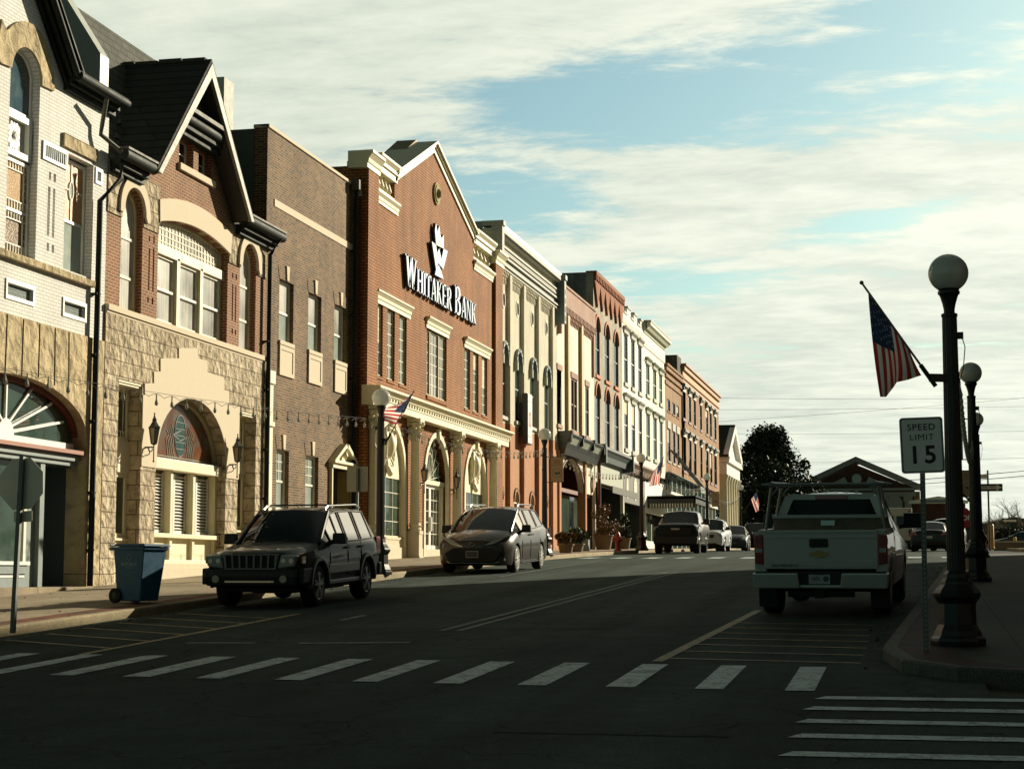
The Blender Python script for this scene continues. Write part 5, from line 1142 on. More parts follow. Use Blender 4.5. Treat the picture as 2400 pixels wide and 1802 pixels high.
for m in cn_:
    fo = win(B5, m-.48, m+.48, zA0, zA1-.25, zA1+.25, w=-.08, fr=.07, fm='blue_grey', gm='glass_green', rails=((zA0+zA1)/2,), sill=('grey_trim', .10, .14, .08))
    h = hood_arch(B5, m-.48, m+.48, zA1-.25, zA1+.25, 'blue_grey', .14, .14)
    b = MB(); 
    for s_ in (-1, 1): b.fb(0, .16, m+s_*.55-.08, m+s_*.55+.08, zA1-.62, zA1-.22)
    for k in range(7): t = math.pi*k/6; b.ball((WX+.12, m+math.cos(t)*.56, zA1-.25+math.sin(t)*.58), .055, 6, 5)
    for c_ in components(b): part(c_, 'hood_bracket', 'sage', h)
    b = MB(); b.fp(arc(m, zR, .30, .37, 0, 360, 18)[:-1], 0, .03, [arc(m, zR, .24, .30, 0, 360, 18)[:-1]]); ro_ = part(b, 'round_window', 'pale_trim', B5)
    b = MB(); b.fb(-.2, -.03, m-.24, m+.24, zR-.28, zR+.28); part(b, 'pane', 'black', ro_)
for i, m in enumerate(G5):
    fo = win(B5, m-.42, m+.42, gp(m)+.75, zg1_-.45, zg1_, w=-.09, fr=.06, fm='pale_trim', gm='glass' if i else 'curtain', rails=(zg1_-.5,))
    hood_arch(B5, m-.42, m+.42, zg1_-.45, zg1_+.0, 'salmon_brick', .10, .05)
    b = MB(); b.fp(arc(m, zg1_-.45, .56, .62, 15, 165, 12)+list(reversed(arc(m, zg1_-.45, .52, .58, 15, 165, 12))), 0, .06); part(b, 'label_mould', 'maroon', B5)
for px_ in (1187, 1220, 1255, 1288):
    ya_ = F(px_, 900)[0]
    b = MB(); b.fb(0, .17, ya_, ya_+.42, z5s+.0, q5(300, 850)[1]); part(b, 'pilaster', 'cream_brick', B5)
    b = MB(); b.fb(0, .17, ya_, ya_+.42, -.2, z5s-.002); part(b, 'lower_pilaster', 'salmon_brick', B5)
zb1 = q5(200, 370)[1]; zb2 = q5(205, 470)[1]; zb3 = q5(205, 560)[1]; zb4 = q5(200, 680)[1]; zb0 = q5(200, 210)[1]
b = MB()
for z0_, z1_, w_ in ((zt5-.06, zt5+.10, .34), (zb0-.05, zb0+.02, .24), (zb1-.05, zb1+.03, .16), (zb1-.16, zb1-.10, .12), (zb2-.02, zb2+.05, .14), (zb3, zb3+.10, .16), (zb4-.04, zb4+.04, .20), (zb4-.18, zb4-.12, .16)): b.fb(0, w_, b1, YB5-.3, z0_, z1_)
part(b, 'cornice', 'grey_trim', B5)
b = MB(); b.fb(-.42, .30, b1+.44, YB5-.3, zt5+.10, zt5+.34); part(b, 'coping', 'white_paint', B5)
b = MB(); b.fb(0, .05, b1+.4, YB5-.5, zb3+.11, zb2-.03); b.fb(0, .05, b1+.4, YB5-.5, zb4+.05, zb3-.02); part(b, 'louvre_band', mat('louvre', (.16,.19,.19), .6, var=.4, vscale=2.5), B5)
for px_ in range(4):
    b = MB()
    ya_ = [b1+.1]+[F(p, 900)[0]+.42 for p in (1187, 1220, 1255)]; yb_3 = [F(p, 900)[0] for p in (1187, 1220, 1255, 1288)]
    a, c = ya_[px_], yb_3[px_]; n = 9
    for k in range(n):
        yy = a+(c-a)*(k+.3)/n
        for j in range(3): b.fb(0, .05+.04*(2-j), yy+.05*(j % 2), yy+.11+.05*(j % 2), zb4-.30-.13*j, zb4-.19-.13*j)
        b.fb(0, .05, yy, yy+.08, zb4-.72, zb4-.55)
    part(b, 'corbel_table', 'cream_brick', B5)

b = MB(); b.fb(0, .46, YB5-.42, YB5-.02, q5(1090, 1640)[1], q5(1080, 900)[1]); b.fb(-.1, .52, YB5-.46, YB5+.02, q5(1080, 900)[1], q5(1080, 820)[1]); 
part(b, 'end_pier', 'blue_grey', B5); b = MB()
for k in range(4): zz = q5(1110, 950+150*k, .46)[1]; b.fb(.46, .47, YB5-.3, YB5-.16, zz-.25, zz)
part(b, 'pier_slots', 'black', B5)
b = MB(); b.fb(0, .46, b1+.02, b1+.40, zb4-.2, zt5+.1); b.fb(-.43, .52, b1-.01, b1+.44, zt5+.1, zc5-.02); part(b, 'end_pier', 'grey_trim', B5)
b = MB(); b.fb(0, .12, b1, YB5, gp(72)-.5, gp(78)+.35) ; part(b, 'base_course', 'salmon_brick', B5)
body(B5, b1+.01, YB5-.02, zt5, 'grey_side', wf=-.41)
b = MB(); b.fb(-2.6, -.435, b1, b1+.25, zt5-.1, zc5-.03); part(b, 'parapet', 'grey_side', B5)
# ---- projecting blade sign on it
BS = root('blade_sign', 'tall white sign with black side and red square mark', 'sign', (WX+.6, F(1232, 950)[0], 4.5))
ys_ = F(1236.5, 980, .42)[0]; ye_ = F(1247, 980, .42)[0]; zs1 = F(1237, 921, .42)[1]; zs0 = F(1237, 1040, .42)[1]
b = MB(); b.fb(.17, .42, ys_, ye_, zs0, zs1); b.fb(0, .17, ys_+.2, ys_+.3, zs0+.4, zs1-.4); sgb = part(b, 'sign_box', 'black_iron', BS, bevel=.02)
b = MB(); b.fb(.421, .435, ys_+.03, ye_-.03, zs0+.05, zs1-.05); part(b, 'edge_panel', 'white_paint', sgb)
hz_ = (zs0+zs1)/2; red_ = mat('sign_red', (.60,.10,.04), .5)
b = MB(); b.fp(rect(ys_+.25, ye_-.25, hz_-.35, hz_+.30), .436, .442, [rect(ys_+.38, ye_-.38, hz_-.22, hz_+.17)]); part(b, 'red_mark', red_, sgb)
b = MB(); b.fb(.436, .44, ys_+.03, ye_-.03, hz_+.75, hz_+.79); b.fb(.436, .44, ys_+.03, ye_-.03, hz_-.8, hz_-.76); part(b, 'face_joint', 'grey_trim', sgb)
# ---- pink parapet building
B6 = root('pink_parapet_building', 'cream stucco building with pink brick parapet, toothed corbels and arched corner shopfront', 'building', (WX, 89, 1.2))
zt6 = F(1307, 663)[1]; z6p = F(1308, 712)[1]; z6c = F(1305, 742)[1]
W6 = [(F(a, 900)[0], F(c, 900)[0]) for a, c in ((1305, 1316), (1338, 1353), (1371, 1380))]
z61 = q5b(682, 1212)[1]; z60 = q5b(682, 1640)[1]; zsh = q5c(560, 410)[1]; zsh0 = q5c(560, 560)[1]
b = MB(); b.fp([(YB5, zsh0), (YB6, zsh0), (YB6, z6p), (YB5, z6p)], -.4, 0, [rect(a, c, z60, z61) for a, c in W6]); part(b, 'wall', 'cream_stucco', B6)
b = MB(); b.fb(-.4, .12, YB5+.02, YB6, z6p, zt6); part(b, 'parapet', 'pink_brick', B6)
b = MB(); b.fb(-.42, .17, YB5+.02, YB6, zt6, zt6+.12); part(b, 'coping', 'pink_brick', B6)
b = MB(); n = 26
for k in range(n):
    yy = YB5+.1+(YB6-YB5-.3)*k/(n-1)
    b.fb(0, .16, yy, yy+.17, z6p-.25, z6p+.10); b.fb(0, .11, yy+.02, yy+.15, z6p-.45, z6p-.25); b.fb(0, .06, yy+.03, yy+.13, z6p-.62, z6p-.45)
part(b, 'corbel_teeth', 'pink_brick', B6)
b = MB(); b.fb(0, .12, YB6-.55, YB6-.1, z6p-2.6, z6p); b.fb(0, .20, YB5+.1, YB5+.3, z6p-1.5, z6p); part(b, 'corbel_drop', 'pink_brick', B6)
for px_ in (1325, 1357): ya_ = F(px_, 850)[0]; b = MB(); b.fb(0, .16, ya_, ya_+.5, zsh, z6p-.3); part(b, 'pilaster', mat('ochre_pilaster', (.50,.38,.18), .7, var=.1), B6)
for a, c in W6:
    fo = win(B6, a, c, z60, z61, w=-.09, fr=.08, fm='brownwood', gm='glass', rails=((z60+z61)/2,), mull=((a+c)/2,) if c-a > 1.2 else (), sill=('pink_brick', .08, .16, .06))
    b = MB(); b.fb(0, .05, a-.05, c+.05, z61, z61+.3); part(b, 'lintel', 'pink_brick', fo)
b = MB(); za6 = zsh0; 
b.pr([(WX+.0, zsh0-.2), (WX+.30, zsh0-.2), (WX+.38, zsh0+.1), (WX+.55, zsh-.25), (WX+.65, zsh-.05), (WX+.65, zsh), (WX, zsh+.05)], YB5+.2, YB6-.2, axis='Y'); sc6 = part(b, 'shop_cornice', 'dark_metal', B6)
b = MB()
for k in range(4):
    yy = YB5+.25+(YB6-YB5-.7)*k/3; b.fb(0, .66, yy, yy+.22, zsh-.45, zsh+.05); b.fb(0, .72, yy-.03, yy+.25, zsh-.05, zsh+.10)
part(b, 'console', 'dark_metal', sc6)
b = MB()
for k in range(3): yy = YB5+.8+(YB6-YB5-.7)*k/3; b.pr([(WX+.45, zsh-.5), (WX+.60, zsh-.22), (WX+.62, zsh-.22), (WX+.47, zsh-.5)], yy, yy+1.7, axis='Y')
part(b, 'cornice_panel', 'sage', sc6)
# arched shopfront
mA = YB5+3.75; rA = 3.2; zsA = q5c(560, 880)[1]; zAr = q5c(660, 635)[1]
b = MB(); b.fp([(YB5+.1, zsA)]+[(mA-rA, zsA)]+list(reversed(arc(mA, zsA, rA, zAr-zsA, 0, 180, 22)))[1:-1]+[(mA+rA, zsA), (YB6-.1, zsA), (YB6-.1, zsh0-.1), (YB5+.1, zsh0-.1)], -.3, .0); part(b, 'arch_front', 'cream_stucco', B6)
b = MB(); b.fp(arc(mA, zsA, rA+.12, zAr-zsA+.12, 0, 180, 22)+list(reversed(arc(mA, zsA, rA, zAr-zsA, 0, 180, 22))), .0, .05); part(b, 'arch_trim', 'maroon', B6)
b = MB(); b.fb(-.3, .1, YB5, YB5+.45, .5, zsh0); b.fb(-.3, .12, mA+rA, mA+rA+.35, .5, zsh0); part(b, 'brick_pier', 'salmon_brick', B6)
b = MB(); b.fb(-2.2, -2.1, YB5+.4, YB6, .5, zsh0); b.fb(-2.2, -.3, YB6-.3, YB6-.2, .5, zsh0); b.fb(-.4, -.2, YB5+.5, YB6-.2, zsA-.15, zsA+.05); part(b, 'entrance_recess', 'maroon', B6)
b = MB(); b.fb(-.6, -.55, mA-.2, YB6-.9, gp(90)+.7, zsA-.2); part(b, 'display_window', 'glass_green', B6)
b = MB(); b.disc((WX+.05, YB6-.75, zsA+.55), .42, (1, 0, 0), .06, 20); part(b, 'oval_sign', mat('ochre_sign', (.48,.26,.12), .6), B6)
b = MB(); b.tube([(WX+.35, YB6-.45, .8), (WX+.35, YB6-.45, zsh-.3)], .10, 10); b.box(WX+.2, WX+.5, YB6-.6, YB6-.3, .8, 1.5); part(b, 'iron_column', 'maroon', B6)
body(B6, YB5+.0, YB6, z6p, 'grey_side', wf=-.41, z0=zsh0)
b = MB(); b.fb(-2.3, -13, YB5, YB6, -1, zsh0); part(b, 'back_wall', 'side_brick', B6)
# ---- grey brick with orange corbelled top
B7 = root('grey_brick_building', 'weathered grey brick building with orange pointed corbels and red arched window heads', 'building', (WX, 99, 1.3))
zt7 = F(1392, 640)[1]
W7 = [(F(a, 900)[0], F(c, 900)[0]) for a, c in ((1395, 1406), (1417.5, 1428.5), (1439, 1449.5))]
z71t = q5b(990, 800)[1]; z71b = q5b(985, 1255)[1]; z72t = q5b(990, 1320)[1]; z72b = q5c(905, 515)[1]
zc7 = q5c(920, 545)[1]; zc70 = q5c(905, 655)[1]
op = [archp(a, c, zb_, zt_a-.75, zt_a) for a, c in W7 for zb_, zt_a in ((z71b, z71t), (z72b, z72t))]
b = MB(); b.fp([(YB6, zc70), (YB7, zc70), (YB7, zt7), (YB6, zt7)], -.4, 0, op); part(b, 'wall', 'grey_brick', B7)
M['orange_corbel'] = brick('orange_corbel', (.52,.18,.07), (.44,.14,.055), (.35,.15,.08), ms=.01)
b = MB(); zk = q5b(970, 520)[1]
b.fb(-.42, .20, YB6+.02, YB7, zt7-.12, zt7+.10); b.fb(0, .10, YB6+.02, YB7, zk-.15, zk+.02)
n = 20
for k in range(n): yy = YB6+.1+(YB7-YB6-.3)*k/(n-1); b.fb(0, .18, yy, yy+.22, zk, zt7-.12)
part(b, 'corbel_cornice', 'orange_corbel', B7)
n = 6
for k in range(n):
    a = YB6+.05+(YB7-YB6-.1)*k/n; c = YB6+.05+(YB7-YB6-.1)*(k+1)/n; m = (a+c)/2
    b = MB(); b.fp([(a, zk-.14), (m, zk-1.45), (c, zk-.14)], 0, .12); part(b, 'pointed_corbel', 'orange_corbel', B7)
b = MB(); b.fb(.0, .015, YB6+.02, YB7, zk-.35, zk-.14); part(b, 'orange_band', 'orange_corbel', B7)
for a, c in W7:
    for zb_, zt_a in ((z71b, z71t), (z72b, z72t)):
        fo = win(B7, a, c, zb_, zt_a-.75, zt_a, w=-.10, fr=.06, fm='blue_grey', gm='glass', rails=((zb_*.55+zt_a*.45),), sill=('terracotta', .10, .18, .08))
        hood_arch(B7, a, c, zt_a-.75, zt_a, 'terracotta', .16, .07)
b = MB(); b.pr([(WX, zc70), (WX+.3, zc70), (WX+.36, zc70+.3), (WX+.5, zc70+.5), (WX+.62, zc7-.15), (WX+.62, zc7), (WX, zc7+.1)], YB6+.1, YB7-.1, axis='Y'); b.fb(0, .7, YB6-.1, YB6+.2, zc70-.2, zc7+.1); b.fb(0, .7, YB7-.3, YB7, zc70-.2, zc7+.1); part(b, 'shop_cornice', mat('teal_cornice', (.07,.10,.10), .5), B7)
def shopfront(P, y0, y1, ztop, fascia, fm, glassm='glass_green', wrec=-.5, door=None, postm='pale_trim', bulk='sage', awn=None):
    z0_ = gp((y0+y1)/2)-.2
    zf = ztop-fascia; b = MB(); b.fb(-.3, .02, y0, y1, zf, ztop); fa = part(b, 'fascia', fm, P)
    b = MB(); b.fb(wrec-.1, wrec-.02, y0, y1, z0_+.7, zf); sg_ = part(b, 'shop_glazing', glassm, P)
    b = MB(); b.fb(wrec-.1, wrec+.05, y0, y1, z0_-.5, z0_+.72); part(b, 'bulkhead', bulk, P)
    b = MB(); n = max(2, int((y1-y0)/2.2))
    for k in range(n+1): yy = y0+(y1-y0-.14)*k/n; b.fb(-.14 if k in (0, n) else wrec-.1, .04 if k in (0, n) else wrec+.04, yy, yy+.14, z0_-.5, zf)
    part(b, 'posts', postm, P)
    b = MB(); b.fb(wrec-.1, -.15, y0, y0+.1, z0_-.5, zf); b.fb(wrec-.1, -.15, y1-.1, y1, z0_-.5, zf); part(b, 'brick_pier', 'dark_metal', P); return fa
zf7 = q5c(900, 840)[1]
shopfront(B7, YB6+.1, YB7-.1, zc70, zc70-zf7, 'sage', wrec=-1.6, glassm=mat('grey_shutter', (.05,.062,.056), .6), bulk='sage')
b = MB(); b.bar((WX+.5, YB6+.4, zf7-.35), (WX+.5, YB7-.3, zf7-.35), .9, .05, up=(.3, 0, 1)); b.fb(.9, .96, YB6+.4, YB7-.3, zf7-.62, zf7-.25); part(b, 'folded_awning', 'pipe', B7)
body(B7, YB6, YB7, zt7-.3, 'grey_side', wf=-.41, z0=zc70); b = MB(); b.fb(-1.8, -13, YB6, YB7, -1, zc70); part(b, 'back_wall', 'side_brick', B7)
b = MB(); b.pr([(WX-.41, zt7-.31), (WX-.41, zt7+.02), (WX-2.2, zt7+.02), (WX-2.4, zt7-.8), (WX-3.2, zt7-1.0), (WX-3.2, zt7-.31 if False else zt7-1.3)], YB6-.01, YB6+.3, axis='Y'); part(b, 'side_parapet', 'grey_side', B7)
b = MB(); c_ = (WX-3.3, YB6-.1, zt7-.35); b.tube([(c_[0], c_[1], zt7-3.5), (c_[0], c_[1], zt7+.1)], .04, 6); b.tube([(c_[0]-3.5, c_[1], zt7-2.2), c_, (c_[0]+.2, c_[1], zt7+.5)], .03, 6); part(b, 'mast', 'gutter', B7)
# ---- white building with battlements
B8 = root('white_battlement_building', 'white three storey building with square battlements along its roof', 'building', (WX, 108, 1.4))
zt8 = q8(155, 510)[1]; zm8 = q8(175, 620)[1]
def wrow(q, xs, y): return [(q(a, y)[0], q(c, y)[0]) for a, c in xs]
W8 = wrow(q9, ((172, 244), (300, 368), (424, 490)), 1000)
z82t = q9(172, 655)[1]; z82b = q9(178, 1510)[1]; z81t = q8(190, 1090)[1]; z81b = q9(170, 345)[1]
zs8 = F(1462, 1085)[1]
b = MB(); b.fp([(YB7, zs8), (YB8, zs8), (YB8, zm8-.35), (YB7, zm8-.35)], -.4, 0, [rect(a, c, z0, z1) for a, c in W8 for z0, z1 in ((z81b, z81t), (z82b, z82t))]); part(b, 'wall', 'white_stucco', B8)
b = MB(); zbd = q8(150, 755)[1]; b.fb(0, .03, YB7+.02, YB8, zbd-.35, zbd); part(b, 'grey_band', 'grey_trim', B8)
pts = [(YB7, zm8-.35)]; nb = 3; per = (YB8-YB7-.6)/nb; yy = YB7
top = [(YB7, zt8)]; yy = YB7+.7
for k in range(nb): top += [(yy, zt8), (yy, zm8-.2), (yy+per*.48, zm8-.2), (yy+per*.48, zt8)]; yy += per
b = MB(); b.fp([(YB7, zm8-.35), (YB8, zm8-.35), (YB8, zt8)]+list(reversed(top)), -.6, .0); part(b, 'battlements', 'white_stucco', B8)
yy = YB7+.7; b = MB()
b.fb(-.62, .06, YB7, yy, zt8, zt8+.12)
for k in range(nb): b.fb(-.58, .05, yy+.0, yy+per*.48, zm8-.2, zm8-.06); b.fb(-.62, .06, yy+per*.48, min(yy+per, YB8), zt8, zt8+.12); yy += per
part(b, 'battlement_caps', 'grey_trim', B8)
def hooded(P, a, c, z0, z1, fm='white_paint', hm='grey_trim', gm='glass', hh=.42):
    fo = win(P, a, c, z0, z1, w=-.10, fr=.06, fm=fm, gm=gm, rails=((z0+z1)/2,), sill=(hm, .10, .22, .06))
    b = MB(); b.pr([(WX, z1+.02), (WX+.08, z1+.02), (WX+.10, z1+hh*.5), (WX+.22, z1+hh*.8), (WX+.24, z1+hh), (WX, z1+hh+.03)], a-.16, c+.16, axis='Y'); part(b, 'hood', hm, fo)
for a, c in W8:
    hooded(B8, a, c, z81b, z81t); hooded(B8, a, c, z82b, z82t)
b = MB(); b.pr([(WX, zs8-.5), (WX+.25, zs8-.5), (WX+.35, zs8-.2), (WX+.55, zs8), (WX+.55, zs8+.12), (WX, zs8+.15)], YB7+.1, YB8+2.5, axis='Y'); part(b, 'shop_cornice', 'brownwood', B8)
fa = shopfront(B8, YB7+.05, YB8, zs8-.45, 1.9, mat('dark_fascia', (.06,.065,.05), .6), wrec=-.9, postm='pale_trim', bulk='black_iron')
for k, yy in enumerate((YB7+1.4, YB7+4.6, YB8-1.2)):
    b = MB(); o_ = arc(yy, zs8-1.4, .62 if k == 1 else .4, .72, 0, 360, 22)[:-1]; b.fp(o_, .02, .05); ov = part(b, 'oval_sign', 'pale_trim', fa)
    b = MB(); b.fp([(yy+(p[0]-yy)*.55, zs8-1.4+(p[1]-zs8+1.4)*.55) for p in o_], .05, .055, [[(yy+(p[0]-yy)*.42, zs8-1.4+(p[1]-zs8+1.4)*.42) for p in o_]]); part(b, 'oval_ring', 'grey_trim', ov)
body(B8, YB7, YB8, zm8-.4, 'white_stucco', wf=-.61, z0=zs8); b = MB(); b.fb(-1.1, -13, YB7, YB8, -1, zs8); part(b, 'back_wall', 'side_brick', B8)
# ---- pale yellow building
B9 = root('pale_yellow_building', 'pale yellow three storey building with flat projecting cornice and hooded windows', 'building', (WX, 117, 1.5))
zt9 = q8(625, 930)[1]; zn9 = q8(610, 1100)[1]
W9 = wrow(q9, ((558, 625), (682, 745), (792, 848)), 600)
z92t = q9(565, 900)[1]; z92b = F(1516, 1069)[1]; z91t = q9(560, 20)[1]; z91b = q9(562, 555)[1]
b = MB(); b.fp([(YB8, zs8), (YB9, zs8), (YB9, zn9), (YB8, zn9)], -.4, 0, [rect(a, c, z0, z1) for a, c in W9 for z0, z1 in ((z91b, z91t), (z92b, z92t))]); part(b, 'wall', 'pale_green', B9)
b = MB(); b.pr([(WX-.4, zn9), (WX+.06, zn9), (WX+.10, zn9+.15), (WX+.16, zn9+.25), (WX+.16, zn9+.75), (WX+.24, zn9+.8), (WX+.24, zt9-.45), (WX+.40, zt9-.25), (WX+.50, zt9-.2), (WX+.50, zt9), (WX-.4, zt9+.03)], YB8-.0, YB9, axis='Y'); part(b, 'cornice', 'pale_green', B9)
b = MB(); b.fb(-.4, .53, YB8-.02, YB9+.02, zt9+.03, zt9+.12); zz = q8(570, 1320)[1]; b.fb(0, .04, YB8+.02, YB9, zz-.06, zz); b.fb(0, .04, YB8+.02, YB9, zz-1.0, zz-.95); part(b, 'moulding', 'olive_trim', B9)
for a, c in W9:
    hooded(B9, a, c, z91b, z91t, hm='sage', gm=mat('green_blind', (.02,.06,.035), .3)); hooded(B9, a, c, z92b, z92t, hm='sage', gm=M.get('green_blind') or mat('green_blind', (.02,.06,.035), .3))
shopfront(B9, YB8+.02, YB9, zs8-.45, 2.2, 'white_stucco', wrec=-.7, bulk='white_stucco')
body(B9, YB8, YB9, zt9-.2, 'pale_green', wf=-.41, z0=zs8); b = MB(); b.fb(-1.0, -13, YB8, YB9, -1, zs8); part(b, 'back_wall', 'side_brick', B9)
# flat entrance canopy hung on rods in front
ca_y0 = YB8+1.0; ca_y1 = YB9-.5; zca = F(1517, 1150, 2.6)[1]
CA = root('entrance_canopy', 'flat dark entrance canopy with striped valance below the pale yellow building', 'canopy', (WX+1.6, 118, zca))
b = MB(); b.fb(.03, 3.2, ca_y0, ca_y1, zca+.30, zca+.42); b.fb(3.1, 3.2, ca_y0, ca_y1, zca, zca+.5); b.fb(.03, 3.2, ca_y0, ca_y0+.1, zca, zca+.5); part(b, 'canopy_deck', 'dark_metal', CA)
b = MB(); n = 16
for k in range(n): xx = .2+2.9*k/n; b.fb(xx, xx+.09, ca_y0-.02, ca_y0-.005, zca-.28, zca+.0)
part(b, 'valance_stripes', 'pale_trim', CA); b = MB(); b.fb(.03, 3.2, ca_y0, ca_y0+.03, zca-.3, zca); part(b, 'valance', 'dark_metal', CA)
# ---- orange brick corner blocks
BA = root('orange_brick_building', 'narrow orange brick building with three small square windows above three tall ones', 'building', (WX, 130, 1.7))
ztA = q9(890, 40)[1]
WA1 = wrow(q9, ((930, 985), (1018, 1072), (1096, 1140)), 700); WA2 = wrow(q9, ((935, 990), (1025, 1075), (1100, 1148)), 1300)
zA1t = q9(930, 625)[1]; zA1b = q9(932, 845)[1]; zA2t = q9(935, 1150)[1]; zA2b = q5c(1525, 660)[1]
zsA_ = F(1562, 1110)[1]
b = MB(); b.fp([(YB9, zsA_), (YBA, zsA_), (YBA, ztA), (YB9, ztA)], -.4, 0, [rect(a, c, zA1b, zA1t) for a, c in WA1]+[rect(a, c, zA2b, zA2t) for a, c in WA2]); part(b, 'wall', 'orange_brick', BA)
for a, c in WA1: win(BA, a, c, zA1b, zA1t, w=-.09, fr=.07, fm='dark_metal', gm='glass', sill=('orange_brick', .05, .1, .04))
for a, c in WA2:
    fo = win(BA, a, c, zA2b, zA2t, w=-.09, fr=.07, fm='dark_metal', gm='glass', rails=((zA2b+zA2t)/2,), sill=('grey_trim', .06, .12, .04))
    b = MB(); b.fb(0, .05, a-.05, c+.05, zA2t, zA2t+.55); part(b, 'lintel', 'sage', fo)
b = MB()
for k in range(3): zz = q9(890, 60+120*k)[1]; b.fb(0, .16-.04*k, YB9, YBA, zz-.25, zz)
b.fb(-.42, .24, YB9, YBA, ztA-.02, ztA+.15); part(b, 'corbel_bands', 'orange_brick', BA)
body(BA, YB9, YBA, ztA-.1, 'orange_brick', wf=-.41, z0=zsA_)
b = MB(); cz = q9(1040, 0)[1]; b.fb(-.9, .0, YBA-2.4, YBA-.0, ztA+.1, F(1597, 850)[1]+.3); part(b, 'chimney', 'side_brick', BA)
BB = root('tan_parapet_building', 'long orange brick corner building with tan rendered parapet and grouped dark hooded windows', 'building', (WX, 148, 2))
ztB = F(1601, 856)[1]; zpB = q9(1195, 330)[1]
WB1 = wrow(q9, ((1188, 1240), (1285, 1335), (1375, 1420), (1490, 1527), (1590, 1635), (1662, 1700), (1735, 1780)), 900)
zB1t = q9(1188, 500)[1]; zB1b = q9(1190, 975)[1]; zB2t = q9(1195, 1300)[1]; zB2b = q5c(1655, 745)[1]
b = MB(); b.fp([(YBA, zsA_), (YBB, zsA_), (YBB, zpB), (YBA, zpB)], -.4, .1, [rect(a, c, z0, z1) for a, c in WB1 for z0, z1 in ((zB1b, zB1t), (zB2b, zB2t))]); part(b, 'wall', 'orange_brick', BB)
tanr = mat('tan_render', (.62,.40,.22), .8, var=.08)
b = MB(); b.fb(-.42, .12, YBA, YBB, zpB, ztB-.5); part(b, 'parapet', tanr, BB)
b = MB(); b.fb(-.45, .28, YBA-.1, YBB+.15, ztB-.5, ztB-.15); b.fb(-.45, .40, YBA-.1, YBB+.2, ztB-.15, ztB); zz = q9(1200, 260)[1]; b.fb(0, .22, YBA, YBB+.1, zz-.12, zz+.05); b.fb(0, .17, YBA, YBB+.1, zpB-.1, zpB+.05); part(b, 'cornice', mat('brown_cornice', (.40,.22,.11), .7, var=.2), BB)
for a, c in WB1:
    for z0, z1 in ((zB1b, zB1t), (zB2b, zB2t)):
        fo = win(BB, a, c, z0, z1, w=.0, fr=.07, fm='dark_metal', gm='glass', rails=((z0+z1)/2,), sill=('maroon', .16, .2, .05))
        b = MB(); b.fb(.1, .14, a-.02, c+.02, z1, z1+.35); part(b, 'lintel', 'white_paint', fo); b = MB(); b.fb(.1, .34, a-.2, c+.2, z1+.35, z1+.55); b.fb(.1, .26, a-.2, a, z1+.05, z1+.35); part(b, 'hood', 'blue_grey', fo)
body(BB, YBA, YBB, zpB+.3, 'orange_brick', wf=-.41, z0=zsA_)
b = MB(); b.fb(-.3, .1, YB9+.05, YBB, zsA_-.05, zsA_+.12); b.fb(-1.0, -.3, YB9+.05, YBB, .8, zsA_-.06); part(b, 'shopfront', 'glass_green', BB)
b = MB(); n = 13
for k in range(n+1): yy = YB9+.1+(YBB-YB9-.2)*k/n; b.fb(-.3, -.27, yy, yy+.14, .8, zsA_)
b.fb(-.3, -.05, YB9+.05, YBB, zsA_-1.3, zsA_-1.1); part(b, 'shopfront_posts', 'white_paint', BB)
YAE = F(1659, 1140, 2.4)[0]
AW = root('metal_awning', 'long green metal street awning held by rods over the corner shopfronts', 'awning', (WX+1.5, 140, zsA_-1))
b = MB(); zz = zsA_-.6
vs = [(WX+.15, YB9+.3, zz+.8), (WX+2.4, YB9+.3, zz-.35), (WX+2.4, YAE, zz-.35), (WX+.15, YAE, zz+.8)]; b.add(vs+[(p[0], p[1], p[2]-.08) for p in vs], [(0,1,2,3), (7,6,5,4), (0,4,5,1), (1,5,6,2), (2,6,7,3), (3,7,4,0)]); part(b, 'awning_roof', mat('awning_green', (.07,.10,.075), .6), AW)
b = MB(); b.fb(2.3, 2.43, YB9+.3, YAE, zz-.75, zz-.33); part(b, 'awning_edge', 'blue_grey', AW)
for k in range(6): yy = YB9+.8+(YAE-YB9-1.5)*k/5; b = MB(); b.tube([(WX+.15, yy, zz+2.4), (WX+2.3, yy, zz-.3)], .03, 6); part(b, 'tie_rod', 'dark_metal', AW)
for k in range(3):
    yy = YB9+6+8*k; b = MB(); b.fb(-.08, .02, yy, yy+.1, 0, .1) if False else None
# ---- white temple fronted hall
BT = root('temple_hall', 'white columned hall with pediment and dark roof standing beyond the orange brick corner', 'building', (WX+2, 172, 2.4))
ty = 171.0; Xr = WX+.2; 
def TX(px_, y_):                                      # x of a point seen at px on the plane y = y_
    d = ray(px_, 1200); return d[0]*y_/d[1]
x0t, x1t = TX(1664, ty), TX(1731, ty)
def TZ(px_, py_, y_): d = ray(px_, py_); return d[2]*y_/d[1]
zta = TZ(1716, 1005, ty+8); 
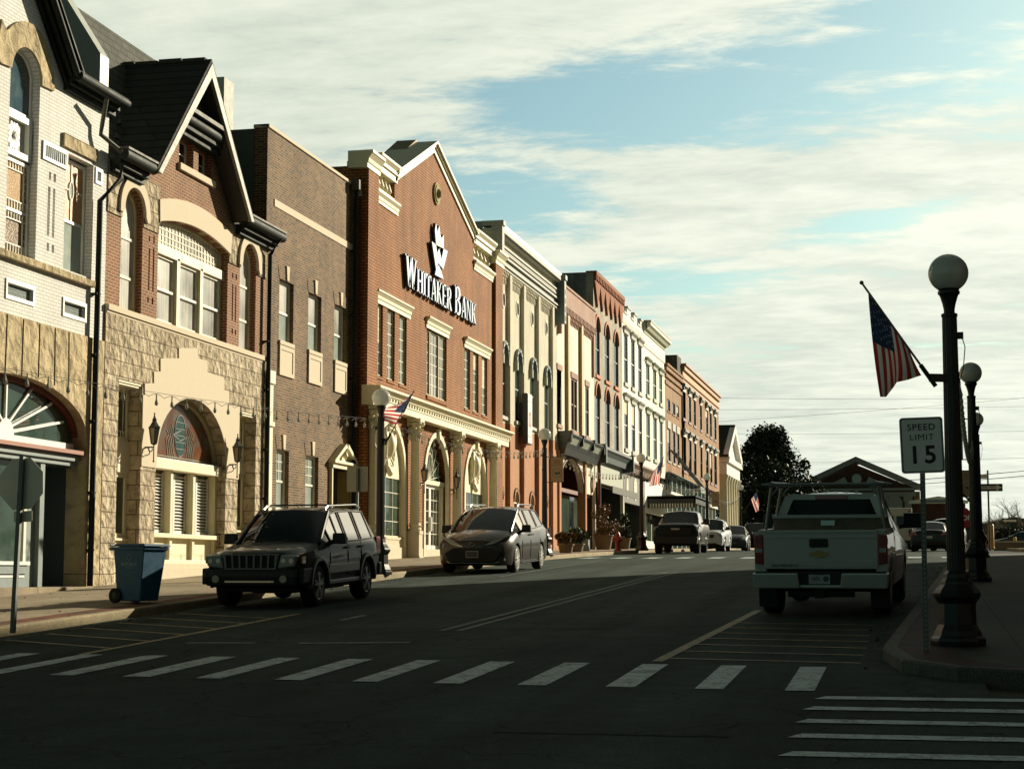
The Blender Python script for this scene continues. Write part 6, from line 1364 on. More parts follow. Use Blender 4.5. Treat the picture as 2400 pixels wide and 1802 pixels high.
# the gable faces the street (+X): ridge runs away from the street
yT0, yT1 = F(1681, 1100, 2.5)[0]+8, 0
hx = WX+.4
def H_(px_, py_): d = ray(px_, py_); t = hx/d[0]; return (d[1]*t, d[2]*t)
pl = H_(1688, 1062); pa_ = H_(1715.5, 1005); pr_ = H_(1732, 1090)
pl = (pa_[0]-(pr_[0]-pa_[0]), pr_[1])
print('temple', pl, pa_, pr_)
b = MB(); b.pr([pl, pr_, (pa_[0], pa_[1])], hx-.5, hx-.1, axis='X'); part(b, 'pediment', 'white_paint', BT)
b = MB()
for p, q_ in ((pl, pa_), (pa_, pr_)): b.bar((hx+.1, p[0], p[1]), (hx+.1, q_[0], q_[1]), .7, .5, up=(1,0,0))
b.box(hx-.6, hx+.35, pl[0], pr_[0], pr_[1]-.5, pr_[1]); b.box(hx-.6, hx+.1, pl[0]+.3, pr_[0]-.3, pr_[1]-1.6, pr_[1]-.5); part(b, 'entablature', 'white_paint', BT)
b = MB(); 
vs = [(hx+.3, pa_[0], pa_[1]+.4), (hx+.3, pl[0]-.3, pl[1]+.1), (hx-22, pl[0]-.3, pl[1]+.1), (hx-22, pa_[0], pa_[1]+.4)]; b.add(vs+[(p[0], p[1], p[2]-.15) for p in vs], [(0,1,2,3), (7,6,5,4), (0,4,5,1), (1,5,6,2), (2,6,7,3), (3,7,4,0)])
vs = [(hx+.3, pa_[0], pa_[1]+.4), (hx+.3, pr_[0]+.3, pr_[1]+.1), (hx-22, pr_[0]+.3, pr_[1]+.1), (hx-22, pa_[0], pa_[1]+.4)]; b.add(vs+[(p[0], p[1], p[2]-.15) for p in vs], [(0,1,2,3), (7,6,5,4), (0,4,5,1), (1,5,6,2), (2,6,7,3), (3,7,4,0)])
part(b, 'roof', 'dark_slate', BT)
for k in range(6):
    yy = pl[0]+.9+(pr_[0]-pl[0]-1.8)*k/5; b = MB(); b.lathe([(.55, 0), (.55, .3), (.42, .4), (.36, pr_[1]-1.6-g(yy)-.6), (.5, pr_[1]-1.6-g(yy)-.2), (.5, pr_[1]-1.6-g(yy))], (hx-.3, yy, g(yy)), 16); part(b, 'column', 'cream_trim', BT, smooth=True)
b = MB(); b.box(hx-22, hx-3.2, pl[0]+.4, pr_[0]-.4, 0, pr_[1]-.2); part(b, 'wall', 'pale_trim', BT)
# ================================================================== across the street, out of the picture: the brick block whose shadow lies on the road
OB = root('shadowing_block', 'tall brick commercial block on the right side of the street', 'building', (12, 40, 0))
HB = 10.85
b = MB(); b.box(5.4, 24, 19.5, 62.6, -2, HB); part(b, 'wall', 'dark_red_brick', OB)
b = MB(); b.box(5.1, 24.2, 19.3, 62.7, HB, HB+.35); part(b, 'cornice', 'limestone', OB)
b = MB()
for k in range(9):
    for zz in (4.6, 8.2): b.box(5.32, 5.45, 22+k*4.4, 23.2+k*4.4, zz, zz+2)
part(b, 'window', 'glass', OB)
b = MB(); 
for k in range(7): b.box(5.3, 5.45, 20.5+k*6, 25.3+k*6, .9, 3.2)
part(b, 'shop_window', 'glass', OB)
OC = root('corner_block', 'brick corner block on the near side of the cross street', 'building', (12, -8, 0))
b = MB(); b.box(5.4, 24, -30, 3.0, -4, 9.5); part(b, 'wall', 'dark_red_brick', OC)
b = MB(); b.box(5.1, 24.2, -30.2, 3.2, 9.5, 9.9); part(b, 'cornice', 'limestone', OC)

# ================================================================== street lamps
globe_m = mat('lamp_globe', (.78,.80,.74), .10, spec=.6, coat=1.0)
_nt = globe_m.node_tree; _tr = N(_nt, 'ShaderNodeBsdfTranslucent'); _tr.inputs[0].default_value = (.80, .82, .76, 1); _mx = N(_nt, 'ShaderNodeMixShader'); _mx.inputs[0].default_value = .35
_nt.links.new(_nt.nodes['Principled BSDF'].outputs[0], _mx.inputs[1]); _nt.links.new(_tr.outputs[0], _mx.inputs[2]); _nt.links.new(_mx.outputs[0], _nt.nodes['Material Output'].inputs[0])
def gk(x_, y_): return g(y_)+KH
def make_lamp():
    t = root('street_lamp', 'x', 'street lamp', (0, 0, 0), group='globe street lamps')
    b = MB(); b.lathe([(.30, 0), (.31, .07), (.305, .10), (.27, .13), (.25, .19), (.21, .26), (.205, .50), (.225, .53), (.26, .58), (.265, .62), (.24, .66), (.185, .72), (.18, .75), (.15, .80), (.145, .84), (.11, .88)], n=8); part(b, 'base', 'black_iron', t, bevel=.006)
    b = MB(); b.lathe([(.103, .86), (.100, 1.4), (.084, 3.86), (.092, 3.87), (.092, 3.90), (.07, 3.91)], n=36, flute=.07); part(b, 'post', 'black_iron', t)
    b = MB(); b.lathe([(.062, 3.90), (.062, 3.95), (.075, 4.02), (.098, 4.10), (.11, 4.13), (.125, 4.14), (.125, 4.17), (.11, 4.18), (.12, 4.19), (.12, 4.215), (.10, 4.22)], n=24); part(b, 'globe_holder', 'black_iron', t, smooth=50)
    b = MB(); b.ball((0, 0, 4.39), .228, 32, 20); part(b, 'globe', globe_m, t, smooth=180)
    b = MB(); b.box(.07, .15, -.02, .02, 3.60, 3.68); b.tube([(.13, 0, 3.64), (.165, 0, 3.5), (.14, 0, 3.25), (.095, 0, 3.10)], .006, 5); part(b, 'outlet', 'black_iron', t)
    return t
lamp0 = make_lamp()
LAMPS = {'R1': (.50, 20.6), 'R2': (1.29, 37.0), 'R3': (2.08, 56.0), 'L1': (-12.45, 40.6), 'L2': (-12.5, 60.4), 'L3': (-12.1, 80.6), 'L4': (-11.75, 104.5), 'L5': (-11.6, 124), 'L0': (-12.68, 19.0), 'L6': (-8.9, 190.0)}
lab = {'R1': 'nearest globe lamp with flag beside the speed limit sign', 'R2': 'second globe lamp on the right pavement just behind the nearest lamp', 'R3': 'farthest sunlit globe lamp on the right pavement', 'L1': 'globe lamp with flag in front of the orange brick bank', 'L2': 'globe lamp with banner before the salmon ground floor',
       'L3': 'globe lamp with flag between the fire hydrant and the black pickup', 'L4': 'globe lamp with small banner before the orange corner building', 'L5': 'globe lamp before the dark magnolia tree', 'L0': 'globe lamp by the white brick house at the left edge', 'L6': 'distant globe lamp seen behind the ladder rack of the silver pickup'}
LO = {}
for k, (x_, y_) in LAMPS.items():
    o = lamp0 if k == 'R1' else dup(lamp0)
    o.location = (x_, y_, gk(x_, y_)-.02); o['label'] = lab[k]; o.rotation_euler.z = {'R1': 0, 'R2': 0}.get(k, .2); LO[k] = o
    if k == 'R1': o.scale.z = .972
    if k in ('L1', 'L2', 'L3', 'L4'): o.rotation_euler.z = math.pi
def lz(k): return gk(*LAMPS[k])-.02
# ------------------------------------------------------------------ flags
fr_ = mat('flag_red', (.50,.05,.04), .8); fw_ = mat('flag_white', (.82,.82,.78), .8); fbl = mat('flag_blue', (.03,.05,.11), .8)
for m_ in (fr_, fw_, fbl):                            # thin cloth lets some light through
    nt = m_.node_tree; b_ = nt.nodes['Principled BSDF']; tr = N(nt, 'ShaderNodeBsdfTranslucent'); tr.inputs[0].default_value = b_.inputs['Base Color'].default_value
    mx_ = N(nt, 'ShaderNodeMixShader'); mx_.inputs[0].default_value = .5; nt.links.new(b_.outputs[0], mx_.inputs[1]); nt.links.new(tr.outputs[0], mx_.inputs[2]); nt.links.new(mx_.outputs[0], nt.nodes['Material Output'].inputs[0])
def bez(ps, t):
    ps = [Vector(p) for p in ps]
    while len(ps) > 1: ps = [a.lerp(c, t) for a, c in zip(ps[:-1], ps[1:])]
    return ps[0]
def lerp_list(L, t):
    t = t*(len(L)-1); i = min(int(t), len(L)-2); return Vector(L[i]).lerp(Vector(L[i+1]), t-i)
def flag(base, label, poleA, poleB, hoist, fly, amp=.06, waves=2.5, mid=None, group='flags on the lamp posts', nrm=(0, 1, 0), stars=True):
    """pole from A to B; hoist: points along the pole from the canton end; fly: matching points of the free edge"""
    t = root('flag', label, 'flag', tuple(base), group=group); nrm = Vector(nrm)
    b = MB(); b.tube([poleA, poleB], [.014, .012], 8); b.ball(poleB, .025, 8, 6); part(b, 'flagpole', 'brownwood', t)
    b = MB(); d = (Vector(poleB)-Vector(poleA)).normalized(); b.tube([Vector(poleA)-d*.04, Vector(poleA)+d*.26], .026, 8); b.bar(Vector(poleA)+d*.08, Vector((base[0], base[1], (Vector(poleA)+d*.08).z)), .05, .09); part(b, 'bracket', 'black_iron', t)
    nu, nv = 39, 26; P = []
    for j in range(nv+1):
        v = j/nv; row = []
        for i in range(nu+1):
            u = i/nu; A = lerp_list(hoist, u); B_ = lerp_list(fly, u)
            p = A.lerp(B_, v) if mid is None else bez([A, lerp_list(mid, u), B_], v)
            p = p+nrm*(amp*math.sin(u*waves*math.pi*2+v*1.5)*min(1, v*2.2)); row.append(p)
        P.append(row)
    me = bpy.data.meshes.new('cloth'); o0 = ORG[t.name]
    me.from_pydata([p-o0 for r_ in P for p in r_], [], [(j*(nu+1)+i, j*(nu+1)+i+1, (j+1)*(nu+1)+i+1, (j+1)*(nu+1)+i) for j in range(nv) for i in range(nu)])
    for m_ in (fr_, fw_, fbl): me.materials.append(m_)
    k = 0
    for j in range(nv):
        for i in range(nu):
            s_ = i//3; f = me.polygons[k]; f.material_index = 2 if (i < 21 and j < nv*.4) else (s_ % 2); k += 1
    me.shade_smooth(); o = bpy.data.objects.new('cloth', me); C.objects.link(o); o.parent = t; ORG[o.name] = o0
    if stars:
        b = MB()
        for a in range(7):
            for c in range(5 + (a+1) % 2):
                u = (a+.6)/7*.52; v = (c+.5+.5*(a % 2))/6*.38
                j = min(int(v*nv), nv-1); i = int(u*nu); p = P[j][i]; du = (P[j][i+1]-p).normalized(); dv = (P[j+1][i]-p).normalized(); n_ = du.cross(dv).normalized()
                for sgn in (-1, 1):
                    c0 = p+n_*.004*sgn; vs = []
                    for q in range(10): an = math.pi*q/5; r_ = .021 if q % 2 == 0 else .008; vs.append(c0+du*math.cos(an)*r_+dv*math.sin(an)*r_)
                    b.add(vs, [tuple(range(10))])
        part(b, 'stars', fw_, o, recalc=False)
    return t
def at(px, py, yd):                                   # point of the plane y = yd measured on the photograph
    d = ray(px, py); t_ = yd/d[1]; return Vector((d[0]*t_, yd, d[2]*t_))
qf = lambda x_, y_, yd=20.6: at(1950+x_/2.769, 550+y_/2.769, yd)
base = at(2218, 870, 20.6); base = Vector((.50, 20.6, base.z))
flag(base, 'large flag hanging from the nearest lamp above the speed limit sign', qf(660, 965, 20.5), qf(192, 312, 20.5), [qf(235, 385, 20.5), qf(500, 742, 20.5)],
     [qf(312, 1050, 20.45), qf(352, 1053, 20.4), qf(405, 985, 20.6), qf(420, 955, 20.7), qf(500, 940, 20.6), qf(580, 915, 20.5)], amp=.035, waves=1.6,
     mid=[qf(262, 760), qf(360, 800), qf(400, 820), qf(440, 830), qf(500, 820), qf(530, 830)])
ql = lambda x_, y_, yd=40.6: at(500+x_/2.602, 850+y_/2.602, yd)
flag((-12.45, 40.6, ql(1040, 470).z), 'flag blowing across the bank front from the lamp there', ql(1050, 490), ql(1222, 176), [ql(1220, 182), ql(1168, 300), ql(1110, 378)],
     [ql(1140, 240, 40.8), ql(1035, 292, 40.9), ql(1040, 350, 40.7)], amp=.05, waves=1.5, nrm=(.3, 1, 0))
qm = lambda x_, y_, yd=80.6: at(1150+x_/3.687, 900+y_/3.687, yd)
flag((-12.1, 80.6, qm(1340, 840).z), 'flag hanging from the lamp beside the fire hydrant', qm(1350, 845), qm(1496, 632), [qm(1492, 645), qm(1400, 775)],
     [qm(1478, 760), qm(1452, 868), qm(1400, 880), qm(1365, 885)], amp=.05, waves=2)
qr = lambda x_, y_, yd: at(1650+x_/2.768, 950+y_/2.768, yd)
flag((-11.6, 124.0, qr(262, 640, 124.0).z), 'small distant flag hanging before the magnolia tree', qr(262, 690, 124.0), qr(345, 552, 124.0), [qr(340, 560, 124.0), qr(305, 610, 124.0)], [qr(358, 640, 124.0), qr(352, 685, 124.1), qr(335, 692, 124.0)], amp=.06, waves=2, stars=False)
flag((2.08, 56.0, qr(1700, 580, 56.0).z), 'flag partly hidden between the two right hand lamp posts', qr(1720, 620, 56.0), qr(1660, 545, 56.0), [qr(1662, 552, 56.0), qr(1705, 610, 56.0)], [qr(1668, 590, 56.0), qr(1700, 600, 55.9)], amp=.05, waves=2, stars=False)
flag((1.27, 37.0, qr(1700, 250, 37).z), 'flag of which a red strip shows between the two nearest right lamps', qr(1712, 300, 37), qr(1672, 185, 37), [qr(1675, 190, 37), qr(1705, 270, 37)], [qr(1680, 225, 37), qr(1706, 280, 36.9)], amp=.02, waves=1, stars=False)
# ------------------------------------------------------------------ banners
ban = mat('banner_cloth', (.52,.38,.24), .8, var=.05); ban2 = mat('banner_teal', (.20,.28,.25), .8); rust_t = mat('banner_rust', (.36,.14,.07), .8); ink = mat('ink', (.02,.03,.06), .8)
def banner(k, px0, px1, py0, py1, label, text=True, m_=None, yoff=0.0):
    x_, y_ = LAMPS[k]; y_ = y_+yoff; a = at(px0, py0, y_); c = at(px1, py1, y_)
    t = root('banner', label, 'banner', (x_, y_, a.z), group='banners on the lamp posts')
    b = MB(); b.box(a.x, c.x, y_-.006, y_+.006, c.z, a.z); cl = part(b, 'cloth', m_ or ban, t)
    b = MB(); b.tube([(x_, y_, a.z-.01), ((c.x if abs(c.x-x_) > abs(a.x-x_) else a.x), y_, a.z-.01)], .012, 6); b.tube([(x_, y_, c.z+.01), ((c.x if abs(c.x-x_) > abs(a.x-x_) else a.x), y_, c.z+.01)], .012, 6); part(b, 'rod', 'black_iron', t)
    if text:
        w = abs(c.x-a.x); h = a.z-c.z; cx_ = (a.x+c.x)/2; cz_ = c.z+h*.36; b = MB()
        for q in range(18): an = 2*math.pi*q/18; b.box(cx_+math.cos(an)*w*.36-.012, cx_+math.cos(an)*w*.36+.012, y_-.009, y_-.0065, cz_+math.sin(an)*w*.36-.012, cz_+math.sin(an)*w*.36+.012)
        s_ = w*.11
        for xx, z0_, z1_ in ((-1.5, -1, 1), (-.6, -1, .25), (-.0, -1, .25), (.9, -1, 1), (1.6, -1, 1)): b.box(cx_+xx*s_-.01, cx_+xx*s_+.016, y_-.009, y_-.0065, cz_+z0_*s_, cz_+z1_*s_)
        b.box(cx_-1.5*s_, cx_+.0*s_, y_-.009, y_-.0065, cz_+.1*s_, cz_+.35*s_); b.box(cx_+.9*s_, cx_+1.6*s_, y_-.009, y_-.0065, cz_-.1*s_, cz_+.15*s_)
        part(b, 'emblem', ink, cl)
        b = MB()
        for q in range(3):
            zz = a.z-h*(.12+.065*q)
            for r_ in range(7): xx = a.x+w*(.22+.08*r_); b.box(xx, xx+w*.055, y_-.009, y_-.0065, zz-h*.035, zz)
        b.box(a.x+w*.1, c.x-w*.1, y_-.009, y_-.0065, a.z-h*.345, a.z-h*.33); part(b, 'small_lettering', rust_t, cl)
banner('L2', 1291, 1320, 1070, 1130, 'tan banner with round emblem on the lamp before the salmon wall')
banner('L4', 1668, 1686, 1152, 1187, 'small distant tan banner on the lamp before the orange corner building')
banner('R2', 2246, 2257.5, 981, 1078, 'narrow grey green banner edge on the second right lamp', text=False, m_=ban2)
banner('R3', 2252, 2286, 1102, 1165, 'tan banner with round emblem between the right hand lamp posts')
# ------------------------------------------------------------------ signs
steel = mat('galvanised', (.16,.17,.16), .5, metal=.6, var=.15); alu = mat('sign_back', (.72,.70,.60), .55, metal=.0, var=.08, vscale=3); sgw = mat('sign_white', (.82,.86,.82), .5, var=.03); sgb_ = mat('sign_black', (.012,.012,.012), .5)
def post(t, p0, p1, r=.025, holes=True, y_=None):
    b = MB(); b.bar(p0, p1, r*2, r*2, up=(0, 1, 0)); po = part(b, 'post', steel, t)
    if holes:
        b = MB(); n = int((Vector(p1)-Vector(p0)).length/.05)
        for k in range(n): c = Vector(p0).lerp(Vector(p1), (k+.5)/n); b.box(c.x-.006, c.x+.006, c.y-r-.003, c.y-r+.002, c.z-.008, c.z+.008)
        part(b, 'holes', sgb_ if holes is True else holes, po)
SY = 19.75
sc = at(2161, 1043, SY); sp0 = at(2171, 1530, SY+.03)
T_ = root('speed_limit_sign', 'white speed limit 15 sign on a perforated steel post beside the nearest lamp', 'road sign', (sp0.x, SY, gk(0, SY)))
post(T_, (sp0.x, SY+.03, gk(0, SY)-.05), (sc.x+.0, SY+.03, sc.z+.25), .028, mat('hole_light', (.45,.47,.42), .8))
def rrect(w, h, r, n=5):
    return [p for cx_, cy_, a0 in ((w/2-r, h/2-r, 0), (-w/2+r, h/2-r, 90), (-w/2+r, -h/2+r, 180), (w/2-r, -h/2+r, 270)) for p in arc(cx_, cy_, r, r, a0, a0+90, n)]
def plate(t, name, c, w, h, r, m_, rz=0.0, roll=0.0, th=.004, yo=0.0):
    b = MB(); b.pr(rrect(w, h, r), -th/2, th/2, axis='Y'); o = b.build(name, m_ if not isinstance(m_, str) else M[m_], t, local=True)
    o.location = Vector(c)-ORG[t.name]; o.rotation_euler = (0, roll, rz); return o
pl_ = plate(T_, 'sign_plate', (sc.x, SY-.003, sc.z), .468, .615, .035, sgw, R(5), R(-1.6))
b = MB(); o_ = rrect(.446, .593, .03); i_ = rrect(.424, .571, .024); b.pr(o_, -.0045, -.0025, [i_], axis='Y'); b.build('border', sgb_, pl_, local=True)
for tx, sz, zz, sx_, off in (('SPEED', .098, .195, 1.05, .001), ('LIMIT', .092, .085, 1.1, 0.0), ('15', .27, -.115, 1.0, .006)):
    o = text_obj(tx, sz*1.0, sgb_, pl_, (0, -.004, zz), (R(90), 0, 0), ext=.001, off=off, sx=sx_, space=1.12 if tx != '15' else 1.25)
# back of the stop sign at the left
sb = at(30, 1478, 21.9); oc_c = at(46, 1133, 21.9)
T_ = root('stop_sign', 'grey back of an octagonal stop sign on a perforated post at the left edge', 'road sign', (sb.x, 21.9, gk(0, 21.9)))
post(T_, (sb.x, 21.9, gk(0, 21.9)-.05), (oc_c.x+.03, 21.9, oc_c.z+.37), .03, mat('hole_dim', (.25,.24,.17), .8))
red_s = mat('sign_red_face', (.35,.02,.02), .4)
b = MB(); oct_ = [(.38*math.cos(R(22.5+45*k)), .38*math.sin(R(22.5+45*k))) for k in range(8)]; b.pr(oct_, -.002, .002, axis='Y'); o = b.build('sign_plate', alu, T_, local=True); o.location = Vector((oc_c.x, 21.955, oc_c.z))-ORG[T_.name]; o.rotation_euler = (0, R(-2), R(-8))
b = MB(); b.pr([(p[0]*.98, p[1]*.98) for p in oct_], .0022, .0035, axis='Y'); fc = b.build('face', red_s, o, local=True)
text_obj('STOP', .24, sgw, fc, (0, .0045, 0), (R(90), 0, math.pi), ext=.0008, off=.006)
pc = at(46, 1210, 21.9); o = plate(T_, 'lower_plate', (pc.x+.02, 21.955, pc.z), .30, .15, .02, alu, R(-8), R(-2))
# back of a parking sign by the bank
yb = 38.6; s0 = at(836, 1122, yb); 
T_ = root('parking_sign', 'blank grey back of a square sign between the suv and the bank', 'road sign', (s0.x, yb, gk(0, yb)))
post(T_, (s0.x+.02, yb, gk(0, yb)), (s0.x+.02, yb, s0.z+.25), .025, False)
a = at(813, 1093, yb); c = at(860, 1152, yb); plate(T_, 'sign_plate', (s0.x, yb+.03, (a.z+c.z)/2), c.x-a.x, a.z-c.z, .03, mat('sign_back_cream', (.42,.38,.27), .5))
# one way sign on the far corner
yo = 83.0; p_ = at(2320, 1285, yo); tp = at(2320, 1102, yo)
T_ = root('one_way_sign', 'black and white one way sign with arrow on a pole at the far right corner', 'road sign', (p_.x, yo, gk(0, yo)))
b = MB(); b.tube([(p_.x, yo, p_.z-.1), (p_.x, yo, tp.z)], .04, 8); part(b, 'post', 'dark_metal', T_)
a = at(2293, 1134, yo); c = at(2350, 1151, yo); w = c.x-a.x; h = a.z-c.z
pl_ = plate(T_, 'sign_plate', ((a.x+c.x)/2, yo-.05, (a.z+c.z)/2), w, h, .02, sgb_)
b = MB(); b.pr([(-w*.44, -h*.22), (w*.24, -h*.22), (w*.24, -h*.42), (w*.47, 0), (w*.24, h*.42), (w*.24, h*.22), (-w*.44, h*.22)], -.006, -.0025, axis='Y'); ar_ = b.build('arrow', alu, pl_, local=True)
text_obj('ONE WAY', h*.42, sgb_, ar_, (-w*.08, -.008, 0), (R(90), 0, 0), ext=.001, off=.002)
a = at(2302, 1113, yo); c = at(2313, 1121, yo); plate(T_, 'street_name_blade', (a.x, yo-.03, (a.z+c.z)/2), .55, .18, .02, alu)
yo2 = 118; a = at(2366, 1220, yo2)
T_ = root('one_way_sign', 'tiny distant one way sign near the bare trees', 'road sign', (a.x, yo2, g(yo2)))
b = MB(); b.tube([(a.x, yo2, g(yo2)), (a.x, yo2, a.z+.3)], .04, 6); part(b, 'post', 'dark_metal', T_)
pl_ = plate(T_, 'sign_plate', (a.x, yo2-.05, a.z), .95, .32, .02, sgb_); b = MB(); b.pr([(.42, -.07), (-.22, -.07), (-.22, -.13), (-.44, 0), (-.22, .13), (-.22, .07), (.42, .07)], -.006, -.0025, axis='Y'); b.build('arrow', alu, pl_, local=True)
yo3 = 63.5; a = at(2256, 1214, yo3)
T_ = root('stop_sign', 'red stop sign partly hidden between the right hand lamp posts', 'road sign', (a.x, yo3, gk(0, yo3)))
b = MB(); b.tube([(a.x, yo3, gk(0, yo3)), (a.x, yo3, a.z+.4)], .035, 6); part(b, 'post', steel, T_)
b = MB(); b.pr(oct_, -.002, .002, axis='Y'); o = b.build('sign_plate', red_s, T_, local=True); o.location = Vector((a.x, yo3-.05, a.z))-ORG[T_.name]
text_obj('STOP', .24, sgw, o, (0, -.004, 0), (R(90), 0, 0), ext=.0008, off=.006)
yel = mat('bollard_yellow', (.50,.30,.04), .5, var=.1)
for (px_, w_, pt_, yy, lb) in ((2322, .26, 1228, 83.4, 'yellow bollard at the foot of the one way sign'), (2378, .2, 1258, 110, 'small yellow bollard near the parked car at the right edge')):
    a = at(px_, pt_, yy); T_ = root('bollard', lb, 'bollard', (a.x, yy, gk(0, yy)), group='yellow bollards'); b = MB(); b.lathe([(w_/2*1.2, 0), (w_/2*1.2, .06), (w_/2, .08), (w_/2, a.z-gk(0, yy)-.05), (w_*.35, a.z-gk(0, yy))], (a.x, yy, gk(0, yy)), 14); part(b, 'post', yel, T_, smooth=True)
# ------------------------------------------------------------------ wall lanterns
def lantern(P, y_, z_, s=1.0, reach=.26, w0=0.0):
    X = WX+w0+reach; b = MB(); ft = z_
    b.lathe([(.015, -.02), (.06, 0), (.075, .02)], (X, y_, ft), 6)
    for k in range(6): t = math.pi/3*k; b.bar((X+math.cos(t)*.07*s, y_+math.sin(t)*.07*s, ft+.02), (X+math.cos(t)*.125*s, y_+math.sin(t)*.125*s, ft+.36*s), .014)
    b.lathe([(.14*s, .36*s), (.15*s, .38*s), (.11*s, .42*s), (.06*s, .50*s), (.05*s, .52*s), (.055*s, .56*s), (.03*s, .60*s), (.012, .66*s), (.02, .69*s), (.004, .72*s)], (X, y_, ft), 6)
    b.tube([(X, y_, ft), (X, y_, ft-.38*s)], .013, 6); b.ball((X, y_, ft-.38*s), .025, 8, 6)
    pts = [(WX+w0+.02, y_, ft-.28)]
    b.tube([(WX+w0, y_, ft-.06), (X, y_, ft-.06)], .016, 6)
    for r_, c_ in ((.09, (.10, -.16)), (.05, (.2, -.11))):
        b.tube([(WX+w0+c_[0]+r_*math.cos(t_*.7), y_, ft+c_[1]+r_*math.sin(t_*.7)) for t_ in range(10)], .012, 5)
    b.fb(w0, w0+.03, y_-.05, y_+.05, ft-.32, ft+.05)
    o = part(b, 'wall_lantern', 'black_iron', P)
    b = MB(); b.lathe([(.065*s, .02), (.12*s, .36*s)], (X, y_, ft), 6); part(b, 'lantern_glass', mat('lantern_glass', (.30,.27,.18), .15) if 'lantern_glass' not in bpy.data.materials else bpy.data.materials['lantern_glass'], o); return o
for cx_, cy_ in ((432, 655), (1068, 790)): yy, zz = q2c(cx_, cy_, .3); lantern(B2, yy, zz, 1.0, .28)
for cx_, cy_ in ((660, 885), (982, 950)): yy, zz = q4c(cx_, cy_, WB+.3); lantern(B4, yy, zz, 1.0, .3, WB)
# ------------------------------------------------------------------ festoon lights
wire_m = mat('wire', (.02,.02,.02), .6); bulb_m = mat('bulb', (.55,.52,.42), .08, spec=.8)
def festoon(p, q, n, sag, label, drop=.09, loop=.06, thin=True):
    p = Vector(p); q = Vector(q); t = root('string_lights', label, 'string lights', tuple(p), group='strings of bulbs along the pavement')
    pts = []; m_ = n*4
    def pos(s_): r_ = p.lerp(q, s_); r_.z -= sag*4*s_*(1-s_); return r_
    for i in range(m_+1):
        s_ = i/m_; c = pos(s_); c.z -= loop*(1-abs(math.cos(math.pi*(s_*n)))) if thin else 0; pts.append(c)
    b = MB(); b.tube(pts, .005, 4); b.tube([pos(i/12)+Vector((0, 0, .02)) for i in range(13)], .004, 4); wi = part(b, 'wire', wire_m, t)
    for i in range(1, n):
        c = pos(i/n); b = MB(); b.tube([c, c-Vector((0, 0, drop))], .012, 5); b.lathe([(.012, -.0), (.02, -.02), (.033, -.07), (.026, -.10), (.008, -.115)], (c.x, c.y, c.z-drop), 8); 
        o = part(b, 'bulb', bulb_m, t)
h_ = 3.72
def lp(k, h=h_): return (LAMPS[k][0], LAMPS[k][1], lz(k)+h)
festoon(lp('L0'), lp('L1'), 34, .12, 'string of clear bulbs from the left edge to the lamp by the bank')
festoon(lp('L1'), lp('L2'), 32, .35, 'string of clear bulbs between the bank lamp and the next lamp')
festoon(lp('L2'), lp('L3'), 28, .5, 'string of clear bulbs before the arched corner shopfront')
festoon(lp('L3'), lp('L4'), 26, .5, 'string of clear bulbs before the pale yellow building')
festoon(lp('L4'), lp('L5'), 22, .7, 'string of clear bulbs sagging before the magnolia tree')
festoon((LAMPS['R1'][0]+.09, 20.62, lz('R1')+3.1), (LAMPS['R2'][0], 37, lz('R2')+2.9), 40, .55, 'garland of bulbs hanging from the nearest lamp to the second right lamp')
# ------------------------------------------------------------------ overhead wires far up the street
for i, (pa, pb_, yy, r_) in enumerate((((1681, 929), (2400, 926), 175, .013), ((1681, 956), (2400, 945), 175, .013), ((1681, 984), (2400, 925), 165, .013), ((1740, 1014), (2400, 1003), 190, .012), ((1900, 1080), (2400, 1066), 190, .012), ((1930, 1131), (2400, 1094), 140, .026), ((1930, 1140), (2400, 1106), 140, .026))):
    a = at(*pa, yy); c = at(*pb_, yy); d = c-a; a = a-d*.25; c = c+d*.6
    t = root('overhead_wire', ['topmost thin power line crossing the sky right of the corner building', 'second thin power line crossing the sky', 'slanting thin power line crossing the sky', 'faint power line just above the magnolia tree', 'thin power line over the pedimented brick hall', 'upper of the two thick cables crossing the pedimented hall', 'lower of the two thick cables crossing the pedimented hall'][i], 'power line', tuple(a), group='power lines across the street')
    b = MB(); pts = [a.lerp(c, k/12)-Vector((0, 0, 4*.35*(k/12)*(1-k/12))) for k in range(13)]; b.tube(pts, r_, 5); part(b, 'cable', wire_m, t)
# ------------------------------------------------------------------ recycling cart
cart_m = mat('cart_blue', (.022,.11,.20), .45, spec=.5, var=.08); cx_, cy_ = -12.95, 28.15; cz_ = gk(0, cy_)
T_ = root('recycling_cart', 'blue wheeled recycling cart standing on the pavement before the stone house', 'bin', (cx_, cy_, cz_), rz=R(72))
def tap(b, x0, x1, y0, y1, z0, X0, X1, Y0, Y1, z1): b.add([(x0,y0,z0),(x1,y0,z0),(x1,y1,z0),(x0,y1,z0),(X0,Y0,z1),(X1,Y0,z1),(X1,Y1,z1),(X0,Y1,z1)], [(0,3,2,1),(4,5,6,7),(0,1,5,4),(1,2,6,5),(2,3,7,6),(3,0,4,7)])
b = MB(); tap(b, -.23, .23, -.24, .28, .04, -.29, .29, -.36, .33, .93); tap(b, -.31, .31, -.38, .36, .90, -.32, .32, -.39, .37, .96); b.box(.24, .31, -.10, .10, .5, .9); b.box(-.31, .31, .33, .42, .9, .95); bd = b.build('body', cart_m, T_, local=True, bevel=.018)
b = MB(); b.box(-.33, .33, -.41, .34, .965, .985); b.box(-.30, .30, -.38, .30, .98, 1.01); b.tube([(-.26, .44, .99), (.26, .44, .99)], .018, 8); b.build('lid', cart_m, T_, local=True, bevel=.01)
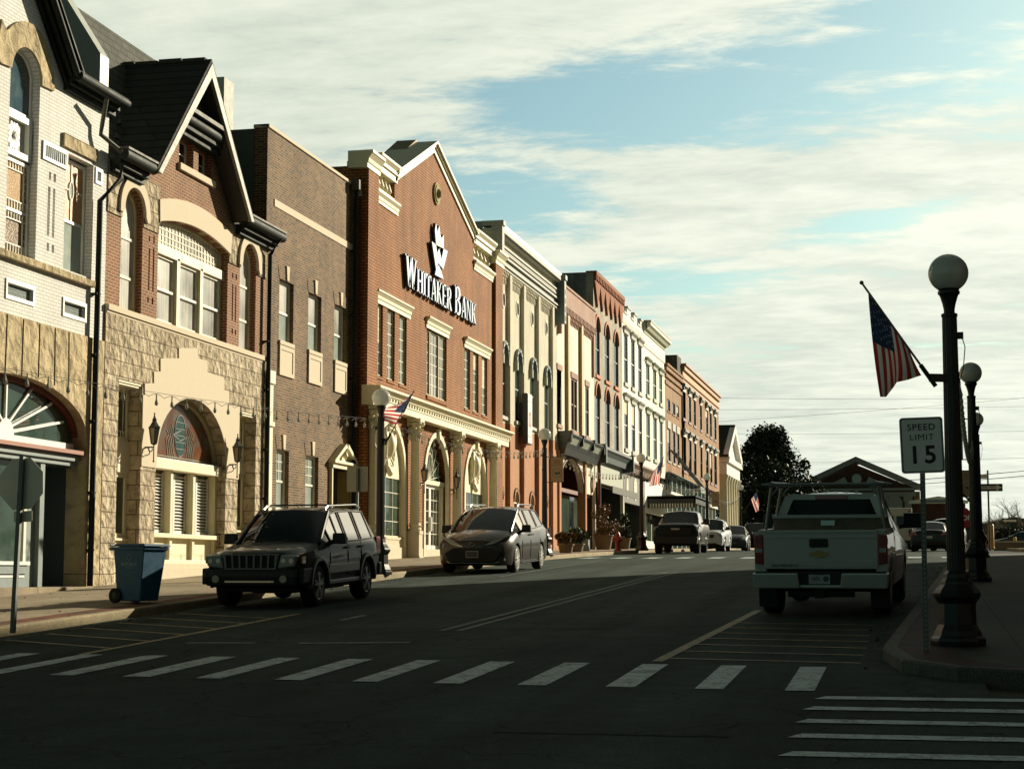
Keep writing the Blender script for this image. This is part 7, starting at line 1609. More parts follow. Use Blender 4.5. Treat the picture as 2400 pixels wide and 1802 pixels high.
for s_ in (-1, 1):
    b = MB(); b.disc((s_*.25, .30, .13), .13, (1, 0, 0), .055, 18); w_ = b.build('wheel', M['rubber'], T_, local=True); b = MB(); b.disc((s_*.25, .30, .13), .06, (1, 0, 0), .065, 14); b.build('rim', M['black_iron'], w_, local=True)
gm_ = mat('cart_print', (.33,.42,.46), .6); o = text_obj('REPUBLIC', .085, gm_, bd, (-.277, -.03, .66), (R(90-3.8), 0, R(-90)), ext=.002, off=.001); text_obj('SERVICES', .045, gm_, bd, (-.274, -.03, .60), (R(90-3.8), 0, R(-90)), ext=.002)
b = MB(); 
for k in range(5): t = 2*math.pi*k/5+.3; b.tube([(-.282, -.03+.035*math.cos(t), .78+.035*math.sin(t)), (-.282, -.03+.06*math.cos(t+.4), .78+.06*math.sin(t+.4)), (-.282, -.03+.05*math.cos(t+1.1), .78+.05*math.sin(t+1.1))], .008, 5)
b.build('star_print', gm_, bd, local=True)
# ------------------------------------------------------------------ hydrant, litter bin, planters
red_h = mat('hydrant_red', (.32,.03,.02), .4, var=.15); hy = (-12.72, 77.5)
T_ = root('fire_hydrant', 'red fire hydrant on the kerb beside the third lamp', 'hydrant', (*hy, gk(*hy)))
b = MB(); b.lathe([(.17, 0), (.17, .05), (.12, .07), (.11, .55), (.16, .57), (.16, .62), (.12, .64), (.10, .76), (.05, .84), (.03, .86), (.03, .92)], (*hy, gk(*hy)), 14); part(b, 'barrel', red_h, T_, smooth=True)
for dx, dy, r_ in ((.17, 0, .07), (-.17, 0, .07), (0, -.18, .09)): b = MB(); b.disc((hy[0]+dx, hy[1]+dy, gk(*hy)+.48), r_, (dx, dy, 0), .14, 10); part(b, 'outlet_cap', red_h, T_)
tx_, ty_ = -12.95, 61.9
T_ = root('litter_bin', 'black slatted litter bin behind the minivan', 'bin', (tx_, ty_, gk(0, ty_)))
b = MB(); b.lathe([(.26, 0), (.28, .05), (.30, .85), (.32, .86), (.32, .92), (.24, .93)], (tx_, ty_, gk(0, ty_)), 20); part(b, 'liner', 'black_iron', T_)
b = MB()
for k in range(22): t = 2*math.pi*k/22; b.bar((tx_+.31*math.cos(t), ty_+.31*math.sin(t), gk(0, ty_)+.04), (tx_+.34*math.cos(t), ty_+.34*math.sin(t), gk(0, ty_)+.98), .03, .015)
part(b, 'slats', 'black_iron', T_)
def foliage(name, P, cen, rad, n, size, m_, dens=1.6, lumps=12, seed=1, flat=False):
    rnd = random.Random(seed); L = [(Vector((rnd.gauss(0, .45), rnd.gauss(0, .45), rnd.uniform(-.7, .75))), rnd.uniform(.28, .5)) for _ in range(lumps)]
    b = MB(); vs = []; fs = []
    for i in range(n):
        c, r_ = rnd.choice(L); d = Vector((rnd.gauss(0, 1), rnd.gauss(0, 1), rnd.gauss(0, 1))).normalized()*r_*rnd.random()**.33; p = c+d
        if p.length > 1.15: p = p.normalized()*1.15*rnd.random()**.2
        w = Vector((cen[0]+p.x*rad[0], cen[1]+p.y*rad[1], cen[2]+p.z*rad[2]))
        a = Vector((rnd.gauss(0, 1), rnd.gauss(0, 1), rnd.gauss(0, .7))).normalized(); e = a.cross(Vector((rnd.gauss(0, 1), rnd.gauss(0, 1), rnd.gauss(0, 1)))).normalized(); s_ = size*rnd.uniform(.6, 1.3)
        k = len(vs); vs += [w-a*s_, w+e*s_*.45, w+a*s_, w-e*s_*.45]; fs.append((k, k+1, k+2, k+3))
    b.add(vs, fs); return part(b, name, m_, P, recalc=False)
leaf = lambda n_, c_, v_=.4: mat(n_, c_, .55, var=v_, vscale=2.5, spec=.3)
terr = mat('planter_clay', (.17,.12,.07), .8, var=.15)
def planter(px, py0, py1, w, yd, m_, label, xx=None, rad=(.5, .5, .6), pot=(.34, .26, .5), cen=.5):
    a = at(px, py0, yd); x_ = a.x; z_ = gk(0, yd); T_ = root('planter', label, 'planter', (x_, yd, z_), group='planters before the shopfronts')
    b = MB(); b.lathe([(pot[1], 0), (pot[0], pot[2]-.06), (pot[0]+.04, pot[2]-.06), (pot[0]+.04, pot[2]), (pot[0]-.04, pot[2]), (pot[0]-.05, pot[2]-.08)], (x_, yd, z_), 18); part(b, 'pot', terr, T_, smooth=True)
    foliage('foliage', T_, (x_, yd, z_+pot[2]+rad[2]*.85), rad, 1500, .07, m_, seed=int(px)); b = MB()
    for k in range(7): t = k*.9; b.tube([(x_, yd, z_+pot[2]-.1), (x_+math.cos(t)*rad[0]*.5, yd+math.sin(t)*rad[1]*.5, z_+pot[2]+rad[2]*.9)], .012, 4)
    part(b, 'stems', 'brownwood', T_)
lg = leaf('shrub_green', (.05,.07,.025)); lb_ = leaf('shrub_bronze', (.17,.10,.035)); ld = leaf('shrub_dark', (.03,.045,.02))
planter(1414, 1240, 1280, 1, 88.0, lb_, 'large clay pot with round bronze shrub before the grey shutter', rad=(.78, .78, .82), pot=(.5, .36, .75))
planter(1461, 1240, 1278, 1, 96.0, ld, 'clay pot with dark green shrub behind the fire hydrant', rad=(.5, .5, .7), pot=(.42, .32, .62))
planter(1345, 1250, 1282, 1, 72.0, lg, 'low dark planter with spreading grasses behind the litter bin', rad=(.6, .6, .35), pot=(.42, .36, .35))
planter(1326, 1250, 1282, 1, 68.0, lb_, 'low planter with dry stems beside the litter bin', rad=(.35, .35, .3), pot=(.3, .24, .35))
kx = at(1369, 1262, 76)
T_ = root('utility_box', 'small grey utility box on the pavement before the maroon column', 'utility box', (kx.x, 76, gk(0, 76)))
b = MB(); b.box(kx.x-.22, kx.x+.22, 75.8, 76.2, gk(0, 76), gk(0, 76)+.62); bx = part(b, 'cabinet', mat('box_grey', (.18,.22,.22), .5), T_, bevel=.02); b = MB(); b.box(kx.x-.25, kx.x+.25, 75.76, 76.24, gk(0, 76)+.60, gk(0, 76)+.66); part(b, 'cap', 'grey_trim', T_)
# ================================================================== vehicles (local frame: front towards +Y, ground at z = 0)
def paint(n_, c, metal=.0, rough=.5): return mat(n_, c, rough, metal=metal, spec=.1, coat=.45, coatr=.04)
M['car_glass'] = mat('car_glass', (.008,.011,.011), .03, spec=.45)
M['plastic'] = mat('plastic', (.018,.019,.019), .55, spec=.4)
M['chrome'] = mat('chrome', (.45,.45,.43), .15, metal=1.0)
M['alloy'] = mat('alloy', (.45,.45,.43), .4, metal=.3)
M['headlight'] = mat('headlight', (.30,.33,.30), .06, spec=.8)
M['tail_red'] = mat('tail_red', (.32,.010,.008), .12, spec=.7, coat=1)
M['amber'] = mat('amber', (.55,.16,.03), .15, coat=1)
M['plate'] = mat('plate', (.42,.44,.42), .4)
def section(y_, zb, xb, xm, zs, xs, zr, xr, zc):
    h = [(xb, zb), (xm-.02, zb+.08), (xm, (zb+zs)/2+.02), (xm-.01, zs-.10), (xs, zs), (xr+.02, zr-.05), (xr-.07, zr), (xr*.5, zr+(zc-zr)*.7), (0, zc)]
    return [(x_, y_, z_) for x_, z_ in h]
def car_body(T_, st, m_paint, arches, segs, name='body', sides=True):
    """loft of half sections; segs name what each interval is; arches = (y, r, z)"""
    rows = [section(*s_) for s_ in st]; n = 9; vs = []; fs = []; mi = []
    for r_ in rows:
        full = r_+[(-x_, y_, z_) for x_, y_, z_ in reversed(r_[:-1])]; vs += full
    w = 17
    for i in range(len(rows)-1):
        for k in range(w-1):
            fs.append((i*w+k, i*w+k+1, (i+1)*w+k+1, (i+1)*w+k)); kk = k if k < 8 else 15-k; sg = segs[i]; m_ = 0
            if kk == 4 and sg in ('side', 'ws2', 'rg2'): m_ = 1
            if kk >= 5 and sg in ('ws', 'ws2'): m_ = 2
            if kk >= 5 and sg in ('rg', 'rg2'): m_ = 3
            mi.append(m_)
        fs.append((i*w, (i+1)*w, (i+1)*w+w-1, i*w+w-1)); mi.append(4)
    fs.append(tuple(range(w))); mi.append(0); L = (len(rows)-1)*w; fs.append(tuple(L+k for k in range(w))); mi.append(0)
    me = bpy.data.meshes.new(name); me.from_pydata(vs, [], fs)
    for m_ in (m_paint, M['car_glass'], M['car_glass'], M['car_glass'], M['black']): me.materials.append(m_)
    for p, m_ in zip(me.polygons, mi): p.material_index = m_
    bm = bmesh.new(); bm.from_mesh(me); bmesh.ops.recalc_face_normals(bm, faces=bm.faces); bm.to_mesh(me); bm.free()
    o = bpy.data.objects.new(name, me); C.objects.link(o)
    cb = MB()
    for (ya_, r_, z_) in arches: cb.disc((0, ya_, z_), r_, (1, 0, 0), 3.0, 28)
    cut = cb.build('cut', M['black'], None); cut.data.materials.clear()
    for _ in range(4): cut.data.materials.append(M['black'])
    cut.data.materials.append(M['black'])
    for p in cut.data.polygons: p.material_index = 4
    md = o.modifiers.new('b', 'BOOLEAN'); md.operation = 'DIFFERENCE'; md.solver = 'EXACT'; md.object = cut
    bpy.context.view_layer.update(); ev = o.evaluated_get(bpy.context.evaluated_depsgraph_get()); new = bpy.data.meshes.new_from_object(ev)
    bpy.data.objects.remove(o); bpy.data.objects.remove(cut)
    out = None
    for idx, nm in ((0, name), (1, 'side_windows'), (2, 'windscreen'), (3, 'rear_window')):
        bm = bmesh.new(); bm.from_mesh(new)
        kill = [f for f in bm.faces if (f.material_index != idx and not (idx == 0 and f.material_index == 4))]
        bmesh.ops.delete(bm, geom=kill, context='FACES')
        if not bm.faces: bm.free(); continue
        m2 = bpy.data.meshes.new(nm); bm.to_mesh(m2); bm.free()
        for m_ in (m_paint, M['car_glass'], M['car_glass'], M['car_glass'], M['black']): m2.materials.append(m_)
        m2.shade_smooth(); m2.set_sharp_from_angle(angle=R(32))
        if idx and nm == 'side_windows':                # one part for each side
            for sgn in (-1, 1):
                bm = bmesh.new(); bm.from_mesh(m2); bmesh.ops.delete(bm, geom=[f for f in bm.faces if f.calc_center_median().x*sgn < 0], context='FACES')
                m3 = bpy.data.meshes.new('side_window'); bm.to_mesh(m3); bm.free(); m3.materials.clear(); [m3.materials.append(x_) for x_ in m2.materials]
                q = bpy.data.objects.new('side_window', m3); C.objects.link(q); q.parent = T_
            continue
        q = bpy.data.objects.new(nm, m2); C.objects.link(q); q.parent = T_
        if idx == 0: out = q
    return out
def lb(b, T_, name, m_, parent=None, **k): return b.build(name, M[m_] if isinstance(m_, str) else m_, parent or T_, local=True, **k)
def wheels(T_, pos, r_, wd, rim='alloy', spokes=5, rr=.66):
    for (x_, y_) in pos:
        s_ = 1 if x_ > 0 else -1; b = MB()
        b.lathe([(r_*.60, -wd*.2), (r_*.66, -wd/2), (r_*.90, -wd/2), (r_*.98, -wd*.38), (r_, -wd*.2), (r_, wd*.2), (r_*.98, wd*.38), (r_*.90, wd/2), (r_*.66, wd/2), (r_*.60, wd*.2)], n=30)
        b.v = [(x_+v[2], y_+v[0], r_+v[1]) for v in b.v]; t = lb(b, T_, 'wheel', 'rubber', smooth=50)
        b = MB(); xo = x_+s_*wd*.44; R0 = r_*rr
        ring = []
        b.tube([(xo, y_+math.cos(a_*math.pi/14)*R0, r_+math.sin(a_*math.pi/14)*R0) for a_ in range(29)], r_*.045, 6, caps=False)
        for k in range(spokes):
            a_ = 2*math.pi*k/spokes+.3
            for da in (-.16, .16): b.bar((xo+s_*.012, y_+math.cos(a_+da*.2)*r_*.08, r_+math.sin(a_+da*.2)*r_*.08), (xo, y_+math.cos(a_+da)*R0, r_+math.sin(a_+da)*R0), .03, r_*.11, up=(1, 0, 0))
        b.disc((xo+s_*.01, y_, r_), r_*.15, (1, 0, 0), .04, 14); lb(b, T_, 'rim', rim, t)
        b = MB(); b.disc((xo-s_*.05, y_, r_), R0*.97, (1, 0, 0), .02, 20); lb(b, T_, 'brake', 'black', t)
def mirror(T_, x_, y_, z_, m_='plastic', s_=1.0):
    for sg in (-1, 1):
        b = MB(); tap(b, -.02, .20*s_, -.06, .07, 0, -.01, .19*s_, -.05, .06, .17*s_); b.v = [(sg*(x_+.06+v[0]), y_+v[1], z_+v[2]) for v in b.v]; b.bar((sg*(x_-.04), y_, z_+.02), (sg*(x_+.10), y_, z_+.05), .06, .08); lb(b, T_, 'mirror', m_, bevel=.02)
def side_trim(T_, st, segs, seams=(), z0=.5):
    # rubber round the side glass and the door gaps
    for s_ in (-1, 1):
        b = MB(); idx = [i for i, q in enumerate(segs) if q in ('side', 'ws2')]
        a, c = min(idx), max(idx)+1
        lo = [(s_*(st[i][5]+.006), st[i][0], st[i][4]+.004) for i in range(a, c+1)]; hi = [(s_*(st[i][7]+.030), st[i][0], st[i][6]-.045) for i in range(a, c+1)]
        b.tube(lo, .014, 5); b.tube(hi, .013, 5)
        for k in range(a, c+1): b.tube([lo[k-a], hi[k-a]], .016, 5)
        lb(b, T_, 'window_seal', 'black')
        for yy in seams:
            i = max(k for k in range(len(st)) if st[k][0] >= yy); xm = st[i][3]; zs = st[i][4]
            b = MB(); b.bar((s_*(xm-.004), yy, z0), (s_*(xm+.004), yy, (z0+zs)/2+.06), .012, .012); b.bar((s_*(xm+.004), yy, (z0+zs)/2+.06), (s_*(st[i][5]+.004), yy, zs), .012, .012); lb(b, T_, 'door_gap', 'black')
def croot(name, label, cat, x_, y_, rz, group=None):
    sl = math.atan((g(y_+1.3)-g(y_-1.3))/2.6); o = root(name, label, cat, (x_, y_, g(y_)+.0), group=group)
    # pitch with the road whichever way it faces
    o.rotation_mode = 'XYZ'; q = Matrix.Rotation(sl, 4, 'X') @ Matrix.Rotation(rz, 4, 'Z'); o.rotation_euler = q.to_euler(); return o
# ------------------------------------------------------------------ dark green suv facing the camera
P_suv = paint('suv_paint', (.010,.018,.015))
T_ = croot('suv', 'dark green suv with seven slot grille and roof rack parked facing the camera', 'car', -11.10, 31.0, math.pi-.01)
st = [(2.26, .46, .60, .66, .84, .62, .93, .52, .955), (2.20, .40, .78, .82, .90, .76, .97, .62, .99), (2.00, .36, .86, .895, .94, .85, 1.00, .70, 1.03), (1.5, .34, .88, .915, .99, .87, 1.05, .74, 1.085), (.98, .32, .88, .92, 1.06, .885, 1.10, .78, 1.14),
      (.60, .32, .88, .92, 1.08, .885, 1.40, .72, 1.45), (.18, .32, .88, .92, 1.10, .885, 1.66, .66, 1.70), (-.20, .32, .88, .92, 1.11, .885, 1.70, .65, 1.735), (-.30, .32, .88, .92, 1.11, .885, 1.705, .65, 1.74), (-.98, .32, .88, .92, 1.12, .885, 1.71, .65, 1.745), (-1.10, .32, .88, .92, 1.12, .885, 1.71, .65, 1.745),
      (-1.78, .34, .88, .92, 1.14, .87, 1.69, .63, 1.72), (-1.98, .36, .87, .91, 1.14, .86, 1.65, .61, 1.68), (-2.22, .42, .84, .88, 1.10, .82, 1.14, .70, 1.16), (-2.28, .46, .78, .82, 1.0, .76, 1.04, .6, 1.06)]
sg = ['b', 'b', 'b', 'b', 'ws', 'ws2', 'side', 'p', 'side', 'p', 'side', 'b', 'rg', 'b']
bo = car_body(T_, st, P_suv, [(1.33, .43, .38), (-1.36, .43, .38)], sg)
wheels(T_, [(s_*.78, y_) for s_ in (-1, 1) for y_ in (1.33, -1.36)], .365, .25)
side_trim(T_, st, sg, (.75, -.24, -1.02))
for s_ in (-1, 1): b = MB(); b.tube([(s_*.79, .98, 1.10), (s_*.73, .60, 1.38), (s_*.665, .18, 1.66)], .03, 6); lb(b, T_, 'pillar', P_suv, bo)
b = MB(); tap(b, -.80, .80, 2.14, 2.34, .40, -.86, .86, 2.10, 2.36, .56); tap(b, -.86, .86, 2.10, 2.36, .56, -.84, .84, 2.10, 2.30, .68)
for s_ in (-1, 1): tap(b, min(s_*.84, s_*.93), max(s_*.84, s_*.93), 1.72, 2.24, .42, min(s_*.84, s_*.94), max(s_*.84, s_*.94), 1.72, 2.2, .70)
bu = lb(b, T_, 'front_bumper', 'plastic', bevel=.03)
b = MB(); b.box(-.45, .45, 2.33, 2.365, .46, .49); lb(b, T_, 'bumper_trim', 'chrome', bu)
for s_ in (-1, 1): b = MB(); b.disc((s_*.62, 2.36, .52), .065, (0, 1, 0), .03, 16); lb(b, T_, 'fog_lamp', 'headlight', bu)
b = MB(); b.pr([(-.44, .70), (.44, .70), (.48, .92), (-.48, .92)], 2.22, 2.29, axis='Y'); gr = lb(b, T_, 'grille', 'black')
b = MB(); b.pr([(-.47, .68), (.47, .68), (.51, .945), (-.51, .945)], 2.27, 2.31, [[(-.445, .705), (.445, .705), (.475, .925), (-.475, .925)]], axis='Y')
for k in range(8): xx = -.47+.94*k/7; b.bar((xx*.96, 2.30, .70), (xx, 2.30, .93), .035, .03)
lb(b, T_, 'grille_bars', mat('grille_bar', (.16,.17,.16), .25, spec=.6), gr)
for s_ in (-1, 1):
    b = MB(); b.pr([(s_*.50, .70), (s_*.80, .74), (s_*.83, .92), (s_*.56, .93)] if s_ > 0 else [(s_*.56, .93), (s_*.83, .92), (s_*.80, .74), (s_*.50, .70)], 2.10, 2.30, axis='Y'); hl = lb(b, T_, 'headlight', 'headlight', bevel=.02)
    for xx in (.60, .74): b = MB(); b.disc((s_*xx, 2.302, .83), .04, (0, 1, 0), .01, 12); lb(b, T_, 'reflector', 'chrome', hl)
    b = MB(); b.box(s_*.86, s_*.90, 2.0, 2.14, .78, .90); lb(b, T_, 'side_marker', 'amber')
    b = MB(); b.box(s_*.84, s_*.905, -2.26, -2.0, .82, 1.16); lb(b, T_, 'tail_light', 'tail_red', bevel=.015)
    b = MB(); b.box(s_*.905, s_*.94, -.86, .86, .55, .72); b.box(s_*.905, s_*.935, -.98, .92, .36, .44); lb(b, T_, 'side_cladding', mat('cladding', (.07,.085,.078), .3, spec=.6) if s_ < 0 else bpy.data.materials['cladding'], bevel=.015)
    b = MB()
    for yc_ in (1.33, -1.36):
        o_ = [(yc_+.49*math.cos(R(a_)), .38+.49*math.sin(R(a_))) for a_ in range(-5, 186, 12)]; i_ = [(yc_+.425*math.cos(R(a_)), .38+.425*math.sin(R(a_))) for a_ in range(185, -6, -12)]
        b.pr(o_+i_, s_*.88, s_*.955, axis='X')
    [lb(c_, T_, 'arch_flare', bpy.data.materials['cladding'], bevel=.012) for c_ in components(b)]
    b = MB(); b.tube([(s_*.60, .15, 1.70), (s_*.60, 0, 1.765), (s_*.60, -1.6, 1.785), (s_*.60, -1.85, 1.72)], .018, 8); lb(b, T_, 'roof_rail', 'chrome')
    for yy in (-.15, -.95): b = MB(); b.box(s_*.925, s_*.955, yy-.08, yy+.08, .98, 1.02); lb(b, T_, 'door_handle', P_suv)
b = MB()
for yy in (-.2, -1.3): b.tube([(-.6, yy, 1.785), (.6, yy, 1.785)], .016, 6)
[lb(c_, T_, 'cross_bar', 'plastic') for c_ in components(b)]
b = MB(); b.box(-.9, .9, -2.36, -2.2, .42, .66); lb(b, T_, 'rear_bumper', bpy.data.materials['cladding'], bevel=.03)
b = MB(); b.box(-.75, .75, -2.0, 2.0, .28, .36); b.box(-.4, .4, -1.5, 1.2, .22, .3); lb(b, T_, 'underbody', 'black')
mirror(T_, .88, .62, 1.08, 'plastic', 1.15)
for xx in (-.35, .15): b = MB(); b.tube([(xx, 1.0, 1.135), (xx+.45, .9, 1.18)], .010, 5); lb(b, T_, 'wiper', 'black')
# ------------------------------------------------------------------ bronze grey minivan facing the camera
P_van = paint('van_paint', (.055,.048,.038), metal=.5, rough=.25)
T_ = croot('minivan', 'bronze grey minivan parked facing the camera in front of the bank', 'car', -11.05, 46.75, math.pi)
st = [(2.56, .30, .55, .62, .66, .58, .72, .48, .74), (2.50, .24, .78, .83, .74, .77, .82, .62, .85), (2.28, .22, .90, .95, .86, .88, .93, .70, .96), (1.95, .22, .93, .985, .95, .92, 1.02, .76, 1.06), (1.62, .22, .93, .99, 1.03, .93, 1.08, .80, 1.13),
      (1.05, .22, .93, .99, 1.08, .93, 1.38, .76, 1.44), (.42, .22, .93, .99, 1.11, .93, 1.64, .70, 1.69), (-.02, .22, .93, .99, 1.12, .93, 1.69, .70, 1.735), (-.12, .22, .93, .99, 1.12, .93, 1.695, .70, 1.74), (-1.05, .22, .93, .99, 1.15, .93, 1.70, .69, 1.745), (-1.15, .22, .93, .99, 1.16, .93, 1.70, .69, 1.745),
      (-1.95, .24, .93, .99, 1.22, .90, 1.66, .66, 1.70), (-2.25, .26, .92, .97, 1.2, .88, 1.60, .62, 1.64), (-2.5, .30, .88, .93, 1.12, .84, 1.16, .7, 1.18), (-2.58, .36, .80, .85, .9, .76, .94, .6, .96)]
bo = car_body(T_, st, P_van, [(1.62, .41, .365), (-1.46, .41, .365)], ['b', 'b', 'b', 'b', 'ws', 'ws2', 'side', 'p', 'side', 'p', 'side', 'b', 'rg', 'b'])
wheels(T_, [(s_*.86, y_) for s_ in (-1, 1) for y_ in (1.62, -1.46)], .355, .235, rim='alloy', spokes=8, rr=.72)
for s_ in (-1, 1): b = MB(); b.tube([(s_*.81, 1.62, 1.08), (s_*.77, 1.05, 1.37), (s_*.71, .42, 1.64)], .03, 6); lb(b, T_, 'pillar', P_van, bo)
side_trim(T_, st, ['b', 'b', 'b', 'b', 'ws', 'ws2', 'side', 'p', 'side', 'p', 'side', 'b', 'rg', 'b'], (1.0, -.06, -1.3), .35)
b = MB(); b.pr([(-.60, .30), (.60, .30), (.76, .52), (.52, .66), (-.52, .66), (-.76, .52)], 2.40, 2.60, axis='Y'); gr = lb(b, T_, 'grille', 'black', bevel=.02)
b = MB(); b.box(-.155, .155, 2.605, 2.62, .42, .575); pl_ = lb(b, T_, 'number_plate', mat('plate_dark', (.05,.05,.05), .4), gr); b = MB(); b.pr(rect(-.165, .165, .41, .585), 2.615, 2.625, [rect(-.15, .15, .425, .57)], axis='Y'); lb(b, T_, 'plate_frame', 'grey_trim', pl_)
b = MB(); 
for s_ in (-1, 1): b.tube([(s_*.82, 2.40, .36), (s_*.6, 2.61, .27), (0, 2.62, .27)], .014, 6)
lb(b, T_, 'chrome_strip', 'chrome', gr)
for s_ in (-1, 1):
    b = MB(); vs = [(s_*.28, 2.57, .70), (s_*.60, 2.50, .76), (s_*.90, 2.18, .93), (s_*.92, 2.10, .99), (s_*.80, 2.28, .93), (s_*.50, 2.47, .84)]; b.add([(p[0]+s_*.0, p[1]+.03, p[2]) for p in vs]+[(p[0], p[1]-.15, p[2]) for p in vs], [tuple(range(6)), tuple(range(11, 5, -1))]+[(k, (k+1) % 6, (k+1) % 6+6, k+6) for k in range(6)]); hl = lb(b, T_, 'headlight', 'headlight')
    b = MB(); b.tube([(s_*.26, 2.61, .70), (s_*.58, 2.545, .765), (s_*.9, 2.22, .94)], .012, 5); lb(b, T_, 'light_strip', 'chrome', hl)
    b = MB(); b.tube([(s_*.05, 2.605, .745), (s_*.05+s_*.10, 2.60, .75)], .004, 4); b.tube([(math.cos(a_*.45)*.075, 2.612, .745+math.sin(a_*.45)*.05) for a_ in range(15)], .007, 4); b.tube([(math.cos(a_*.45)*.03, 2.612, .745+math.sin(a_*.45)*.048) for a_ in range(15)], .006, 4)
    if s_ > 0: lb(b, T_, 'badge', 'chrome')
    b = MB(); b.box(s_*.70, s_*.84, 2.40, 2.50, .33, .39); lb(b, T_, 'fog_lamp', 'headlight')
    b = MB(); b.tube([(s_*.66, .2, 1.73), (s_*.66, .05, 1.79), (s_*.66, -1.6, 1.79), (s_*.66, -1.85, 1.70)], .02, 8); lb(b, T_, 'roof_rail', 'chrome')
    b = MB(); b.box(s_*.975, s_*1.0, -1.0, 1.15, .24, .27); lb(b, T_, 'sill_trim', 'chrome')
    b = MB(); b.box(s_*.985, s_*1.02, .02, .22, .96, .995); b.box(s_*.985, s_*1.02, -.30, -.10, .96, .995); [lb(c_, T_, 'door_handle', 'chrome') for c_ in components(b)]
    b = MB(); b.bar((s_*.915, 2.0 if False else .42, 1.10), (s_*.72, .42, 1.62), .02, .03); b.tube([(s_*.95, 1.3, 1.085), (s_*.955, 0, 1.125), (s_*.94, -1.9, 1.22)], .010, 5); lb(b, T_, 'window_trim', 'chrome')
    b = MB(); b.box(s_*.86, s_*.94, -2.52, -2.2, .95, 1.1); lb(b, T_, 'tail_light', 'tail_red')
mirror(T_, .93, 1.0, 1.04, 'plastic', 1.2)
b = MB(); b.box(-.8, .8, -2.2, 2.3, .2, .3); lb(b, T_, 'underbody', 'black')
# ------------------------------------------------------------------ silver pickup seen from behind
P_pk = paint('pickup_paint', (.50,.50,.47), metal=.15, rough=.32)
T_ = croot('pickup_truck', 'silver pickup truck with ladder rack and tool box parked facing away', 'pickup truck', -1.20, 30.1, R(-2.9))
# cab
st = [(2.85, .5, .80, .88, 1.0, .84, 1.10, .7, 1.14), (2.6, .42, .95, 1.00, 1.10, .93, 1.20, .8, 1.24), (1.5, .42, .97, 1.01, 1.18, .95, 1.24, .84, 1.30), (1.25, .42, .97, 1.01, 1.22, .95, 1.28, .86, 1.34), (.80, .42, .97, 1.01, 1.25, .95, 1.55, .82, 1.62), (.45, .42, .97, 1.01, 1.27, .95, 1.80, .74, 1.86),
      (-.10, .42, .97, 1.01, 1.28, .95, 1.82, .73, 1.87), (-.20, .42, .97, 1.01, 1.28, .95, 1.86, .73, 1.92), (-.72, .42, .97, 1.01, 1.28, .95, 1.85, .73, 1.91), (-.84, .42, .97, 1.01, 1.28, .95, 1.83, .72, 1.885), (-1.00, .42, .95, 1.0, 1.28, .93, 1.33, .80, 1.34)]
bo = car_body(T_, st, P_pk, [(1.95, .50, .41)], ['b', 'b', 'b', 'ws', 'ws2', 'side', 'p', 'side', 'b', 'rg'], name='cab')
b = MB()
for s_ in (-1, 1):
    b.tube([(s_*.87, 1.25, 1.28), (s_*.82, .80, 1.54), (s_*.75, .45, 1.80)], .03, 6)
    b.add([(s_*.95, -.84, 1.30), (s_*.70, -.84, 1.84), (s_*.60, -.86, 1.84), (s_*.84, -1.0, 1.30)], [(0, 1, 2, 3)]); b.bar((s_*.90, -.99, 1.30), (s_*.68, -.86, 1.84), .14, .03, up=(0, 1, 0))
b.bar((-.7, -.855, 1.84), (.7, -.855, 1.84), .03, .09); lb(b, T_, 'pillar', P_pk, bo)
# bed
b = MB(); yb0, yb1 = -2.80, -1.04
for s_ in (-1, 1):
    prof = [(.83, .60), (.97, .60), (1.005, .75), (1.01, 1.05), (.985, 1.27), (.95, 1.33), (.83, 1.33)]
    arch_c = -1.88
    n = 22
    # side panel cut round the wheel arch
    ys_ = [yb0+(yb1-yb0)*k/n for k in range(n+1)]
    for k in range(n):
        ya_, yc_ = ys_[k], ys_[k+1]; ym_ = (ya_+yc_)/2; dz = abs(ym_-arch_c); zc_ = .41+math.sqrt(max(0, .50**2-dz**2)) if dz < .50 else .60
        zc_ = max(zc_, .60)
        pf = [(.83, zc_)]+[(.97+.04*min(1, (zc_-.6)/.4), zc_)]+[p for p in prof[2:] if p[1] > zc_+.01]
        b.pr([(s_*p[0], p[1]) for p in pf], ya_, yc_, axis='Y')
bedo = None
for s_ in (-1, 1):
    c_ = MB(); keep = [f for f in b.f if all(b.v[i][0]*s_ > 0 for i in f)]; idx = sorted({i for f in keep for i in f}); mp_ = {i: k for k, i in enumerate(idx)}; c_.v = [b.v[i] for i in idx]; c_.f = [tuple(mp_[i] for i in f) for f in keep]; bedo = lb(c_, T_, 'bed_side', P_pk, smooth=30)
b = MB(); b.box(-.84, .84, yb0+.1, yb1, .78, .84); b.box(-.84, .84, yb1-.04, yb1, .8, 1.30); lb(b, T_, 'bed_floor', 'plastic', bedo)
b = MB()
b.pr([(-.845, .74), (.845, .74), (.86, .80), (.86, 1.26), (.845, 1.30), (-.845, 1.30), (-.86, 1.26), (-.86, .80)], -2.845, -2.775, axis='Y'); b.box(-.85, .85, -2.86, -2.78, 1.285, 1.325); b.box(-.84, .84, -2.856, -2.84, 1.20, 1.24)
b.box(-.80, .80, -2.853, -2.84, .775, .875); tg = lb(b, T_, 'tailgate', P_pk, bevel=.014)
b = MB(); b.pr(rrect(.285, .13, .025), -2.862, -2.84, axis='Y'); b.v = [(v[0]-.02, v[1], v[2]+1.13) for v in b.v]; lb(b, T_, 'tailgate_handle', 'plastic', tg); b = MB(); b.box(-.09, .05, -2.875, -2.86, 1.115, 1.15); lb(b, T_, 'handle_grip', 'black', tg)
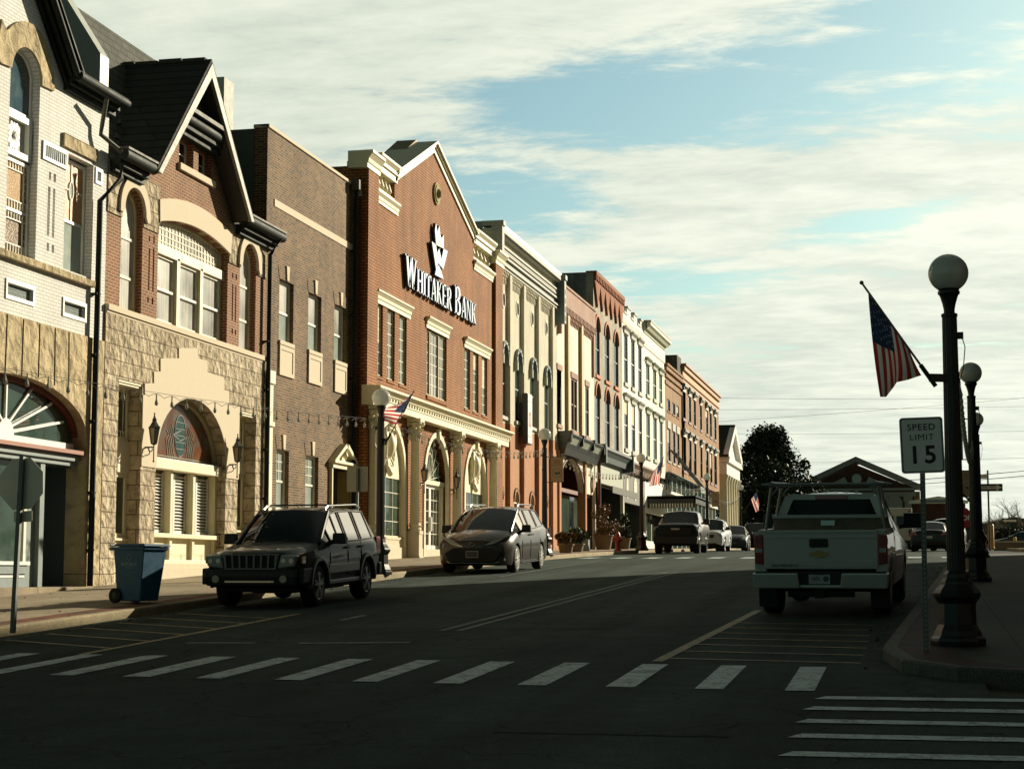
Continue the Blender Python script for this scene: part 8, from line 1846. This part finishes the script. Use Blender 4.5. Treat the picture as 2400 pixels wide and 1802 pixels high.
b = MB(); b.pr([(-.15, -.035), (-.05, -.035), (-.035, -.06), (.055, -.06), (.07, -.035), (.15, -.02), (.135, .035), (.05, .035), (.04, .055), (-.045, .055), (-.06, .035), (-.135, .03)], -2.868, -2.85, axis='Y'); b.v = [(v[0]-.02, v[1], v[2]+.965) for v in b.v]; lb(b, T_, 'badge', mat('badge_gold', (.40,.26,.10), .35, metal=.5), tg, bevel=.004)
dk = mat('badge_letters', (.10,.11,.11), .3)
text_obj('SILVERADO', .055, dk, tg, (-.53, -2.858, .79), (R(90), 0, 0), ext=.002, off=.002, sx=1.35, space=1.1); text_obj('Trail Chaser' if False else 'Two Tracks' if False else 'Tom Shearer', .05, dk, tg, (.64, -2.858, .79), (R(90), 0, 0), ext=.001, off=.0) if False else None
for s_ in (-1, 1):
    b = MB(); b.pr([(s_*.865, .80), (s_*1.0, .82), (s_*1.01, 1.25), (s_*.87, 1.27)] if s_ > 0 else [(s_*.87, 1.27), (s_*1.01, 1.25), (s_*1.0, .82), (s_*.865, .80)], -2.84, -2.70, axis='Y'); tl = lb(b, T_, 'tail_light', 'tail_red', bevel=.012)
    for z0_, z1_, m_ in ((1.10, 1.24, 'tail_red'), (.99, 1.05, 'plate'), (.84, .96, 'tail_red')): b = MB(); b.box(s_*.885, s_*.985, -2.848, -2.838, z0_, z1_); lb(b, T_, 'lamp_lens', mat('lens_dark', (.20,.006,.006), .2, coat=1) if m_ != 'plate' and 'lens_dark' not in bpy.data.materials else (bpy.data.materials['lens_dark'] if m_ != 'plate' else 'plate'), tl)
b = MB(); tap(b, -1.0, -.30, -3.02, -2.75, .45, -1.02, -.33, -3.04, -2.75, .68); tap(b, .30, 1.0, -3.02, -2.75, .45, .33, 1.02, -3.04, -2.75, .68); b.box(-.31, .31, -2.96, -2.75, .45, .50); bp = lb(b, T_, 'rear_bumper', mat('bumper_steel', (.52,.52,.49), .3, metal=.4), bevel=.02)
b = MB(); b.box(-.34, .34, -2.94, -2.75, .50, .68); b.box(-.98, .98, -2.97, -2.75, .66, .70); lb(b, T_, 'bumper_step', 'plastic', bp)
b = MB(); b.box(-.17, .15, -2.965, -2.945, .515, .67); npl = lb(b, T_, 'number_plate', 'plate', bp)
text_obj('1476', .085, mat('plate_ink', (.03,.03,.05), .5), npl, (-.07, -2.968, .592), (R(90), 0, 0), ext=.001, off=.001, sx=.8)
b = MB(); b.disc((.09, -2.967, .592), .045, (0, 1, 0), .003, 10); b.box(-.08, .08, -2.968, -2.966, .655, .662); lb(b, T_, 'plate_print', mat('plate_blue', (.06,.08,.14), .5), npl)
b = MB(); b.box(-.08, .06, -3.0, -2.7, .30, .44); b.tube([(-.5, -2.8, .36), (.5, -2.8, .36)], .05, 8); b.tube([(-.8, -1.88, .41), (.8, -1.88, .41)], .06, 8); b.ball((0, -1.88, .41), .16, 12, 8); b.tube([(.45, -2.9, .42), (.45, -2.3, .44)], .04, 8); b.box(-.55, -.45, -2.8, 2, .45, .6); b.box(.45, .55, -2.8, 2, .45, .6); lb(b, T_, 'chassis', 'black')
for s_ in (-1, 1): b = MB(); b.box(s_*.72, s_*1.0, -2.42, -2.40, .14, .58); lb(b, T_, 'mud_flap', 'black')
wheels(T_, [(s_*.84, y_) for s_ in (-1, 1) for y_ in (1.95, -1.88)], .41, .29, spokes=6)
b = MB(); b.box(-.26, .26, -.90, -.84, 1.80, 1.86); lb(b, T_, 'high_brake_light', 'tail_red', bevel=.01)
b = MB()
for k in range(5): b.box(-.34+.17*k-.03, -.34+.17*k+.03, -.10, .0, 1.90, 1.94)
lb(b, T_, 'roof_markers', 'plate') 
tread = mat('tread_plate', (.22,.20,.15), .35, metal=.7, bump=1.5, bscale=45, var=.15)
b = MB(); b.box(-.88, .88, -1.42, -1.06, 1.20, 1.50); tb = lb(b, T_, 'tool_box', tread, bevel=.01); b = MB(); b.box(-.90, .90, -1.44, -1.05, 1.50, 1.55); lb(b, T_, 'tool_box_lid', 'alloy', tb); b = MB(); b.box(-.12, .10, -1.45, -1.42, 1.38, 1.46); lb(b, T_, 'latch', 'chrome', tb)
b = MB(); b.box(-.80, -.18, -.93, -.90, 1.3, 1.3)
rk = mat('rack_steel', (.26,.29,.27), .4, metal=.4); b = MB()
for yy, wd in ((-2.05, .93), (-.98, .90)):
    for s_ in (-1, 1):
        b.tube([(s_*.93, yy, 1.30), (s_*(wd-.10), yy, 1.98), (s_*(wd-.16), yy, 2.02)], .024, 8); b.tube([(s_*(wd-.115), yy, 1.87), (s_*(wd-.24), yy, 2.02)], .016, 6)
    b.tube([(-.98, yy, 2.035), (.98, yy, 2.035)], .02, 8)
for s_ in (-1, 1): b.tube([(s_*.80, -2.3, 2.065), (s_*.80, .9, 2.065)], .016, 8)
lb(b, T_, 'ladder_rack', rk)
mirror(T_, 1.0, .95, 1.30, 'plastic', 1.5)
b = MB(); tap(b, .50, .62, -2.0, -1.9, 1.33, .52, .60, -1.98, -1.92, 1.62); b2 = lb(b, T_, 'work_brush', 'brownwood') if False else None
# ------------------------------------------------------------------ generic far cars
def sedan(label, x_, y_, rz, pm, kind='sedan', name='parked_car', group=None, cat='car', scale=1.0):
    T_ = croot(name, label, cat, x_, y_, rz, group)
    if kind == 'sedan':
        st = [(2.28, .26, .60, .66, .58, .60, .66, .5, .68), (2.15, .20, .80, .84, .66, .78, .74, .62, .77), (1.3, .18, .86, .90, .82, .84, .87, .72, .91), (1.0, .18, .86, .90, .88, .85, .92, .74, .96), (.5, .18, .86, .90, .90, .85, 1.16, .68, 1.21), (.05, .18, .86, .90, .92, .85, 1.37, .60, 1.42), (-.3, .18, .86, .90, .93, .85, 1.40, .60, 1.45), (-.4, .18, .86, .90, .93, .85, 1.40, .60, 1.45),
              (-.95, .18, .86, .90, .94, .85, 1.36, .60, 1.41), (-1.75, .18, .86, .90, .97, .84, 1.02, .72, 1.06), (-2.2, .26, .82, .86, .92, .80, .98, .66, 1.01), (-2.30, .36, .7, .76, .8, .7, .84, .55, .86)]
        seg = ['b', 'b', 'b', 'ws', 'ws2', 'side', 'p', 'side', 'rg2', 'b', 'b']; wr, wy = .33, (1.38, -1.36)
    else:
        st = [(2.25, .40, .60, .66, .84, .62, .95, .52, .97), (2.15, .34, .80, .86, .92, .80, 1.02, .66, 1.04), (1.2, .30, .88, .93, 1.02, .88, 1.09, .74, 1.12), (.95, .30, .88, .93, 1.06, .88, 1.12, .76, 1.15), (.55, .30, .88, .93, 1.08, .88, 1.40, .72, 1.45), (.2, .30, .88, .93, 1.1, .88, 1.64, .66, 1.69), (-.3, .30, .88, .93, 1.1, .88, 1.67, .66, 1.72), (-.4, .30, .88, .93, 1.1, .88, 1.67, .66, 1.72), (-1.9, .3, .88, .93, 1.12, .86, 1.62, .62, 1.66), (-2.2, .4, .84, .88, 1.08, .80, 1.12, .7, 1.14)]
        seg = ['b', 'b', 'b', 'ws', 'ws2', 'side', 'p', 'side', 'rg']; wr, wy = .37, (1.35, -1.35)
    bo = car_body(T_, st, pm, [(yy, wr+.06, wr) for yy in wy], seg)
    wheels(T_, [(s_*.79, yy) for s_ in (-1, 1) for yy in wy], wr, .22); side_trim(T_, st, seg, (.5, -.35), .4)
    zl = .70 if kind == 'sedan' else .92
    for s_ in (-1, 1):
        b = MB(); b.box(s_*.50, s_*.80, 2.08, 2.235, zl-.14, zl-.01); lb(b, T_, 'headlight', 'headlight', bevel=.02)
        b = MB(); b.pr([(s_*.52, zl+.06), (s_*.84, zl+.10), (s_*.86, zl+.26), (s_*.62, zl+.22)] if s_ > 0 else [(s_*.62, zl+.22), (s_*.86, zl+.26), (s_*.84, zl+.10), (s_*.52, zl+.06)], -2.31, -2.12, axis='Y'); lb(b, T_, 'tail_light', 'tail_red', bevel=.015)
    b = MB(); b.box(-.42, .42, 2.20, 2.30, zl-.20, zl-.04); b.box(-.55, .55, 2.20, 2.30, .30, .44); lb(b, T_, 'grille', 'black')
    b = MB(); b.box(-.15, .15, -2.33, -2.28, .62, .74); lb(b, T_, 'number_plate', 'plate'); mirror(T_, .86, .72, zl+.2, 'plastic')
    b = MB(); b.box(-.7, .7, -2, 2, .16, .3); b.box(-.75, .75, -2.34, -2.1, .3, .5); lb(b, T_, 'underbody', 'black'); return T_
P_blk = paint('black_paint', (.005,.006,.007)); P_wh = paint('white_paint_car', (.50,.56,.60)); P_dk = paint('dark_blue_paint', (.035,.045,.05), metal=.3); P_grey = paint('dark_grey_paint', (.03,.035,.04), metal=.2); P_teal = paint('teal_paint', (.03,.06,.07))
sedan('pale blue white suv parked right behind the black pickup', -10.25, 92.5, math.pi, P_wh, 'suv', group='cars parked up the left kerb')
sedan('dark grey sedan with sunlit side parked behind the pale blue suv', -9.75, 99.5, math.pi+.05, P_dk, 'sedan', group='cars parked up the left kerb')
sedan('black suv parked farthest up the left kerb', -9.35, 110.5, math.pi+.04, P_blk, 'suv', group='cars parked up the left kerb')
sedan('dark grey saloon seen from behind waiting beside the speed limit sign', 1.0, 88.0, R(-3), P_grey, 'sedan', name='waiting_car')
sedan('dark suv mostly hidden beyond the dark grey saloon', 2.0, 97, R(-3), P_blk, 'suv', name='waiting_car')
sedan('teal car parked at the right edge near the bare trees', 9.0, 150, R(60), P_teal, 'sedan')
# black pickup facing the camera
T_ = croot('pickup_truck', 'black pickup truck parked facing the camera beside the third lamp', 'pickup truck', -10.1, 79.5, math.pi+.03)
st = [(2.90, .5, .80, .88, 1.12, .84, 1.22, .7, 1.24), (2.80, .44, .94, .99, 1.18, .92, 1.28, .8, 1.30), (1.6, .42, .97, 1.02, 1.20, .95, 1.32, .84, 1.36), (1.25, .42, .97, 1.02, 1.24, .95, 1.32, .86, 1.37), (.80, .42, .97, 1.02, 1.26, .95, 1.58, .82, 1.64), (.45, .42, .97, 1.02, 1.28, .95, 1.82, .74, 1.88),
      (-.10, .42, .97, 1.02, 1.28, .95, 1.88, .73, 1.93), (-.20, .42, .97, 1.02, 1.28, .95, 1.88, .73, 1.93), (-.92, .42, .97, 1.02, 1.28, .95, 1.87, .73, 1.92), (-1.04, .42, .97, 1.02, 1.28, .95, 1.85, .72, 1.90), (-1.18, .42, .97, 1.02, 1.28, .95, 1.32, .80, 1.33), (-2.85, .5, .97, 1.02, 1.28, .95, 1.30, .80, 1.30)]
bo = car_body(T_, st, P_blk, [(1.98, .50, .42), (-1.80, .50, .42)], ['b', 'b', 'b', 'ws', 'ws2', 'side', 'p', 'side', 'b', 'rg', 'b'])
wheels(T_, [(s_*.84, y_) for s_ in (-1, 1) for y_ in (1.98, -1.80)], .42, .29, rim='chrome', spokes=6)
b = MB(); b.pr([(-.62, .78), (.62, .78), (.72, 1.12), (-.72, 1.12)], 2.80, 2.93, axis='Y'); gr = lb(b, T_, 'grille', 'black', bevel=.02); b = MB(); b.pr([(-.18, -.04), (.18, -.04), (.20, .04), (-.20, .04)], 2.93, 2.95, axis='Y'); b.v = [(v[0], v[1], v[2]+1.08) for v in b.v]; lb(b, T_, 'badge', 'grey_trim', gr); b = MB(); b.box(-.72, .72, 2.92, 2.945, .93, .97); lb(b, T_, 'grille_bar', 'plastic', gr)
b = MB(); tap(b, -.95, .95, 2.7, 3.02, .42, -.98, .98, 2.7, 3.0, .74); lb(b, T_, 'front_bumper', 'plastic', bevel=.04)
for s_ in (-1, 1):
    b = MB(); b.box(s_*.70, s_*.96, 2.66, 2.86, 1.0, 1.16); lb(b, T_, 'headlight', 'headlight', bevel=.02); b = MB(); b.box(s_*.95, s_*1.0, 2.5, 2.68, 1.06, 1.18); lb(b, T_, 'side_marker', 'amber'); b = MB(); b.box(s_*.98, s_*1.1, -.9, 1.2, .36, .42); lb(b, T_, 'running_board', 'chrome')
mirror(T_, 1.0, .95, 1.30, 'plastic', 1.4); b = MB(); b.box(-.8, .8, -2.7, 2.6, .34, .46); lb(b, T_, 'underbody', 'black')
# white box van beyond the silver pickup
a = at(2100, 1283, 112); T_ = croot('van', 'white box van seen from behind beyond the silver pickup', 'van', a.x, 112, 0)
wv = paint('van_white', (.50,.48,.40)); b = MB(); tap(b, -1.05, 1.05, -2.2, 2.2, .45, -1.02, 1.02, -2.2, 1.8, 2.55); bo = lb(b, T_, 'body', wv, bevel=.08)
b = MB(); b.box(-.62, .62, -2.24, -2.2, .75, 2.15); b2 = lb(b, T_, 'rear_doors', wv, bevel=.02); b = MB(); b.box(-.5, -.08, -2.26, -2.24, 1.5, 2.05); b.box(.08, .5, -2.26, -2.24, 1.5, 2.05); lb(b, T_, 'door_windows', 'car_glass', b2)
for s_ in (-1, 1): b = MB(); b.disc((s_*.85, -2.22, 2.35), .07, (0, 1, 0), .04, 10); b.box(s_*.8, s_*.98, -2.24, -2.2, .8, 1.1); lb(b, T_, 'tail_light', 'tail_red')
b = MB(); b.box(-1.05, 1.05, -2.35, -2.15, .40, .58); lb(b, T_, 'rear_bumper', 'plastic'); wheels(T_, [(s_*.85, y_) for s_ in (-1, 1) for y_ in (1.4, -1.3)], .38, .24)
# ================================================================== trees and the far end of the street
def crown_tree(name, label, x_, y_, z_, h, rx, m_leaf, n, size, seed, trunk=.35, lumps=60, group=None, cz=.55, prof=None):
    rnd = random.Random(seed); T_ = root(name, label, 'tree', (x_, y_, z_), group=group)
    L = []
    for i in range(lumps):
        t = rnd.random(); zz = h*(.08+.88*t); w = rx*(prof(t) if prof else math.sin(math.pi*min(1, .25+.75*t))**.6*(1-.35*t)); a = rnd.random()*2*math.pi; rr = w*math.sqrt(rnd.random())*.92
        L.append((Vector((x_+rr*math.cos(a), y_+rr*math.sin(a), z_+zz)), rnd.uniform(.10, .20)*h*.72))
    b = MB(); vs = []; fs = []
    for i in range(n):
        c, r_ = rnd.choice(L); d = Vector((rnd.gauss(0, 1), rnd.gauss(0, 1), rnd.gauss(0, .8))).normalized()*r_*(rnd.random()**.4); w = c+d
        a = Vector((rnd.gauss(0, 1), rnd.gauss(0, 1), rnd.gauss(0, .6))).normalized(); e = a.cross(Vector((rnd.gauss(0, 1), rnd.gauss(0, 1), rnd.gauss(0, 1)))).normalized(); s_ = size*rnd.uniform(.6, 1.4); k = len(vs)
        vs += [w-a*s_, w+e*s_*.5, w+a*s_, w-e*s_*.5]; fs.append((k, k+1, k+2, k+3))
    b.add(vs, fs); part(b, 'crown', m_leaf, T_, recalc=False)
    b = MB(); b.tube([(x_, y_, z_-.3), (x_+.1, y_, z_+h*.3), (x_, y_, z_+h*.8)], [trunk, trunk*.7, trunk*.15], 8)
    for c, r_ in L[::2]: b.tube([(x_, y_, z_+max(.5, (c.z-z_)*.5)), tuple((Vector((x_, y_, c.z-.1))+c)/2), tuple(c)], [trunk*.3, trunk*.18, .03], 5)
    part(b, 'trunk', mat('bark', (.06,.05,.035), .9) if 'bark' not in bpy.data.materials else bpy.data.materials['bark'], T_); return T_
mag = leaf('magnolia_leaf', (.020,.034,.012), .5); mag.node_tree.nodes['Principled BSDF'].inputs['Roughness'].default_value = .45
a = at(1806, 1288, 196)
crown_tree('magnolia_tree', 'large dark evergreen magnolia tree beyond the white temple hall', a.x, 196, g(196), 13.4, 9.6, mag, 38000, .20, 5, lumps=150, prof=lambda t: (1.0 if t < .2 else 1.0-(t-.2)*1.12))
a = at(1742, 1288, 205)
crown_tree('evergreen_tree', 'smaller dark evergreen showing between the temple hall and the big magnolia', a.x, 205, g(205), 10.5, 4.0, mag, 9000, .22, 9, lumps=40)
# ------------------------------------------------------------------ pedimented brick hall closing the street
yE = 225.0; B12 = root('pedimented_brick_hall', 'dark brick hall with white edged pediment and round window at the end of the street', 'building', (-6.5, yE, g(yE)))
ap = at(2006, 1079, yE); el = at(1885, 1146, yE); er = at(2152, 1146, yE); hw = (er.x-ap.x); zb = at(1950, 1146, yE).z; zb2 = at(1950, 1158, yE).z; z0 = g(yE)-.5
X0, X1 = ap.x-hw, ap.x+hw
b = MB(); b.pr([(X0+.5, z0), (X1-.5, z0), (X1-.5, zb), (X0+.5, zb)], yE, yE+14, axis='Y'); part(b, 'wall', 'dark_red_brick', B12)
b = MB(); b.pr([(X0+.4, zb), (X1-.4, zb), (ap.x, ap.z-.5)], yE+.1, yE+14, axis='Y'); part(b, 'gable', 'dark_red_brick', B12)
b = MB()
for s_ in (-1, 1): b.bar((ap.x+s_*hw*1.02, yE-.2, zb-.05), (ap.x, yE-.2, ap.z), .32, .3, up=(0, 1, 0)); b.bar((ap.x+s_*hw*1.05, yE-.5, zb+.2), (ap.x, yE-.4, ap.z+.2), .25, .14, up=(0, 1, 0))
b.box(X0, X1, yE-.3, yE+.1, zb-.25, zb+.05); b.box(X0+.3, X1-.3, yE-.2, yE, zb2-.35, zb-.45); part(b, 'cornice', mat('hall_trim', (.34,.34,.30), .6), B12)
b = MB(); vs = []
for s_ in (-1, 1): 
    p = [(ap.x, yE-.6, ap.z+.35), (ap.x+s_*hw*1.06, yE-.6, zb+.25), (ap.x+s_*hw*1.06, yE+14, zb+.25), (ap.x, yE+14, ap.z+.35)]; b.add(p+[(q[0], q[1], q[2]+.12) for q in p], [(0,1,2,3), (7,6,5,4), (0,4,5,1), (1,5,6,2), (2,6,7,3), (3,7,4,0)])
part(b, 'roof', 'roofing', B12)
c = at(2008, 1122, yE); b = MB(); b.disc((c.x, yE-.05, c.z), .78, (0, 1, 0), .3, 28); rw = part(b, 'round_window', 'dark_red_brick', B12); b = MB(); b.disc((c.x, yE-.1, c.z), .60, (0, 1, 0), .32, 28); part(b, 'pane', 'glass_pale', rw)
for s_ in (-1, 1): b = MB(); b.pr([(c.x+s_*1.1, c.z-.55), (c.x+s_*3.1, c.z-.55), (c.x+s_*1.5, c.z+.25)], yE-.12, yE, axis='Y'); part(b, 'tympanum_panel', bpy.data.materials['hall_trim'], B12)
for px_ in (1942, 2010, 2096):
    c = at(px_, 1190, yE); b = MB(); tp = at(px_, 1160, yE).z; b.pr([(c.x-1.0, g(yE)+.9), (c.x+1.0, g(yE)+.9)]+seg_arch(c.x-1.0, c.x+1.0, tp-1.0, tp), yE-.1, yE+.05, axis='Y'); aw = part(b, 'arched_window', bpy.data.materials['hall_trim'], B12)
    for s_ in (-1, 1): b = MB(); b.box(c.x+s_*.12, c.x+s_*.85, yE-.14, yE-.1, g(yE)+1.0, tp-1.3); part(b, 'pane', 'glass_pale', aw)
for px_ in (1950, 2010, 2070, 2128): c = at(px_, 1160, yE); b = MB(); b.box(c.x-.55, c.x+.55, yE-.3, yE, zb2-1.0, zb2-.1); b.box(c.x-.42, c.x+.42, yE-.15, yE, g(yE), zb2-1.0); part(b, 'pilaster', bpy.data.materials['hall_trim'] if px_ != 0 else 0, B12)
b = MB(); b.box(X1-.5, X1+.2, yE-.1, yE+14, zb-2.2, zb-.4); part(b, 'side_cornice', 'orange_brick', B12)
a0_, a1_ = at(1880, 1150, yE-6), at(1912, 1150, yE-6)
BO = root('small_orange_house', 'small orange brick house corner showing between the magnolia and the hall', 'building', (a0_.x, yE-8, g(yE)))
b = MB(); zt_o = at(1890, 1140, yE-8).z; b.box(a0_.x-3, a1_.x+.8, yE-8, yE-2, z0, zt_o-.5); part(b, 'wall', 'orange_brick', BO); b = MB(); b.box(a0_.x-3.3, a1_.x+1.1, yE-8.4, yE-1.8, zt_o-.5, zt_o-.2); part(b, 'eaves', bpy.data.materials['hall_trim'], BO)
yL = 205.0; l0, l1 = at(2136, 1160, yL), at(2262, 1160, yL); zr = at(2200, 1163, yL).z; zf_ = at(2200, 1180, yL).z
BL = root('low_gabled_shop', 'low flat shop with pale shallow gable and dark lettering right of the brick hall', 'building', ((l0.x+l1.x)/2, yL, g(yL)))
b = MB(); b.box(l0.x, l1.x, yL, yL+10, z0, zf_); part(b, 'wall', 'dark_red_brick', BL)
m_ = (l0.x+l1.x)/2; b = MB(); b.pr([(l0.x-.3, zf_), (l1.x+.3, zf_), (l1.x+.3, zf_+.3), (m_, zr), (l0.x-.3, zf_+.3)], yL-.6, yL+.2, axis='Y'); fc = part(b, 'fascia', 'pale_trim', BL)
b = MB(); b.box(m_-1.4, m_+1.2, yL-.64, yL-.6, zf_+.10, zf_+.42); part(b, 'sign_board', 'blue_grey', BL)
b = MB(); b.pr([(m_-1.6, g(yL)), (m_+.4, g(yL))]+seg_arch(m_-1.6, m_+.4, g(yL)+2.4, g(yL)+3.3), yL-.1, yL+.02, axis='Y'); part(b, 'arched_entrance', 'grey_trim', BL)
for px_ in (2160, 2190, 2230): c = at(px_, 1230, yL); b = MB(); b.box(c.x-.5, c.x+.5, yL-.05, yL+.02, g(yL)+1, g(yL)+2.4); part(b, 'window', 'glass_pale', BL)
# ------------------------------------------------------------------ bare winter trees
twig = mat('winter_twig', (.17,.145,.11), .9)
def bare_tree(label, x_, y_, z_, h, seed, spread=.5):
    rnd = random.Random(seed); T_ = root('bare_tree', label, 'tree', (x_, y_, z_), group='bare trees at the right edge'); b = MB(); tk = MB()
    def grow(p, d, L, r_, lv, mb):
        q = p+d*L; k = p+d*L*.5+Vector((rnd.uniform(-.06, .06), rnd.uniform(-.06, .06), 0))*L
        mb.tube([p, k, q], [r_, r_*.8, r_*.6], 5 if lv < 2 else 3, caps=False)
        if lv >= 6 or r_ < .008: return
        for _ in range(3 if lv < 4 else 2): 
            nd = (d+Vector((rnd.gauss(0, spread), rnd.gauss(0, spread), rnd.uniform(-.05, .35)))).normalized(); grow(q if rnd.random() < .6 else k, nd, L*rnd.uniform(.6, .85), r_*.6, lv+1, b)
    grow(Vector((x_, y_, z_-.2)), Vector((rnd.uniform(-.1, .1), 0, 1)).normalized(), h*.26, h*.018, 0, tk)
    part(tk, 'trunk', twig, T_); part(b, 'crown', twig, T_, recalc=False)
for i, (px, pt, yd, lb_2) in enumerate(((2330, 1165, 200, 'slender bare tree right behind the one way sign pole'), (2352, 1140, 215, 'pale bare tree rising highest at the right edge'), (2378, 1150, 185, 'wide bare tree beside the right frame edge'), (2398, 1120, 230, 'bare tree cut by the right frame edge'), (2300, 1185, 240, 'low bare tree just right of the second lamp post'), (2345, 1195, 170, 'short twiggy bare tree before the others'))):
    a = at(px, pt, yd); bare_tree(lb_2, a.x, yd, g(yd), a.z-g(yd), 20+i, .42)
hedge = leaf('hedge', (.05,.05,.03), .4)
T_ = root('hedge', 'dark scrubby hedge along the far right behind the parked teal car', 'hedge', (18, 168, g(168)))
b0_ = at(2290, 1280, 168); b1_ = at(2480, 1280, 168); cxh = (b0_.x+b1_.x)/2
foliage('foliage', T_, (cxh, 168, g(168)+.8), ((b1_.x-b0_.x)/2, 1.2, 1.1), 5000, .16, hedge, seed=4, lumps=26)
T_ = root('retaining_wall', 'low sunlit concrete wall beyond the far corner at the right', 'wall', (9, 95, g(95)))
w0_, w1_ = at(2330, 1285, 95), at(2480, 1285, 95); b = MB(); b.box(w0_.x, w1_.x+4, 95, 95.4, g(95)-.3, g(95)+.42); part(b, 'wall_body', 'concrete', T_); b = MB(); b.box(w0_.x-.05, w1_.x+4.05, 94.95, 95.45, g(95)+.42, g(95)+.5); part(b, 'coping', 'limestone', T_)
# distant wooded rise on the skyline
b = MB(); rnd = random.Random(3); N_ = 80; vs = []; fs = []
for i in range(N_+1):
    xx = -200+400*i/N_*1.5; hh = g(400)+5+4.5*math.sin(i*.5)+2*math.sin(i*1.7)+rnd.uniform(-.6, .6); vs += [(xx, 430, 2), (xx, 440, hh), (xx, 520, hh+2), (xx, 620, 2)]
for i in range(N_):
    for k in range(3): fs.append((i*4+k, i*4+k+1, (i+1)*4+k+1, (i+1)*4+k))
b.add(vs, fs); b.build('hills', mat('far_wood', (.09,.085,.065), .9, var=.3, vscale=.3), kind='structure')

# fallen leaves and grit along the gutters
lf = mat('dead_leaf', (.16,.09,.035), .9, var=.4, vscale=9)
b = MB(); rnd = random.Random(8)
for i in range(620):
    if rnd.random() < .5: y_ = rnd.uniform(17, 58); x_ = LK+.08+abs(rnd.gauss(0, .22)); z_ = g(y_)+.006
    elif rnd.random() < .5: y_ = rnd.uniform(19, 50); x_ = RK(y_)-.05-abs(rnd.gauss(0, .2)); z_ = g(y_)+.006
    else: y_ = rnd.uniform(17, 60); x_ = rnd.uniform(WX+.3, LK-.1); z_ = g(y_)+KH+.006
    a_ = rnd.random()*6.28; s_ = rnd.uniform(.02, .045); u_ = Vector((math.cos(a_), math.sin(a_), rnd.uniform(-.3, .3)))*s_; v_ = Vector((-math.sin(a_), math.cos(a_), rnd.uniform(0, .5)))*s_*.6
    c_ = Vector((x_, y_, z_)); b.add([c_-u_, c_+v_, c_+u_, c_-v_+Vector((0, 0, .004))], [(0, 1, 2, 3)])
b.build('fallen_leaves', lf, kind='stuff', recalc=False, label='scattered dead leaves and grit along the kerbs', cat='leaves')
